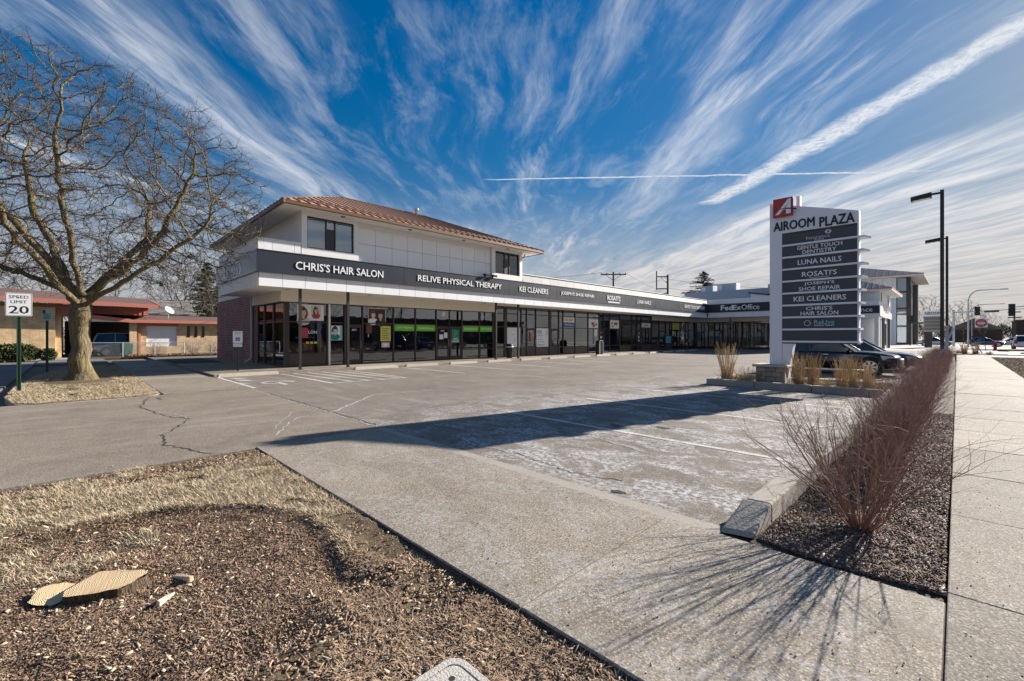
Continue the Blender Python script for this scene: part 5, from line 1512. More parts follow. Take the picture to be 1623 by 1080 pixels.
for k in range(9):
    z1 = 4.80 - 0.378 * k; z0 = z1 - 0.315
    bd = sbx('name_board', 'sign_panel', -3.92, -2.032, 16.015, 16.055, z0, z1)
    e = 0.24 - 0.025 * k
    fin = MB().hexa([(-3.925, 15.955, z0 - 0.06), (-1.99 + e * 0.5, 15.955, z0 - 0.06), (-1.99 + e, 16.36, z0 - 0.06), (-3.925, 16.36, z0 - 0.06)], [(-3.925, 15.955, z0 - 0.004), (-1.99 + e * 0.5, 15.955, z0 - 0.004), (-1.99 + e, 16.36, z0 - 0.004), (-3.925, 16.36, z0 - 0.004)])
    fin.build('divider_fin', 'sign_white', SG)
    t = rows[k].split('\n') if rows[k] else []
    zc = (z0 + z1) / 2
    if len(t) == 2:
        for j, s in enumerate(t):
            text(bd, s, '-Y', (-2.95, 16.015, zc + 0.075 - 0.15 * j), 'letter_white', height=0.115, width=0.095 * len(s), bold=0.012, ext=0.006)
    elif k == 0:
        text(bd, 'Insurance', '-Y', (-2.98, 16.015, zc - 0.03), 'print_pink', height=0.10, width=0.6, ext=0.006)
        text(bd, 'zone', '-Y', (-2.95, 16.015, zc - 0.115), 'poster_grey', height=0.055, width=0.25, ext=0.006)
        for j in range(6):
            a_ = R(60 * j); blobx = [(-2.72 + 0.055 * math.cos(a_) + 0.028 * math.cos(R(q)), zc + 0.09 + 0.05 * math.sin(a_) + 0.028 * math.sin(R(q))) for q in range(0, 360, 45)]
            MB().prism(blobx, 'y', 16.008 - 0.0004 * j, 16.015).build('flower_petal', ['poster_white', 'print_cyan', 'print_pink'][j % 3], bd)
    elif k == 7:
        text(bd, 'ReLive', '-Y', (-2.82, 16.015, zc + 0.03), 'print_cyan', height=0.12, width=0.5, bold=0.02, ext=0.006)
        text(bd, 'PHYSICAL THERAPY', '-Y', (-2.82, 16.015, zc - 0.07), 'letter_white', height=0.045, width=0.5, ext=0.006)
        MB().prism([(-3.25 + 0.09 * math.cos(R(q)), zc + 0.09 * math.sin(R(q))) for q in range(0, 360, 20)], 'y', 16.009, 16.015).build('round_logo', 'poster_grey', bd)
        MB().prism([(-3.25 + 0.07 * math.cos(R(q)), zc + 0.07 * math.sin(R(q))) for q in range(0, 360, 20)], 'y', 16.004, 16.009).build('round_logo_centre', 'sign_panel', bd)
    elif t:
        text(bd, t[0], '-Y', (-2.95, 16.015, zc), 'letter_white', height=0.15, width=0.11 * len(t[0]), bold=0.014, ext=0.006)
        if k == 3: sbx('printed_line', 'print_pink', -3.2, -2.68, 16.010, 16.015, zc - 0.125, zc - 0.108, bd)
text(SG, 'AIROOM', '-Y', (-3.61, 16.0, 5.09), 'letter_black', height=0.28, width=1.10, bold=0.025, ext=0.02)
text(SG, 'PLAZA', '-Y', (-2.51, 16.0, 5.04), 'letter_black', height=0.28, width=0.84, bold=0.025, ext=0.02)
lg = sbx('logo_plate', 'sign_red', -4.15, -3.60, 15.88, 15.92, 5.36, 5.95)
MB().prism([(-4.09, 5.44), (-3.98, 5.44), (-3.87, 5.58), (-3.79, 5.58), (-3.79, 5.44), (-3.66, 5.44), (-3.66, 5.90), (-3.73, 5.90)], 'y', 15.868, 15.88).build('logo_letter', 'letter_white', lg)
MB().prism([(-3.79, 5.63), (-3.83, 5.63), (-3.77, 5.72)], 'y', 15.864, 15.868).build('logo_letter_eye', 'sign_red', lg)
sw_ = []
for i in range(13):
    t = i / 12; sw_.append((-4.22 + 0.72 * t, 5.56 + 0.06 * math.sin(math.pi * t)))
for i in range(12, -1, -1):
    t = i / 12; sw_.append((-4.22 + 0.72 * t, 5.56 + 0.06 * math.sin(math.pi * t) - 0.045 * t))
MB().prism(sw_, 'y', 15.855, 15.863).build('logo_swoosh', 'navy', lg)
sbx('logo_bracket', 'sign_white', -4.0, -3.7, 15.92, 16.0, 5.45, 5.8); sbx('finial', 'sign_white', -3.56, -3.46, 16.1, 16.3, 5.63, 5.98)
# stone pier under the pylon: courses of separate stones and a cap
for k in range(4):
    z0 = 0.02 + 0.148 * k; xs_ = [-4.62, -4.32, -4.05, -3.78] if k % 2 else [-4.62, -4.45, -4.15, -3.9, -3.78]
    for a, b in zip(xs_, xs_[1:]):
        MB().box(a + 0.004, b - 0.004, 15.72 + rnd.uniform(0, 0.02), 16.45, z0, z0 + 0.142).build('pier_stone', 'stone', SG, bevel=0.012)
sbx('pier_cap', 'stone_cap', -4.70, -3.70, 15.64, 16.5, 0.615, 0.70, bevel=0.02)
PK = struct(MB().box(-5.75, -1.36, 15.15, 17.4, -0.1, 0.06).build('planter_bed', 'soil_mulch'))
def kst(x0, x1, y0, y1):
    MB().box(x0, x1, y0, y1, -0.1, 0.19).build('kerb_stone', 'kerb', PK, bevel=0.02)
for a, b in ((-5.9, -4.45), (-4.44, -2.95), (-2.94, -1.37)): kst(a, b, 14.98, 15.16)
for a, b in ((-5.9, -4.45), (-4.44, -2.95), (-2.94, -1.37)): kst(a, b, 17.4, 17.58)
kst(-5.9, -5.73, 15.17, 17.39)
# handrail-like low barrier behind the planter
bar = thing('low_rail', 'low galvanised pipe rail among the tall dry grass at the sign', 'rail', (-2.6, 17.0, 0.05))
MB().tube([(-3.6, 17.0, 0.05), (-3.6, 17.0, 0.55), (-1.9, 17.0, 0.55), (-1.9, 17.0, 0.05)], 0.03, 8).build('pipe', 'galv', bar, smooth=True)
MB().box(-1.99, -1.87, 16.85, 16.91, 0.05, 0.6).build('plate', 'galv', bar)

# tall dry ornamental grass
def grass_clump_mesh(seed, n=170, h=(0.5, 1.15), spread=0.22, lean=0.35, plume=0.5, name='grass_clump'):
    g = np.random.default_rng(seed)
    V, F = [], []
    def strip(pts, w):
        i = len(V); k = len(pts)
        s = np.array([g.normal(), g.normal(), 0]); s /= np.linalg.norm(s) + 1e-6
        for j, p in enumerate(pts):
            ww = w[j]; V.append(p - s * ww); V.append(p + s * ww)
        for j in range(k - 1): F.append((i + 2 * j, i + 2 * j + 1, i + 2 * j + 3, i + 2 * j + 2))
    for q in range(n):
        a = g.uniform(0, 6.28); r = spread * 0.5 * math.sqrt(g.random()); H = g.uniform(*h) * (1.0 if g.random() < 0.6 else 0.6)
        b = np.array([r * math.cos(a), r * math.sin(a), 0]); dr = np.array([math.cos(a), math.sin(a), 0]) * lean * g.random() + np.append(g.normal(0, 0.06, 2), 0)
        pts = [b + dr * H * t ** 1.6 + np.array([0, 0, H * t * (1 - 0.10 * t * lean)]) for t in (0, 0.3, 0.6, 0.85, 1.0)]
        pl = g.random() < plume and H > 0.6 * h[1]
        strip(pts, [0.005, 0.005, 0.004, 0.009 if pl else 0.003, 0.004 if pl else 0.001])
        if pl:
            for t in np.linspace(0.78, 1.0, 7):
                c = pts[3] + (pts[4] - pts[3]) * (t - 0.78) / 0.22
                for _ in range(3):
                    d = g.normal(0, 1, 3); d[2] = abs(d[2]); d /= np.linalg.norm(d)
                    strip([c, c + d * 0.04], [0.004, 0.002])
    for q in range(int(n * 0.9)):      # arching blades at the foot
        a = g.uniform(0, 6.28); L = g.uniform(0.25, 0.55); b = np.array([0.12 * g.normal() * spread * 3, 0.12 * g.normal() * spread * 3, 0])
        d = np.array([math.cos(a), math.sin(a), 0])
        pts = [b + d * L * 0.55 * t + np.array([0, 0, L * (t - 0.75 * t * t) * 1.5]) for t in (0, 0.35, 0.7, 1.0)]
        strip(pts, [0.005, 0.005, 0.004, 0.001])
    return np_mesh(name, np.array(V), np.array(F))
gm = [grass_clump_mesh(s, n=170, h=(0.6, 1.2), spread=0.26, lean=0.26) for s in (1, 2, 3)]
gm_low = [grass_clump_mesh(s, n=110, h=(0.25, 0.6), spread=0.3, lean=0.9, plume=0.1) for s in (4, 5)]
CL = [(-5.45, 15.6, 0, 1.15, 'tallest dry feathery grass clump at the left end of the planter'), (-5.05, 15.75, 3, 1.0, 'low tan grass tuft between the tall left clump and stone pier'), (-4.8, 15.5, 4, 1.1, 'low spreading grass tuft hard left of the stone pier'),
      (-3.40, 15.65, 1, 0.95, 'dense dry grass clump just right of the stone pier'), (-3.05, 15.8, 2, 0.9, 'second dry grass clump right of the stone pier'), (-2.75, 15.5, 3, 0.9, 'low grass tuft under the middle of the plaza sign'),
      (-2.35, 15.7, 0, 0.82, 'dry grass clump in front of the car door'), (-2.05, 15.6, 2, 0.85, 'dry grass clump in front of the car wheel'), (-1.75, 15.6, 1, 0.75, 'dry grass clump right of the car wheel near the kerb'), (-1.55, 15.9, 4, 1.0, 'low grass tuft at the right end of the planter beside the hedge')]
for x, y, k, s, lab in CL:
    m_ = (gm + gm_low)[k]
    o = bpy.data.objects.new('ornamental_grass', m_); COL.objects.link(o)
    if not m_.materials: m_.materials.append(MATS['plume'])
    o.location = (x, y, 0.05); o.rotation_euler = (0, 0, rnd.uniform(0, 6)); o.scale = (s, s, s)
    tag(o, lab, 'grass clump', 'ornamental grasses in the sign planter')

# ================================================================== HEDGE
def bush_mesh(seed, stems, H, spread, depth=3, name='hedge_bush', rbase=0.0065, near=False):
    g = np.random.default_rng(seed)
    A, Bp, Ra, Rb = [], [], [], []
    def grow(p, d, L, r, lev):
        ns = 5 if lev == 0 else 3
        for s in range(ns):
            d = d + g.normal(0, 0.10 if lev == 0 else 0.2, 3); d[2] += 0.04; d /= np.linalg.norm(d)
            q = p + d * L / ns
            A.append(p); Bp.append(q); Ra.append(r); r2 = r * (0.86 if lev == 0 else 0.75); Rb.append(r2)
            if lev < depth - 1 and s >= (1 if lev == 0 else 0):
                for _ in range(g.integers(1, 3 if lev == 0 else 3)):
                    dd = d + g.normal(0, 0.45, 3); dd[2] = abs(dd[2]) * 0.8 + 0.1; dd /= np.linalg.norm(dd)
                    grow(q, dd, L * g.uniform(0.25, 0.5), r2 * 0.62, lev + 1)
            p, r = q, r2
    for i in range(stems):
        a = g.uniform(0, 6.28); t = math.sqrt(g.random()) * spread
        d = np.array([math.cos(a) * t, math.sin(a) * t, 1.0]); d /= np.linalg.norm(d)
        b = np.array([math.cos(a) * 0.05 * g.random(), math.sin(a) * 0.05 * g.random(), 0.0])
        grow(b, d, H * g.uniform(0.75, 1.12) / max(0.6, d[2]) * 0.9, rbase * g.uniform(0.7, 1.2), 0)
    A, Bp = np.array(A), np.array(Bp); D = Bp - A; D /= np.linalg.norm(D, axis=1, keepdims=True) + 1e-9
    V, F = skeleton_mesh(name, A, Bp, D, D, np.array(Ra), np.array(Rb), 4 if near else 3)
    return np_mesh(name, V, F, near)
nb = link('hedge_bush', bush_mesh(5, 54, 0.90, 0.98, 3, near=True, rbase=0.0064), 'hedge_near')
nb.location = (-0.56, 4.62, -0.03)
tag(nb, 'nearest leafless burgundy bush standing apart at the end of the hedge', 'bush', 'leafless bushes along the hedge bed')
hm = [bush_mesh(s, 62, 0.95, 0.78, 3, rbase=0.0085) for s in (21, 22, 23, 24)]
yy = 6.35; k = 0
while yy < 36:
    m_ = hm[k % 4]
    o = bpy.data.objects.new('hedge_bush', m_); COL.objects.link(o)
    if not m_.materials: m_.materials.append(MATS['hedge_twig'])
    s = rnd.uniform(0.95, 1.1)
    o.location = (-0.58 + rnd.uniform(-0.05, 0.05), yy, -0.03); o.rotation_euler = (0, 0, rnd.uniform(0, 6.28)); o.scale = (0.62, s, s * rnd.uniform(0.80, 0.92))
    if k == 0: lab = 'second burgundy bush from the camera, first of the continuous hedge'
    elif k == 1: lab = 'third burgundy bush from the camera in the hedge beside the sidewalk'
    elif k == 2: lab = 'fourth burgundy bush from the camera in the hedge beside the sidewalk'
    else: lab = 'leafless burgundy bush merged into the long hedge beside the sidewalk'
    o.rotation_euler = (0, 0, rnd.choice([0, math.pi]) + rnd.uniform(-0.25, 0.25))
    tag(o, lab, 'bush', 'leafless bushes along the hedge bed')
    yy += 0.80; k += 1

# ================================================================== SMALL THINGS ON THE LOT
ordn = ['', 'second', 'third', 'fourth', 'fifth', 'sixth', 'seventh', 'eighth', 'ninth', 'tenth', 'eleventh', 'twelfth', 'thirteenth', 'fourteenth', 'fifteenth', 'sixteenth']
wm = None
def stop_mesh(L):
    mb = MB()
    mb.hexa([(-0.09, -L / 2, 0.0), (0.09, -L / 2, 0.0), (0.09, L / 2, 0.0), (-0.09, L / 2, 0.0)], [(-0.055, -L / 2 + 0.05, 0.13), (0.055, -L / 2 + 0.05, 0.13), (0.055, L / 2 - 0.05, 0.13), (-0.055, L / 2 - 0.05, 0.13)])
    for e in (-0.62, 0.62):
        mb.tube([(0, e, 0.12), (0, e, 0.142)], 0.014, 6)
    return mb
spots = [(-20.15, 5.05, 2.2)] + [(-20.12, 9.1 + 0.25 + 1.0 + 2.85 * i, 2.0) for i in range(14)]
spots[1] = (-20.12, 10.6, 2.3)
for i, (x, y, L) in enumerate(spots):
    o = stop_mesh(L).build('wheel_stop', 'wheel_stop', bevel=0.012)
    o.location = (x + rnd.uniform(-0.03, 0.03), y, 0.0); o.rotation_euler = (0, 0, R(rnd.uniform(-1.2, 1.2)))
    lab = 'long concrete wheel stop in front of the accessible parking sign' if i == 0 else ('concrete wheel stop right of the hatched aisle' if i == 1 else '%s concrete wheel stop right of the hatched aisle' % ordn[i - 1])
    tag(o, lab, 'wheel stop', 'wheel stops along the shop walk')

def plate(parent, w_, h, z0, m, name, rad=0.03, y=0.0, t=0.004):
    pts = []
    for cx_, cz_, a0 in ((w_ / 2 - rad, z0 + h - rad, 0), (-w_ / 2 + rad, z0 + h - rad, 90), (-w_ / 2 + rad, z0 + rad, 180), (w_ / 2 - rad, z0 + rad, 270)):
        for q in range(0, 91, 30): pts.append((cx_ + rad * math.cos(R(a0 + q)), cz_ + rad * math.sin(R(a0 + q))))
    return MB().prism(pts, 'y', y - t, y).build(name, m, parent, world=False)
def ltext(parent, s, x, z, y, m, **kw):
    o = text(parent, s, '-Y', (0, 0, 0), m, **kw); o.location = (x, y, z); return o
def upost(parent, h, m, w_=0.045):
    mb = MB()
    mb.box(-w_, -w_ * 0.55, 0.0, 0.006, -0.2, h).box(w_ * 0.55, w_, 0.0, 0.006, -0.2, h)
    mb.box(-w_ * 0.55, -w_ * 0.45, 0.0, 0.035, -0.2, h).box(w_ * 0.45, w_ * 0.55, 0.0, 0.035, -0.2, h).box(-w_ * 0.45, w_ * 0.45, 0.029, 0.035, -0.2, h)
    return mb.build('post', m, parent, world=False)
# speed limit sign
sp = thing('speed_limit_sign', 'white SPEED LIMIT 20 sign on a green channel post', 'sign', (-18.84, -1.09, 0.0), R(88))
upost(sp, 2.80, 'post_green')
pl = plate(sp, 0.52, 0.66, 2.17, 'letter_white', 'sign_plate', y=-0.002)
plate(pl, 0.50, 0.64, 2.18, 'letter_black', 'border_line', y=-0.0062, t=0.001); plate(pl, 0.48, 0.62, 2.19, 'letter_white', 'sign_face', y=-0.0074, t=0.001)
ltext(pl, 'SPEED', 0, 2.715, -0.0085, 'letter_black', height=0.085, width=0.38, bold=0.015, ext=0.001)
ltext(pl, 'LIMIT', 0, 2.575, -0.0085, 'letter_black', height=0.085, width=0.31, bold=0.015, ext=0.001)
ltext(pl, '20', 0, 2.35, -0.0085, 'letter_black', height=0.22, width=0.38, bold=0.03, ext=0.001)
for z in (2.30, 2.70): MB().lathe([(0.012, -0.012), (0.012, -0.002)], 8, (0, z), 'y').build('bolt', 'steel', pl, world=False)
# green lettered parking notice
gp = thing('parking_notice', 'small white notice with green lettering on a dark green post', 'sign', (-29.9, -0.85, 0.0), R(89))
upost(gp, 2.85, 'post_green')
pl = plate(gp, 0.36, 0.52, 2.33, 'letter_white', 'sign_plate', y=-0.002); pl.data.materials[0] = mat('notice_pale', (0.55, 0.66, 0.60), 0.5)
plate(pl, 0.10, 0.16, 2.66, 'bin_green', 'green_block', 0.01, -0.0065, 0.001).location.x = -0.1
for k in range(5): MB().box(-0.13, 0.13 - 0.05 * (k % 2), -0.008, -0.0065, 2.40 + 0.055 * k, 2.425 + 0.055 * k).build('text_line', 'bin_green', pl, world=False)
# accessible parking sign
hc = thing('accessible_parking_sign', 'white reserved parking sign with blue wheelchair symbol on bronze post', 'sign', (-22.1, 5.1, 0.08), R(72))
MB().box(-0.03, 0.03, 0.0, 0.04, -0.1, 1.75).build('post', 'bronze', hc, world=False)
pl = plate(hc, 0.36, 0.52, 1.22, 'letter_white', 'sign_plate', y=-0.002)
plate(pl, 0.16, 0.15, 1.31, 'road_blue', 'blue_square', 0.008, -0.0065, 0.001)
mb = MB().box(-0.02, -0.005, -0.0095, -0.008, 1.37, 1.43).box(-0.005, 0.03, -0.0095, -0.008, 1.37, 1.382).box(0.02, 0.032, -0.0095, -0.008, 1.335, 1.37)
for i in range(8):
    a0, a1 = R(150 + i * 27), R(150 + (i + 1) * 27)
    mb.quad(*[(-0.003 + r * math.cos(a), -0.0092, 1.365 + r * math.sin(a)) for r, a in ((0.028, a0), (0.038, a0), (0.038, a1), (0.028, a1))])
mb.build('wheelchair_symbol', 'letter_white', pl, world=False)
ltext(pl, 'RESERVED', 0, 1.68, -0.0065, 'post_green', height=0.035, width=0.24, ext=0.001); ltext(pl, 'PARKING', 0, 1.62, -0.0065, 'post_green', height=0.035, width=0.22, ext=0.001)
p2 = plate(hc, 0.34, 0.15, 1.05, 'letter_white', 'fine_plate', y=-0.002)
ltext(p2, '$250 FINE', 0, 1.125, -0.0065, 'post_green', height=0.05, width=0.26, ext=0.001)
# litter bin by the posts
lb = thing('litter_bin', 'black litter bin with grey rim between the canopy posts', 'bin', (-21.9, 21.5, 0.085))
MB().lathe([(0.20, 0.0), (0.25, 0.70), (0.27, 0.72)], 16).build('body', 'plastic_black', lb, world=False, smooth=True)
MB().lathe([(0.275, 0.72), (0.28, 0.80), (0.26, 0.82)], 16).build('rim', 'galv', lb, world=False, smooth=True)
MB().lathe([(0.26, 0.82), (0.24, 0.92), (0.16, 0.98), (0.02, 1.0)], 16).build('lid', 'plastic_black', lb, world=False, smooth=True)
ab = thing('arched_bin', 'dark arched bin with pale metal rim at the kerb further along the shops', 'bin', (-21.0, 31.1, 0.085))
arc = [(-0.28, 0.0), (0.28, 0.0), (0.28, 0.95)] + [(0.28 * math.cos(R(q)), 0.95 + 0.22 * math.sin(R(q))) for q in range(15, 180, 15)] + [(-0.28, 0.95)]
MB().prism(arc, 'x', -0.18, 0.16).build('body', 'plastic_black', ab, world=False)
MB().tube([(0.18, 0.26, 0.0), (0.18, 0.26, 0.95), (0.18, 0.18, 1.10), (0.18, 0.0, 1.17), (0.18, -0.18, 1.10), (0.18, -0.26, 0.95), (0.18, -0.26, 0.0)], 0.03, 6).build('rim', 'galv', ab, world=False)
# utility box lid in the verge
ul = thing('utility_box', 'square concrete utility lid with rounded corners sunk in the verge', 'utility lid', (-1.42, 1.02, 0.0))
def rrect(w_, h, rad, n=6):
    P = []
    for cx_, cy_, a0 in ((w_ / 2 - rad, h / 2 - rad, 0), (-w_ / 2 + rad, h / 2 - rad, 90), (-w_ / 2 + rad, -h / 2 + rad, 180), (w_ / 2 - rad, -h / 2 + rad, 270)):
        for q in range(n + 1): P.append((cx_ + rad * math.cos(R(a0 + 90 * q / n)), cy_ + rad * math.sin(R(a0 + 90 * q / n))))
    return P
o1, i1 = rrect(0.66, 0.66, 0.08), rrect(0.585, 0.585, 0.055)
mb = MB(); n_ = len(o1)
mb.v = [(p[0], p[1], -0.15) for p in o1] + [(p[0], p[1], 0.030) for p in o1] + [(p[0], p[1], 0.030) for p in i1] + [(p[0], p[1], 0.0) for p in i1]
for r in range(3):
    for j in range(n_): mb.f.append((r * n_ + j, r * n_ + (j + 1) % n_, (r + 1) * n_ + (j + 1) % n_, (r + 1) * n_ + j))
mb.build('frame', 'lid_concrete', ul, world=False, bevel=0.003)
cov = MB().prism(rrect(0.575, 0.575, 0.05), 'z', 0.0, 0.028).build('cover', 'lid_concrete', ul, world=False, bevel=0.003)
MB().lathe([(0.016, 0.012), (0.016, 0.0285)], 16, (-0.215, 0.215)).build('finger_hole', 'crack', cov, world=False)
# tree stump with a stepped fresh saw cut
st = thing('tree_stump', 'freshly sawn low tree stump with stepped pale cut and bark rim', 'stump', (-3.80, 0.14, -0.03), R(45.2)); st.scale = (0.84, 0.84, 0.92)
def stump_piece(cx_, cy_, ax_, ay_, z0, zt, tx, ty, seed, n=40):
    g = random.Random(seed); ph = [g.uniform(0, 6) for _ in range(3)]
    ring = []
    for i in range(n):
        a = 2 * math.pi * i / n; k = 1 + 0.07 * math.sin(3 * a + ph[0]) + 0.05 * math.sin(5 * a + ph[1]) + 0.03 * math.sin(11 * a + ph[2])
        ca, sa2 = math.cos(a), math.sin(a)
        qx = ax_ * k * math.copysign(abs(ca) ** 0.72, ca); qy = ay_ * k * math.copysign(abs(sa2) ** 0.80, sa2)
        if seed == 1: qy += 0.16 * qx; qx = max(qx, -0.17 + 0.25 * qy)
        ring.append((cx_ + qx, cy_ + qy))
    top = lambda p: zt + tx * (p[0] - cx_) + ty * (p[1] - cy_)
    side = MB(); side.v = [(cx_ + (p[0] - cx_) * (1.30 + 0.16 * math.sin(i * 0.95 + seed)), cy_ + (p[1] - cy_) * (1.30 + 0.16 * math.sin(i * 0.95 + seed)), z0) for i, p in enumerate(ring)]
    side.v += [(cx_ + (p[0] - cx_) * (1.03 + 0.02 * math.sin(i * 2.7)), cy_ + (p[1] - cy_) * (1.03 + 0.02 * math.sin(i * 2.7)), (z0 + top(p)) / 2) for i, p in enumerate(ring)]
    side.v += [(p[0] + g.uniform(-0.006, 0.006), p[1] + g.uniform(-0.006, 0.006), top(p) + g.uniform(-0.012, 0.006)) for p in ring]
    for r in range(2):
        for j in range(n): side.f.append((r * n + j, r * n + (j + 1) % n, (r + 1) * n + (j + 1) % n, (r + 1) * n + j))
    face = MB(); face.quad(*[(cx_ + (p[0] - cx_) * 0.985, cy_ + (p[1] - cy_) * 0.985, top(p) + 0.002) for p in ring])
    return side, face
for args in ((0.0, 0.0, 0.235, 0.135, -0.09, 0.085, 0.0, 0.12, 1), (-0.285, -0.08, 0.135, 0.12, -0.09, 0.045, -0.08, 0.10, 2)):
    s_, f_ = stump_piece(*args)
    s_.build('bark_rim', 'bark_stump', st, world=False, smooth=True); f_.build('cut_face', 'wood_rings', st, world=False)
for k in range(7):   # splinter ridge between the two cuts
    y = -0.12 + 0.035 * k
    MB().hexa([(-0.215, y, 0.0), (-0.19, y, 0.0), (-0.19, y + 0.03, 0.0), (-0.215, y + 0.03, 0.0)], [(-0.21, y + 0.01, 0.05 + 0.012 * (k % 3)), (-0.195, y + 0.01, 0.06), (-0.195, y + 0.02, 0.07), (-0.21, y + 0.02, 0.06 + 0.012 * (k % 2))]).build('splinter', 'wood_pale', st, world=False)
for (x, y, l, a, lab) in ((-3.62, 0.52, 0.19, 20, 'flat pale wood offcut lying right of the stump'), (-3.42, 0.40, 0.15, -35, 'curled reddish wood splinter beyond the stump')):
    o = MB().hexa([(-l / 2, -0.018, 0), (l / 2, -0.012, 0), (l / 2, 0.014, 0), (-l / 2, 0.02, 0)], [(-l / 2 + 0.01, -0.014, 0.012), (l / 2 - 0.01, -0.01, 0.035), (l / 2, 0.012, 0.032), (-l / 2, 0.016, 0.016)]).build('wood_offcut', 'wood_pale', bevel=0.003)
    o.location = (x, y, float(verge_h(np.array([x]), np.array([y]))[0]) + 0.012); o.rotation_euler = (0, R(-4), R(a)); tag(o, lab, 'wood piece')
# parking-lot light poles
def light_pole(y, lab):
    p = thing('light_pole', lab, 'light pole', (-0.47, y, 0.0), group='light poles in the hedge')
    MB().box(-0.065, 0.065, -0.065, 0.065, 0.55, 8.0).build('pole', 'light_pole', p, world=False)
    MB().lathe([(0.22, -0.05), (0.22, 0.55)], 16).build('concrete_base', 'kerb', p, world=False, smooth=False)
    MB().box(-0.32, -0.066, -0.035, 0.035, 7.84, 7.92).build('arm', 'light_pole', p, world=False)
    h = MB().hexa([(-1.02, -0.20, 7.68), (-0.32, -0.20, 7.74), (-0.32, 0.20, 7.74), (-1.02, 0.20, 7.68)], [(-1.02, -0.20, 7.86), (-0.32, -0.20, 7.95), (-0.32, 0.20, 7.95), (-1.02, 0.20, 7.86)]).build('lamp_head', 'light_pole', p, world=False, bevel=0.015)
    MB().hexa([(-0.96, -0.15, 7.672), (-0.38, -0.15, 7.722), (-0.38, 0.15, 7.722), (-0.96, 0.15, 7.672)], [(-0.96, -0.15, 7.68), (-0.38, -0.15, 7.73), (-0.38, 0.15, 7.73), (-0.96, 0.15, 7.68)]).build('lens', 'lamp_glass', h, world=False)
light_pole(27.0, 'nearer and taller looking dark light pole rising from the hedge')
light_pole(39.8, 'farther dark light pole behind the first one')
gw = thing('guy_guard', 'bright metal guard leaning against the light pole above the hedge', 'guard', (-0.30, 27.9, 0.0))
MB().tube([(-0.55, 26.6, 0.75), (-0.15, 28.2, 1.9)], 0.045, 8).build('tube', 'galv', gw); MB().tube([(-0.36, 29, 0.0), (-0.34, 29.0, 2.1)], 0.06, 8).build('stub_post', 'stone_cap', gw)

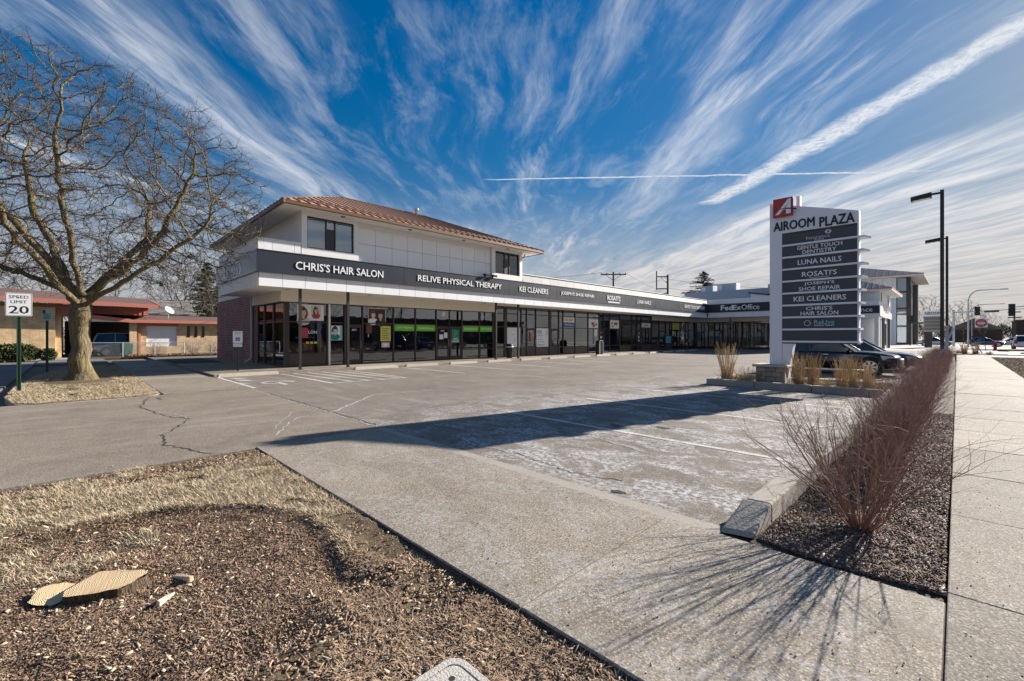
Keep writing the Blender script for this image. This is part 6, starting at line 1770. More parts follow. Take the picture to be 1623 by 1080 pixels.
# ================================================================== CARS (local +X is forward)
def car(name, label, loc, rotz, paint, L=4.7, Wd=1.86, H=1.45, suv=False, group=None, lower=None):
    c = thing(name, label, 'car', loc, rotz, group)
    hw = Wd / 2; belt = 0.98 if suv else 0.90; hood = 0.98 if suv else 0.86
    # station: x, bottom, top, half width
    f, r = L / 2, -L / 2
    ST = [(r, 0.50, 0.80, hw * 0.80), (r + 0.06, 0.34, belt - 0.04, hw * 0.90), (r + 0.35, 0.26, belt, hw * 0.97), (r + 0.9, 0.22, belt + 0.01, hw), (-0.3, 0.20, belt - 0.01, hw), (f - 1.75, 0.20, belt - 0.02, hw), (f - 1.25, 0.20, hood - 0.0, hw * 0.99), (f - 0.6, 0.22, hood - 0.06, hw * 0.95), (f - 0.18, 0.26, hood - 0.16, hw * 0.86), (f - 0.02, 0.36, hood - 0.28, hw * 0.72)]
    mb = MB()
    def ring(x, zb, zt, w_):
        h = zt - zb
        return [(x, 0, zb), (x, w_ * 0.78, zb), (x, w_ * 0.96, zb + h * 0.18), (x, w_, zb + h * 0.45), (x, w_ * 0.985, zb + h * 0.72), (x, w_ * 0.93, zt - 0.02), (x, w_ * 0.72, zt + 0.012), (x, 0, zt + 0.03)]
    rings = []
    for s in ST:
        a = ring(*s); full = a + [(p[0], -p[1], p[2]) for p in a[-2:0:-1]]
        rings.append(len(mb.v)); mb.v += full; n = len(full)
    for a, b in zip(rings, rings[1:]):
        for j in range(n): mb.f.append((a + j, a + (j + 1) % n, b + (j + 1) % n, b + j))
    mb.f.append(tuple(rings[0] + j for j in range(n))[::-1]); mb.f.append(tuple(rings[-1] + j for j in range(n)))
    body = mb.build('body', paint, c, world=False, smooth=True, subsurf=2)
    # glasshouse
    gx = [(r + (0.12 if suv else 0.55), belt - 0.02), (r + (0.42 if suv else 1.15), H - 0.05), (f - 2.35, H - 0.02), (f - 1.45, belt - 0.04)]
    def gl(x, z, w_): return (x, w_, z), (x, -w_, z)
    g = MB(); wb, wt = hw * 0.90, hw * 0.70
    P = [gl(gx[0][0], gx[0][1], wb), gl(gx[1][0], gx[1][1], wt), gl((gx[1][0] + gx[2][0]) / 2, H + 0.01, wt * 1.02), gl(gx[2][0], gx[2][1], wt), gl(gx[3][0], gx[3][1], wb)]
    bl = [gl(gx[1][0], belt - 0.03, wb), gl((gx[1][0] + gx[2][0]) / 2, belt - 0.03, wb), gl(gx[2][0], belt - 0.03, wb)]
    g.quad(P[0][0], P[0][1], P[1][1], P[1][0]); g.quad(P[3][0], P[3][1], P[4][1], P[4][0])
    for s in (0, 1):
        g.quad(P[0][s], P[1][s], bl[0][s]); g.quad(bl[0][s], P[1][s], P[2][s], bl[1][s]); g.quad(bl[1][s], P[2][s], P[3][s], bl[2][s]); g.quad(bl[2][s], P[3][s], P[4][s])
    g.quad(P[1][0], P[1][1], P[2][1], P[2][0]); g.quad(P[2][0], P[2][1], P[3][1], P[3][0])
    g.build('windows', 'car_glass', c, world=False)
    rf_ = MB()
    for s in (1, -1):
        def T(x, z, w_): return (x, s * w_, z)
        rf_.tube([T(gx[0][0] + 0.02, gx[0][1], wb), T(gx[1][0], gx[1][1] + 0.01, wt + 0.01), T((gx[1][0] + gx[2][0]) / 2, H + 0.03, wt + 0.02), T(gx[2][0], gx[2][1] + 0.01, wt + 0.01), T(gx[3][0], gx[3][1], wb + 0.01)], 0.045, 6)
        xm = (gx[1][0] + gx[2][0]) / 2 + 0.1
        rf_.tube([T(xm, belt, wb), T(xm, H - 0.01, wt + 0.01)], 0.035, 6)
    rf_.hexa([(gx[1][0] - 0.05, -wt, H - 0.06), (gx[2][0] + 0.05, -wt, H - 0.03), (gx[2][0] + 0.05, wt, H - 0.03), (gx[1][0] - 0.05, wt, H - 0.06)], [(gx[1][0], -wt * 0.9, H + 0.03), (gx[2][0], -wt * 0.9, H + 0.045), (gx[2][0], wt * 0.9, H + 0.045), (gx[1][0], wt * 0.9, H + 0.03)])
    rf_.build('roof', paint, c, world=False, bevel=0.03)
    wr = 0.36 if suv else 0.33
    for x in (r + 0.95, f - 0.92):
        for s in (1, -1):
            y0 = s * (hw - 0.10)
            MB().lathe([(wr + 0.05, y0 - s * 0.05), (wr + 0.05, s * (hw + 0.004))], 20, (x, wr + 0.02), 'y').build('wheel_arch', 'tyre', c, world=False)
            ty = MB().lathe([(wr * 0.62, y0 - 0.11), (wr * 0.95, y0 - 0.11), (wr, y0 - 0.07), (wr, y0 + 0.07), (wr * 0.95, y0 + 0.11), (wr * 0.62, y0 + 0.11)], 24, (x, wr), 'y').build('wheel', 'tyre', c, world=False, smooth=True)
            rm = MB().lathe([(wr * 0.66, y0 + s * 0.085), (wr * 0.62, y0 + s * 0.113)], 24, (x, wr), 'y')
            rm.build('rim_well', 'plastic_black', ty, world=False)
            sp_ = MB(); yy = y0 + s * 0.125
            for k in range(7):
                a = 2 * math.pi * k / 7; ca, sa_ = math.cos(a), math.sin(a); pa, pb = -sa_ * 0.025, ca * 0.025
                sp_.hexa([(x + pa, yy - 0.012, wr + pb), (x - pa, yy - 0.012, wr - pb), (x - pa * 1.6 + ca * wr * 0.62, yy - 0.012, wr - pb * 1.6 + sa_ * wr * 0.62), (x + pa * 1.6 + ca * wr * 0.62, yy - 0.012, wr + pb * 1.6 + sa_ * wr * 0.62)],
                         [(x + pa, yy + 0.006, wr + pb), (x - pa, yy + 0.006, wr - pb), (x - pa * 1.6 + ca * wr * 0.62, yy + 0.006, wr - pb * 1.6 + sa_ * wr * 0.62), (x + pa * 1.6 + ca * wr * 0.62, yy + 0.006, wr + pb * 1.6 + sa_ * wr * 0.62)])
            sp_.tube([(x + wr * 0.63 * math.cos(R(q)), yy, wr + wr * 0.63 * math.sin(R(q))) for q in range(0, 361, 20)], 0.014, 5)
            sp_.build('rim', 'rim', ty, world=False)
    for s in (1, -1):
        MB().hexa([(f - 0.55, s * hw * 0.93, hood - 0.33), (f - 0.10, s * hw * 0.70, hood - 0.36), (f - 0.10, s * hw * 0.60, hood - 0.36), (f - 0.55, s * hw * 0.80, hood - 0.33)], [(f - 0.62, s * hw * 0.955, hood - 0.15), (f - 0.16, s * hw * 0.80, hood - 0.21), (f - 0.16, s * hw * 0.52, hood - 0.21), (f - 0.60, s * hw * 0.80, hood - 0.15)]).build('headlight', 'lamp_glass', c, world=False, bevel=0.01)
        MB().box(r - 0.005, r + 0.22, s * hw * 0.985, s * hw * 0.70, 0.72, 0.90 if not suv else 1.15).build('tail_light', 'tail_red', c, world=False, bevel=0.02)
        MB().hexa([(f - 1.75, s * (hw - 0.02), belt), (f - 1.60, s * (hw - 0.02), belt), (f - 1.60, s * (hw + 0.17), belt + 0.02), (f - 1.72, s * (hw + 0.17), belt + 0.02)], [(f - 1.73, s * (hw - 0.02), belt + 0.10), (f - 1.62, s * (hw - 0.02), belt + 0.10), (f - 1.62, s * (hw + 0.15), belt + 0.15), (f - 1.72, s * (hw + 0.15), belt + 0.15)]).build('mirror', paint, c, world=False, bevel=0.015)
        MB().box(-0.35, -0.15, s * (hw + 0.004), s * (hw + 0.02), belt - 0.16, belt - 0.13).build('door_handle', 'steel', c, world=False)
    MB().box(f - 0.12, f + 0.01, -hw * 0.45, hw * 0.45, 0.42, hood - 0.30).build('grille', 'steel', c, world=False, bevel=0.02)
    MB().box(f - 0.10, f + 0.02, -hw * 0.7, hw * 0.7, 0.30, 0.40).build('bumper', lower or paint, c, world=False, bevel=0.03)
    MB().box(r - 0.03, r + 0.10, -hw * 0.8, hw * 0.8, 0.36, 0.52).build('bumper', lower or paint, c, world=False, bevel=0.03)
    MB().box(r - 0.035, r - 0.028, -0.16, 0.16, 0.55, 0.66).build('number_plate', 'poster_white', c, world=False)
    return c
car('parked_car', 'black car nose towards the hedge behind the plaza sign', (-3.68, 23.55, 0), 0.0, 'car_black', 4.3, 1.9, 1.62, suv=True)
car('parked_car', 'dark car parked just beyond the black one, only its nose showing', (-3.3, 27.3, 0), 0.0, 'car_blue', 4.6, 1.84, 1.45)
car('carport_van', 'silver sport utility vehicle standing under the house carport', (-48.6, 3.3, -0.03), R(90), 'car_silver', 4.7, 1.9, 1.85, suv=True, lower='plastic_grey')
for x, y, rz, p, suv, lab in ((5.9, 85.5, 90, 'car_white', True, 'white sport utility vehicle crossing the far junction'), (-2.5, 101, 0, 'car_silver', False, 'silver car far off left of the do not enter sign'), (3.2, 104, 0, 'car_blue', False, 'blue car far behind the do not enter sign'),
                         (6.2, 107, 180, 'car_white', False, 'white car far off right of the do not enter sign'), (11.5, 112, 0, 'car_tan', False, 'tan car far off left of the white sport utility vehicle'), (-9.5, 118, 180, 'car_tan', False, 'tan car parked past the office tower'), (9.6, 88, 90, 'car_blue', True, 'dark vehicle at the right edge of the far junction')):
    car('far_car', lab, (x, y, -0.05), R(rz), p, 4.6, 1.84, 1.7 if suv else 1.45, suv, group='cars at the far junction')

# ================================================================== TREES
tg = np.random.default_rng(3)
RT, FT = np.array([0.7046, 0.7096, 0.0]), np.array([-0.7096, 0.7046, 0.0])
def L3(lat, dep, z): return RT * lat + FT * dep + np.array([0, 0, z])
seeds, par = [L3(0, 0, -0.15)], [-1]
def chain(start, pts):
    idx_ = start; p = seeds[start]
    for q in pts:
        q = np.array(q); d = np.linalg.norm(q - p); n = max(1, int(round(d / 0.35)))
        for i in range(1, n + 1):
            w_ = p + (q - p) * i / n + (tg.normal(0, 0.035, 3) if i < n or len(seeds) > 12 else 0)
            seeds.append(w_); par.append(idx_); idx_ = len(seeds) - 1
        p = seeds[idx_]
    return idx_
f0 = chain(0, [L3(0.02, 0, 0.35), L3(0.05, 0, 1.2), L3(-0.05, 0, 2.1), L3(0.0, 0, 2.75)])
f1 = chain(f0, [L3(0.05, 0.1, 3.1)])
chain(f0, [L3(0.9, -0.3, 3.15), L3(2.3, -0.5, 3.75), L3(3.5, -0.3, 4.7), L3(4.6, 0.1, 5.8)])
chain(f1, [L3(0.9, 0.5, 4.1), L3(1.9, 1.0, 5.3), L3(2.6, 1.2, 6.8), L3(3.1, 1.4, 8.2)])
chain(f1, [L3(0.3, -0.7, 4.7), L3(0.7, -1.4, 6.4), L3(0.9, -1.8, 8.4)])
chain(f0, [L3(-0.55, 0.2, 3.6), L3(-1.4, 0.4, 4.9), L3(-2.6, 0.7, 6.8), L3(-3.2, 1, 8.8)])
chain(f0, [L3(-0.8, 0.3, 3.3), L3(-2.4, 0.5, 4.0), L3(-4.6, 0.6, 4.7)])
chain(f1, [L3(0, 1.5, 4.5), L3(0.2, 2.9, 6.2), L3(-0.6, 3.8, 8.0)])
chain(f0, [L3(0.3, -1.5, 3.9), L3(0.5, -3.0, 5.2), L3(1.0, -4.0, 6.6)])
chain(f1, [L3(-0.5, -0.5, 4.2), L3(-1.3, -1.6, 6.2), L3(-1.6, -2.2, 8.6)])
att = []
while len(att) < 5000:
    p = tg.uniform(-1, 1, 3); rr = np.linalg.norm(p)
    if rr > 1 or rr < 0.30: continue
    lat, dep, z = -0.7 + p[0] * 7.0, p[1] * 6.2, 7.0 + p[2] * 4.7
    if z < 3.7 + 0.06 * abs(lat) * 0: continue
    att.append(L3(lat, dep, z))
P, pr = colonize(seeds, par, att, 0.29, 2.2, 0.44, 75, tg, 0.02)
nt_ = f0 + 1
setr = {i: float(np.interp(seeds[i][2], [-0.15, 0.1, 0.4, 1.0, 1.7, 2.3, 2.8, 3.1], [0.62, 0.46, 0.34, 0.285, 0.280, 0.31, 0.34, 0.30])) for i in range(nt_)}
limbs, tw, rad = tree_mesh('bare_tree', P, pr, 0.0105, 2.12, tg, (3, 5), (0.22, 0.65), 1.0, setr, sides=(16, 8, 5, 4))
bt = thing('bare_tree', 'large spreading leafless tree with mossy trunk on the grass island', 'tree', (-21.9, 0.2, 0.0))
bt.scale = (0.95, 0.95, 0.95); link('trunk', limbs, 'bark_main', bt); link('crown', tw, 'twig', bt)

def bare_tree_meshes(seed, H, Rc, n_att, trunk, step, tip):
    g = np.random.default_rng(seed)
    s, pa = [np.array([0, 0, -0.1])], [-1]
    z = -0.1
    while z < trunk:
        z += step; s.append(np.array([g.normal(0, 0.04), g.normal(0, 0.04), z])); pa.append(len(s) - 2)
    A = []
    while len(A) < n_att:
        p = g.uniform(-1, 1, 3)
        if np.linalg.norm(p) > 1: continue
        q = np.array([p[0] * Rc, p[1] * Rc, (H + trunk) / 2 + p[2] * (H - trunk) / 2])
        A.append(q)
    P_, pr_ = colonize(s, pa, A, step, step * 9, step * 1.8, 60, g, 0.05)
    return tree_mesh('far_tree', P_, pr_, tip, 2.3, g, (2, 3), (step * 0.8, step * 2.0), 1.0, None, (8, 6, 4, 3))[:2]
BT = [bare_tree_meshes(s, 11, 4.2, 620, 2.4, 0.40, 0.016) for s in (31, 32, 33)]
def far_tree(k, x, y, s, lab, group='bare trees in the background', z=-0.1):
    o = thing('leafless_tree', lab, 'tree', (x, y, z), rnd.uniform(0, 6.28), group)
    for nm, m_, mm in (('trunk', BT[k][0], 'bark_far'), ('crown', BT[k][1], 'twig')):
        c = bpy.data.objects.new(nm, m_); COL.objects.link(c); c.parent = o
        if not m_.materials: m_.materials.append(MATS[mm])
    o.scale = (s, s, s)
    return o
for k, x, y, s, lab in ((0, -66, 9.5, 1.15, 'bare tree behind the house, left of the satellite dish'), (1, -60, 13.2, 1.05, 'bare tree rising just right of the satellite dish'), (2, -72, 17.5, 1.2, 'bare tree next to the dark conifers by the brick wall'),
                        (1, -78, 2, 1.1, 'bare tree behind the upper house roof'), (2, -70, -6, 0.95, 'bare tree far left above the red roof'), (0, -82, -3, 1.1, 'tall bare tree beyond the red roof, half hidden by the island tree'), (0, -88, 12, 1.2, 'faint bare tree deep behind the carport'),
                        (2, -5.0, 138, 1.05, 'wide bare tree right of the office tower'), (0, 1.0, 142, 0.95, 'bare tree behind the twin light poles'), (1, -11, 150, 0.9, 'bare tree at the corner of the office tower'), (1, 5, 170, 0.8, 'small bare tree over the far junction'),
                        (2, 22, 230, 0.9, 'far bare tree above the dark building, left'), (0, 34, 235, 0.9, 'far bare tree above the dark building, right'), (1, 14, 225, 0.8, 'far bare tree left of the dark building'),
                        (0, 26, 14, 1.0, 'bare street tree across the road seen mirrored in the first shop windows'), (1, 25, 27, 1.05, 'bare street tree across the road seen mirrored in the middle shop windows'), (2, 27, 40, 1.0, 'bare street tree across the road seen mirrored in the far shop windows')):
    far_tree(k, x, y, s, lab)

def conifer_mesh(seed, H, Rb, n=130, sparse=1.0):
    g = np.random.default_rng(seed); V, F = [], []
    A0, A1, R0_, R1_ = [], [], [], []
    for i in range(n):
        t = i / n; z = H * (0.12 + 0.86 * t); L = Rb * (1 - t) ** 0.85 * g.uniform(0.7, 1.12) + 0.12
        a = g.uniform(0, 6.28); d = np.array([math.cos(a), math.sin(a), 0.0])
        m = max(3, int(L / 0.30)); p = np.array([0, 0, z])
        for s in range(m):
            u = (s + 1) / m; q = np.array([0, 0, z]) + d * L * u + np.array([0, 0, L * (0.22 * u - 0.32 * u * u + (0.14 * u ** 3))])
            A0.append(p); A1.append(q); R0_.append(0.03 * (1 - u) + 0.006); R1_.append(0.03 * (1 - u) + 0.004)
            sd = np.array([-d[1], d[0], 0])
            for _ in range(int(13 * sparse)):
                c = p + (q - p) * g.random(); w_ = (sd * g.normal(0, 1) * 0.6 + d * g.random() + np.array([0, 0, g.normal(-0.15, 0.35)])); w_ /= np.linalg.norm(w_)
                l = g.uniform(0.14, 0.34); o = np.cross(w_, g.normal(0, 1, 3)); o /= np.linalg.norm(o); i0 = len(V)
                V += [c - o * 0.035, c + o * 0.035, c + w_ * l + o * 0.012, c + w_ * l - o * 0.012]; F.append((i0, i0 + 1, i0 + 2, i0 + 3))
            p = q
    A0, A1 = np.array(A0), np.array(A1); D = A1 - A0; D /= np.linalg.norm(D, axis=1, keepdims=True) + 1e-9
    A0 = np.vstack([A0, [[0, 0, -0.2]]]); A1 = np.vstack([A1, [[0, 0, H * 0.99]]]); D = np.vstack([D, [[0, 0, 1]]])
    V2, F2 = skeleton_mesh('b', A0, A1, D, D, np.append(R0_, 0.02 * H), np.append(R1_, 0.01), 5)
    return np_mesh('conifer_trunk', V2, F2, True), np_mesh('conifer_needles', np.array(V), np.array(F))
cf = [conifer_mesh(41, 12.9, 9.0, 190, 1.0), conifer_mesh(42, 11.5, 3.6, 190, 1.4)]
for k, x, y, s, lab in ((0, -30.3, 76, 1.0, 'open branched dark conifer behind the far shop roof'), (1, -69, 12.4, 1.0, 'dark conifer left of the brick end wall'), (1, -73, 15.6, 1.15, 'taller dark conifer mostly hidden behind the brick end wall')):
    o = thing('conifer_tree', lab, 'tree', (x, y, -0.1), rnd.uniform(0, 6), 'conifers in the background'); o.scale = (s, s, s)
    for nm, m_, mm in (('trunk', cf[k][0], 'bark_far'), ('crown', cf[k][1], 'needles')):
        c = bpy.data.objects.new(nm, m_); COL.objects.link(c); c.parent = o
        if not m_.materials: m_.materials.append(MATS[mm])

# ================================================================== HOUSE
HS = thing('brick_house', 'tan brick split level house with reddish roofs and carport', 'house', (-47, 3, 0))
def hb(name, m, x0, x1, y0, y1, z0, z1, parent=None): return MB().box(x0, x1, y0, y1, z0, z1).build(name, m, parent or HS)
hb('wing_wall', 'brick_tan', -46.8, -46.5, 3.65, 4.25, 0, 2.72)
hb('wing_wall', 'brick_tan', -46.8, -46.5, 6.25, 13, 0, 2.72)
hb('wing_wall', 'brick_tan', -46.8, -46.5, 4.25, 6.25, 0, 0.75); hb('door_head', 'red_siding', -46.78, -46.45, 3.75, 6.3, 2.42, 2.72)
hb('corner_post', 'red_fascia', -46.498, -46.38, 3.75, 3.88, 0, 2.415)
wd_ = hb('window_sky_panel', 'house_white', -46.70, -46.62, 4.25, 6.25, 0.75, 2.42)  # opaque white panel instead of glass: the window's sky reflection as colour
for k in range(3): hb('panel_rib', 'house_white', -46.62, -46.605, 4.3, 6.2, 1.0 + 0.42 * k, 1.04 + 0.42 * k, wd_)
for k in range(3):
    w2 = hb('slit_window', 'bronze', -46.499, -46.48, 6.95 + 0.52 * k, 7.15 + 0.52 * k, 1.5, 2.45); hb('pane', 'glass_house', -46.48, -46.47, 6.98 + 0.52 * k, 7.12 + 0.52 * k, 1.53, 2.42, w2)
MB().hexa([(-46.0, 3.3, 2.72), (-46.0, 14, 2.72), (-55, 14, 3.4), (-55, 3.3, 3.4)], [(-46.0, 3.3, 2.86), (-46.0, 14, 2.86), (-55, 14, 3.6), (-55, 3.3, 3.6)]).build('wing_roof', 'shingle', HS)
MB().hexa([(-46.02, 3.25, 2.66), (-45.92, 3.25, 2.66), (-45.92, 14, 2.66), (-46.02, 14, 2.66)], [(-46.02, 3.25, 2.90), (-45.92, 3.25, 2.90), (-45.92, 14, 2.90), (-46.02, 14, 2.90)]).build('wing_fascia', 'red_fascia', HS)
# carport between wing and main block
MB().hexa([(-46.0, -0.2, 3.10), (-46.0, 3.25, 2.74), (-55, 3.25, 3.2), (-55, -0.2, 3.5)], [(-46.0, -0.2, 3.32), (-46.0, 3.25, 2.92), (-55, 3.25, 3.4), (-55, -0.2, 3.7)]).build('carport_roof', 'shingle', HS)
MB().hexa([(-45.98, -0.2, 3.02), (-45.9, -0.2, 3.02), (-45.9, 3.25, 2.66), (-45.98, 3.25, 2.66)], [(-45.98, -0.2, 3.34), (-45.9, -0.2, 3.34), (-45.9, 3.25, 2.94), (-45.98, 3.25, 2.94)]).build('carport_fascia', 'red_fascia', HS)
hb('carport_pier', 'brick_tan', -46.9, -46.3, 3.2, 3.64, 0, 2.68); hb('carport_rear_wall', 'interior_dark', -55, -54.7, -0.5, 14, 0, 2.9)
hb('carport_wall', 'brick_tan', -54, -49.9, 3.7, 3.95, 0, 2.7)
# main block
hb('main_wall', 'brick_tan', -55, -46.6, -16, -0.6, 0, 4.0); hb('recess_wall', 'brick_tan', -46.6, -46.3, -3.6, -0.9, 0, 3.7)
hb('upper_siding', 'red_siding', -54, -46.8, -0.6, 4.4, 3.3, 3.95)
for k in range(16): hb('siding_batten', 'red_fascia', -46.8, -46.77, -0.4 + 0.3 * k, -0.35 + 0.3 * k, 3.3, 3.9)
hb('siding_panel', 'red_siding', -46.62, -46.55, -0.85, 1.0, 3.1, 3.9)
MB().hexa([(-45.4, -17, 4.45), (-45.4, 4.9, 3.92), (-54, 4.9, 4.9), (-54, -17, 5.8)], [(-45.4, -17, 4.62), (-45.4, 4.9, 4.09), (-54, 4.9, 5.1), (-54, -17, 6.0)]).build('main_roof', 'shingle', HS)
MB().hexa([(-45.4, -17, 4.35), (-45.3, -17, 4.35), (-45.3, 4.95, 3.82), (-45.4, 4.95, 3.82)], [(-45.4, -17, 4.66), (-45.3, -17, 4.66), (-45.3, 4.95, 4.12), (-45.4, 4.95, 4.12)]).build('main_fascia', 'red_fascia', HS)
MB().hexa([(-54, 4.9, 4.84), (-54, 5.0, 4.84), (-45.3, 5.0, 3.82), (-45.3, 4.9, 3.82)], [(-54, 4.9, 5.12), (-54, 5.0, 5.12), (-45.3, 5.0, 4.12), (-45.3, 4.9, 4.12)]).build('main_fascia', 'red_fascia', HS)
w3 = hb('front_window', 'house_white', -46.6, -46.52, -4.9, -3.4, 1.9, 3.5); hb('pane', 'glass_house', -46.52, -46.5, -4.8, -3.5, 2.0, 3.4, w3)
# neighbours far behind
NH = thing('grey_roof_house', 'pale house with low grey roof behind the red roofed one', 'house', (-64, 6, 0))
MB().box(-70, -62, 1, 9.5, 0, 4.0).build('wall', 'cream_stucco', NH)
MB().prism([(-71, 3.9), (-61.4, 3.9), (-61.4, 4.1), (-66, 5.9), (-71, 4.1)], 'y', 0.5, 10).build('roof', 'shingle_grey', NH)
MB().box(-61.98, -61.95, 7.0, 8.5, 3.0, 3.7).build('window', 'bronze', NH)
# dish, bins, fence, shrubs
ds = thing('satellite_dish', 'white satellite dish on the low house roof', 'satellite dish', (-50.0, 6.1, 3.1))
MB().lathe([(0.05, 0.0), (0.30, 0.05), (0.48, 0.16), (0.50, 0.17), (0.46, 0.17), (0.28, 0.07), (0.03, 0.02)], 20).build('reflector', 'house_white', ds, world=False, smooth=True).rotation_euler = (0, R(52), R(40)); ds.scale = (0.8, 0.8, 0.8)
ds.children[0].location = (0.1, 0, 0.95)
MB().tube([(0, 0, -0.1), (0, 0, 0.75), (0.1, 0, 0.95)], 0.03, 6).build('mast', 'galv', ds, world=False); MB().tube([(0.1, 0, 0.8), (0.55, -0.2, 1.05)], 0.015, 5).build('feed_arm', 'galv', ds, world=False)
def wheelie(x, y, lab):
    b = thing('wheeled_bin', lab, 'bin', (x, y, -0.03), R(10), 'green bins by the carport')
    MB().hexa([(-0.22, -0.24, 0.08), (0.22, -0.24, 0.08), (0.22, 0.24, 0.08), (-0.22, 0.24, 0.08)], [(-0.28, -0.30, 0.98), (0.28, -0.30, 0.98), (0.28, 0.30, 0.98), (-0.28, 0.30, 0.98)]).build('body', 'bin_green', b, world=False, bevel=0.03)
    MB().hexa([(-0.31, -0.32, 0.98), (0.31, -0.32, 0.98), (0.31, 0.32, 0.98), (-0.31, 0.32, 0.98)], [(-0.27, -0.28, 1.08), (0.27, -0.28, 1.08), (0.25, 0.28, 1.05), (-0.25, 0.28, 1.05)]).build('lid', 'bin_green', b, world=False, bevel=0.02)
    for s in (-1, 1): MB().lathe([(0.11, s * 0.26 - 0.03), (0.11, s * 0.26 + 0.03)], 12, (-0.24, 0.11), 'y').build('wheel', 'tyre', b, world=False)
wheelie(-45.9, 3.05, 'green wheeled bin at the carport pier'); wheelie(-46.9, 2.4, 'green wheeled bin deeper in the carport shade')
fn = thing('chain_link_fence', 'low chain link fence with pipe rail in front of the house', 'fence', (-44.8, 6, 0))
for k in range(8):
    MB().tube([(-44.8, 0.8 + 1.9 * k, -0.1), (-44.8, 0.8 + 1.9 * k, 1.12)], 0.03, 6).build('fence_post', 'galv', fn)
MB().tube([(-44.8, 0.8, 1.1), (-44.8, 14.1, 1.1)], 0.025, 6).build('top_rail', 'galv', fn)
ms = MB(); q = 0.8
while q < 14:
    for sgn in (1, -1):
        a, b = (q, q + 1.05) if sgn > 0 else (q + 1.05, q)
        ms.tube([(-44.8 + 0.004 * sgn, a, 0.03), (-44.8 + 0.004 * sgn, b, 1.08)], 0.004, 3, False)
    q += 0.11
tag(ms.build('mesh_wire', 'galv', fn), kind='stuff')
def shrub_mesh(seed, n, rx_, ry_, rz_, leaf=0.05):
    g = np.random.default_rng(seed); V, F = [], []
    for i in range(n):
        p = g.normal(0, 1, 3); p /= np.linalg.norm(p); p *= (0.62 + 0.4 * g.random() ** 0.5) * (1 + 0.12 * math.sin(5 * p[0] + 3 * p[1]) + 0.08 * math.sin(9 * p[2] + 4 * p[0]))
        c = np.array([p[0] * rx_, p[1] * ry_, rz_ + p[2] * rz_]); c[2] = max(c[2], 0.02)
        d = p + g.normal(0, 0.6, 3); d /= np.linalg.norm(d); s = np.cross(d, g.normal(0, 1, 3)); s /= np.linalg.norm(s)
        l = leaf * g.uniform(0.6, 1.5); i0 = len(V); V += [c - s * l * 0.4, c + s * l * 0.4, c + d * l + s * l * 0.15, c + d * l - s * l * 0.15]; F.append((i0, i0 + 1, i0 + 2, i0 + 3))
    return np_mesh('shrub', np.array(V), np.array(F))
for x, y, rx_, ry_, rz_, n_, mm, lab in ((-43.2, -2.9, 0.7, 1.3, 0.52, 5200, 'shrub_leaf', 'clipped evergreen shrub in front of the house at the left edge'), (-43.4, -1.2, 0.4, 0.35, 0.36, 1800, 'shrub_leaf', 'small round evergreen next to the left edge shrub')):
    o = link('evergreen_shrub', shrub_mesh(int(n_), n_, rx_, ry_, rz_, 0.11), mm); o.location = (x, y, -0.03); tag(o, lab, 'shrub', 'evergreens by the house')
ds_m = [bush_mesh(s, 26, 1.1, 0.8, 3, 'dry_shrub', 0.014) for s in (61, 62)]
for k, (x, y, lab) in enumerate(((-45.3, 4.7, 'dry bare shrub at the corner of the low wing'), (-45.6, 7.2, 'dry bare shrub under the white window'), (-45.5, 8.6, 'dry bare shrub below the first slit window'), (-45.4, 10.2, 'dry bare shrub below the last slit window'), (-45.4, 11.6, 'dry bare shrub nearest the brick end wall'))):
    m_ = ds_m[k % 2]; o = bpy.data.objects.new('dry_shrub', m_); COL.objects.link(o)
    if not m_.materials: m_.materials.append(MATS['dry_shrub'])
    o.location = (x, y, -0.05); o.rotation_euler = (0, 0, k * 1.3); tag(o, lab, 'shrub', 'dry shrubs along the house wall')
struct(MB().box(-46.4, -44.6, 0.9, 14, -0.1, 0.02).build('house_bed', 'lawn_soil'))
nlf = 5200
xl, yl = rg.uniform(-45.9, -44.3, nlf), rg.uniform(3, 13, nlf)
tag(scatter_chips('fallen_leaves', xl, yl, np.full(nlf, 0.03) + 0.1 * rg.random(nlf), rg.uniform(0.05, 0.12, nlf), rg.uniform(0.04, 0.09, nlf), 'brown_leaf', rg, 0.6), 'brown leaves drifted along the house fence')
# service wire by the conifer
o = MB().tube([(-46.6, 11.0, 4.6), (-42, 15, 4.7), (-37.2, 19, 5.0)], 0.02, 5).build('service_wire', 'bronze'); tag(o, 'overhead service wire crossing in front of the dark conifer', 'wire')

# ================================================================== UTILITY POLES, JUNCTION, FAR THINGS
def wire(parent, a, b, sag, name='wire'):
    a, b = Vector(a), Vector(b)
    MB().tube([a.lerp(b, t / 8) - Vector((0, 0, sag * 4 * (t / 8) * (1 - t / 8))) for t in range(9)], 0.018, 4).build(name, 'bronze', parent)
up = thing('utility_pole', 'wooden utility pole with double crossarm and insulators behind the roof', 'utility pole', (-34.0, 53.8, 0))
MB().tube([(-34, 53.8, -0.2), (-34, 53.8, 10.6)], [0.17, 0.12], 8).build('pole', 'wood_pole', up)
for z, hl in ((10.25, 2.1), (8.0, 1.3)):
    ca = MB().tube([(-34 - hl * 0.6, 53.8 - hl * 0.6, z), (-34 + hl * 0.6, 53.8 + hl * 0.6, z)], 0.09, 4).build('crossarm', 'wood_pole', up)
    for t in (-0.95, -0.5, 0.5, 0.95):
        MB().lathe([(0.05, z + 0.08), (0.08, z + 0.14), (0.05, z + 0.20), (0.07, z + 0.26)], 8, (-34 + hl * 0.6 * t, 53.8 + hl * 0.6 * t)).build('insulator', 'plastic_grey', ca)
for t in (-0.8, 0.8): MB().tube([(-34, 53.8, 9.4), (-34 + t, 53.8 + t, 10.2)], 0.035, 4).build('brace', 'wood_pole', up)
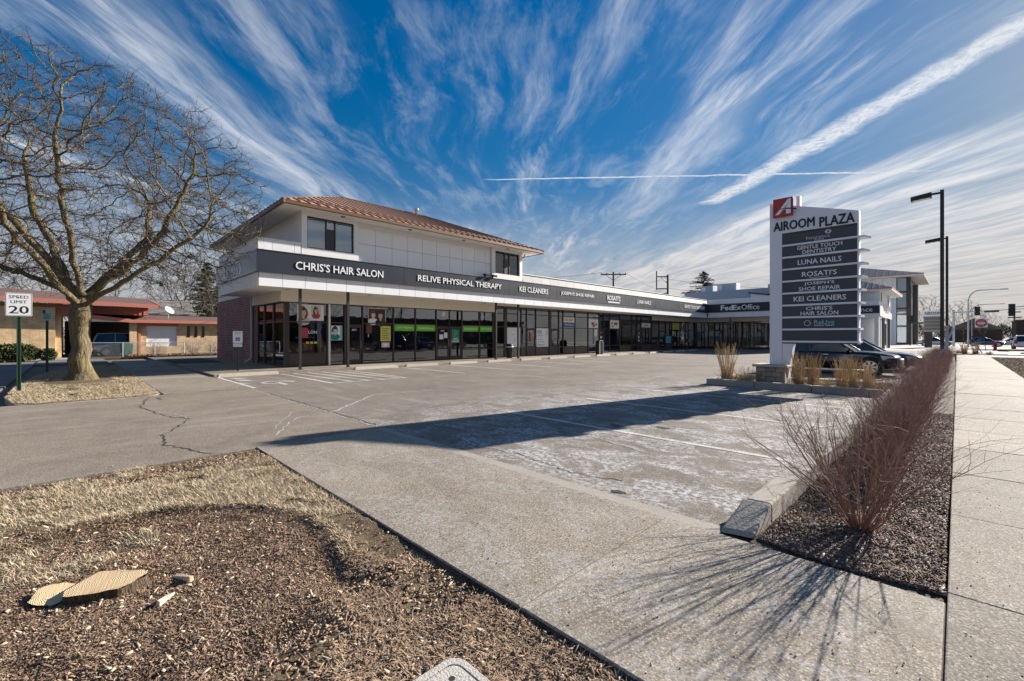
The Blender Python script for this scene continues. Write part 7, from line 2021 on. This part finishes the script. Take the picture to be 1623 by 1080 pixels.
for t in (-0.7, 0.3, 0.8): MB().lathe([(0.16, 7.4), (0.18, 7.5), (0.18, 7.95), (0.1, 8.0)], 10, (-34 + t * 0.7, 53.8 + t * 0.7)).build('switch_gear', 'plastic_grey', up)
wire(up, (-35.2, 52.6, 10.5), (-52, 30, 9.5), 0.8)
wire(up, (-32.8, 55.0, 10.5), (-32.3, 66.8, 8.4), 0.3); wire(up, (-33.2, 54.6, 8.2), (-32.3, 66.8, 7.4), 0.3)
fp = thing('frame_pole', 'utility pole carrying a tall rectangular bracket frame', 'utility pole', (-32.3, 66.8, 0))
MB().tube([(-32.3, 66.8, -0.2), (-32.3, 66.8, 11.3)], [0.2, 0.15], 8).build('pole', 'wood_pole', fp)
fa = Vector((-33.55, 65.55, 0))
MB().tube([fa + Vector((0, 0, 8.9)), fa + Vector((0, 0, 11.9))], 0.09, 5).build('side_bar', 'bronze', fp)
for z in (9.1, 11.0): MB().tube([(-32.3, 66.8, z), (fa.x, fa.y, z)], 0.09, 5).build('cross_bar', 'bronze', fp)
MB().tube([(-32.3, 66.8, 9.9), (-33.1, 66.0, 11.0)], 0.06, 4).build('diagonal', 'bronze', fp); MB().tube([(-32.3, 66.8, 8.4), (-33.2, 65.9, 8.2)], 0.08, 4).build('stub_arm', 'bronze', fp)
wire(fp, (-32.3, 66.8, 10.6), (-20, 84, 9.6), 0.4); wire(fp, (-32.3, 66.8, 9.2), (-20, 84, 8.2), 0.4)
# small bird high over the roof
D_ = Vector((-0.546, 0.869, 0.174)) * 60
bd_ = thing('bird', 'tiny dark bird in the sky right of the utility poles', 'bird', (D_.x, D_.y, 1.6 + D_.z))
MB().lathe([(0.01, -0.32), (0.07, -0.2), (0.09, 0.0), (0.06, 0.18), (0.01, 0.3)], 8, (0, 0), 'y').build('body', 'plastic_black', bd_, world=False, smooth=True)
MB().quad((0, -0.1, 0), (0.30, -0.05, 0.12), (0.62, -0.12, 0.02), (0.30, 0.10, 0.10), (0, 0.1, 0)).quad((0, -0.1, 0), (-0.30, -0.05, 0.12), (-0.62, -0.12, 0.02), (-0.30, 0.10, 0.10), (0, 0.1, 0)).build('wings', 'plastic_black', bd_, world=False); bd_.scale = (0.45, 0.45, 0.45)
# monument sign far along
ms_ = thing('monument_sign', 'grey monument sign with white header beyond the rear lot', 'sign', (-2.6, 86, 0))
MB().box(-3.4, -1.4, 85.9, 86.2, 2.2, 4.4).build('board', 'plastic_grey', ms_); MB().box(-3.5, -1.3, 85.86, 86.24, 4.4, 5.2).build('header', 'sign_white', ms_)
MB().box(-3.3, -2.5, 85.92, 86.18, -0.1, 2.2).build('leg', 'bronze', ms_)
text(ms_, 'AIROOM', '-Y', (-2.45, 85.86, 4.8), 'letter_black', height=0.4, width=1.7, bold=0.02, ext=0.02)
for k in range(4): MB().box(-3.3, -1.5, 85.87, 85.9, 2.45 + 0.48 * k, 2.8 + 0.48 * k).build('name_board', 'asphalt_far', ms_)
# do not enter sign, leaning
de = thing('do_not_enter_sign', 'leaning red DO NOT ENTER sign on a thin post', 'sign', (2.05, 74.3, 0.0), R(3))
MB().tube([(0.25, 0, -0.1), (-0.12, 0, 3.6)], 0.035, 6).build('post', 'bronze', de, world=False)
MB().box(-0.62, 0.38, -0.06, -0.045, 2.6, 3.6).build('sign_plate', 'letter_white', de, world=False)
pl = de.children[1]
MB().prism([(-0.12 + 0.47 * math.cos(R(q)), 3.1 + 0.47 * math.sin(R(q))) for q in range(0, 360, 15)], 'y', -0.066, -0.061).build('red_disc', 'sign_red', pl, world=False)
MB().box(-0.45, 0.21, -0.074, -0.067, 3.03, 3.17).build('white_bar', 'letter_white', pl, world=False)
ltext(pl, 'DO NOT', -0.12, 3.32, -0.067, 'letter_white', height=0.11, width=0.5, bold=0.01, ext=0.003); ltext(pl, 'ENTER', -0.12, 2.90, -0.067, 'letter_white', height=0.11, width=0.45, bold=0.01, ext=0.003)
hy = thing('fire_hydrant', 'red fire hydrant beside the far junction', 'hydrant', (2.95, 72.5, 0.0))
MB().lathe([(0.20, 0.0), (0.20, 0.08), (0.14, 0.1), (0.14, 0.62), (0.18, 0.64), (0.18, 0.70), (0.13, 0.78), (0.05, 0.88), (0.04, 0.95)], 12).build('barrel', 'hydrant_red', hy, world=False, smooth=True)
MB().tube([(-0.26, 0, 0.48), (0.26, 0, 0.48)], 0.075, 8).build('outlet', 'hydrant_red', hy, world=False)
MB().tube([(0, -0.26, 0.42), (0, -0.1, 0.42)], 0.09, 8).build('outlet', 'hydrant_red', hy, world=False)
def signal_head(parent, x, y, z, h=1.1):
    s = MB().box(x - 0.2, x + 0.2, y - 0.15, y + 0.15, z - h / 2, z + h / 2).build('signal_head', 'signal_dark', parent)
    MB().box(x - 0.3, x + 0.3, y + 0.15, y + 0.17, z - h / 2 - 0.1, z + h / 2 + 0.1).build('backplate', 'signal_dark', s)
    for k, m in enumerate(('signal_dark', 'signal_dark', 'signal_dark')):
        MB().lathe([(0.13, y - 0.3), (0.14, y - 0.15)], 10, (x, z + (1 - k) * h / 3.2), 'y').build('visor', 'plastic_black', s)
tp = thing('traffic_signal', 'grey signal pole with long mast arm over the far junction', 'traffic signal', (-0.4, 96, -0.06))
MB().tube([(-0.4, 96, -0.1), (-0.4, 96, 5.6)], 0.14, 8).build('pole', 'galv', tp); MB().tube([(-0.4, 96, 5.2), (7.4, 96, 5.5)], [0.10, 0.05], 6).build('mast_arm', 'galv', tp)
signal_head(tp, 2.1, 96, 5.35); MB().box(2.8, 4.3, 95.9, 95.94, 5.1, 5.4).build('street_name_board', 'bin_green', tp)
t2_ = thing('traffic_signal', 'nearer signal with dark head on an arm reaching in from the right', 'traffic signal', (12.5, 84, -0.06))
MB().tube([(12.5, 84, -0.1), (12.5, 84, 6.2)], 0.14, 8).build('pole', 'galv', t2_); MB().tube([(12.5, 84, 5.9), (4.6, 84, 5.2)], [0.10, 0.05], 6).build('mast_arm', 'galv', t2_)
signal_head(t2_, 4.85, 84, 4.9, 1.35)
t3_ = thing('traffic_signal', 'small signal on a short dark pole left of the monument sign', 'traffic signal', (-5.6, 100, -0.06))
MB().tube([(-5.6, 100, -0.1), (-5.6, 100, 4.2)], 0.09, 6).build('pole', 'bronze', t3_); signal_head(t3_, -5.6, 99.8, 4.4, 1.1); MB().box(-5.2, -3.8, 99.7, 99.74, 3.6, 3.9).build('street_name_board', 'bin_green', t3_)
def street_lamp(x, y, h, arm, lab):
    s = thing('street_lamp', lab, 'street lamp', (x, y, -0.06), group='street lamps at the junction')
    pts = [(0, 0, 0), (0, 0, h * 0.8)] + [(arm * 0.35 * (1 - math.cos(R(q))), 0, h * 0.8 + h * 0.2 * math.sin(R(q))) for q in range(15, 91, 15)] + [(arm, 0, h * 1.0)]
    MB().tube(pts, [0.12] + [0.08] * (len(pts) - 2) + [0.05], 6).build('pole', 'galv', s, world=False)
    MB().box(arm - 0.1, arm + 0.7, -0.12, 0.12, h - 0.06, h + 0.08).build('lamp_head', 'galv', s, world=False, bevel=0.03)
street_lamp(1.1, 92, 8.2, 3.2, 'curved arm street lamp just left of the do not enter sign'); street_lamp(2.4, 150, 9.0, 4.5, 'distant curved street lamp above the dark building edge'); street_lamp(11.5, 120, 8.5, 3.5, 'distant street lamp right of the nearer signal head')
tpp = thing('utility_pole', 'distant pole with two crossarms left of the dark building', 'utility pole', (9.0, 150, 0))
MB().tube([(9, 150, -0.2), (9, 150, 8.0)], 0.13, 6).build('pole', 'wood_pole', tpp)
for z in (7.0, 5.8): MB().tube([(8, 150, z), (10, 150, z)], 0.12, 4).build('crossarm', 'wood_pole', tpp)
db = thing('far_building', 'long low dark brick building beyond the junction', 'building', (40, 215, 0))
MB().box(13, 90, 210, 226, -0.2, 6.2).build('wall', 'far_brick', db); MB().box(12.8, 90.2, 209.8, 226.2, 6.2, 6.7).build('roof_edge', 'bronze', db)
for k in range(12): MB().box(15 + 5.5 * k, 18.5 + 5.5 * k, 209.9, 210.0, 3.4, 4.8).build('window', 'blind_grey', db)
fh = thing('far_house', 'small pale gabled building left of the dark one', 'building', (3, 190, 0))
MB().box(-2, 9, 186, 196, -0.2, 3.6).build('wall', 'far_brick', fh); MB().prism([(-2.6, 3.5), (9.6, 3.5), (3.5, 6.8)], 'y', 185.5, 196.5).build('roof', 'shingle_grey', fh)
far_wood = []
g = np.random.default_rng(77); nn = 26000
xx = g.uniform(-60, 120, nn); yy_ = 245 + g.uniform(0, 14, nn); hh = (5.5 + 2.5 * vnoise(xx, yy_ * 0, 0.11, 51) + 1.5 * vnoise(xx, yy_ * 0, 0.5, 52)); zz = np.abs(hh) * g.random(nn) ** 0.7
tag(scatter_blades('far_wood', xx, yy_, zz, g.uniform(0.6, 1.8, nn), g.uniform(0.10, 0.25, nn), g.uniform(0.5, 1.4, nn), 'twig', g), 'low line of bare far trees on the horizon')
nn = 14000
xx = -100 - g.uniform(0, 10, nn); yy_ = g.uniform(-60, 40, nn); hh = (7 + 3 * vnoise(xx * 0, yy_, 0.1, 53) + 2 * vnoise(xx * 0, yy_, 0.5, 54)); zz = np.abs(hh) * g.random(nn) ** 0.7
tag(scatter_blades('far_wood', xx, yy_, zz, g.uniform(0.6, 1.8, nn), g.uniform(0.08, 0.16, nn), g.uniform(0.5, 1.4, nn), 'twig', g), 'low tangle of bare trees behind the red roofed house')
ob_ = thing('added_opposite_building', 'unseen low brick building added across the road to darken the shop window reflections', 'building', (30, 40, 0))  # unseen block added so the shop glass mirrors something dark
MB().box(29, 41, 2, 78, -0.2, 4.6).build('wall', 'far_brick', ob_); MB().box(28.8, 41.2, 1.8, 78.2, 4.6, 5.0).build('roof_edge', 'bronze', ob_)
for k in range(12): MB().box(28.94, 29.0, 4 + 6.1 * k, 7.5 + 6.1 * k, 0.9, 2.9).build('window', 'car_glass', ob_)
# planting and kerbs at the sidewalk end
struct(MB().prism([(0.0, 54.3), (2.9, 54.6), (3.1, 57.5), (0.0, 58.5)], 'z', -0.1, 0.06).build('end_bed', 'soil_mulch'))
for k, (x, y, s, lab) in enumerate(((0.45, 55.2, 0.85, 'dry grass clump left at the sidewalk end'), (1.1, 55.6, 0.95, 'dry grass clump second from left at the sidewalk end'), (1.9, 55.4, 0.7, 'low dry grass clump right at the sidewalk end'), (0.2, 57.4, 1.1, 'dry grass clump behind the hedge end'))):
    o = bpy.data.objects.new('ornamental_grass', (gm + gm_low)[k if k < 2 else 4]); COL.objects.link(o); o.location = (x, y, 0.04); o.scale = (s * 1.3, s * 1.3, s); tag(o, lab, 'grass clump', 'grasses at the sidewalk end')
o = MB().tube([(1.5, 55.0, 0.1), (0.9, 57.5, 1.6)], 0.035, 6).build('leaning_rod', 'bronze'); tag(o, 'dark rod leaning over the planting at the sidewalk end', 'rod')
isl = struct(MB().prism([(4.0, 60.5), (9.0, 60.0), (9.0, 62.2), (4.4, 62.5)], 'z', -0.1, 0.1).build('traffic_island', 'lawn_soil'))
isl2 = struct(MB().prism([(0.2, 75.8), (6.2, 76.2), (6.8, 78.5), (0.2, 79)], 'z', -0.1, 0.06).build('far_traffic_island', 'lawn_soil'))

def depth(o):
    k = 0
    while o.parent: k += 1; o = o.parent
    return k
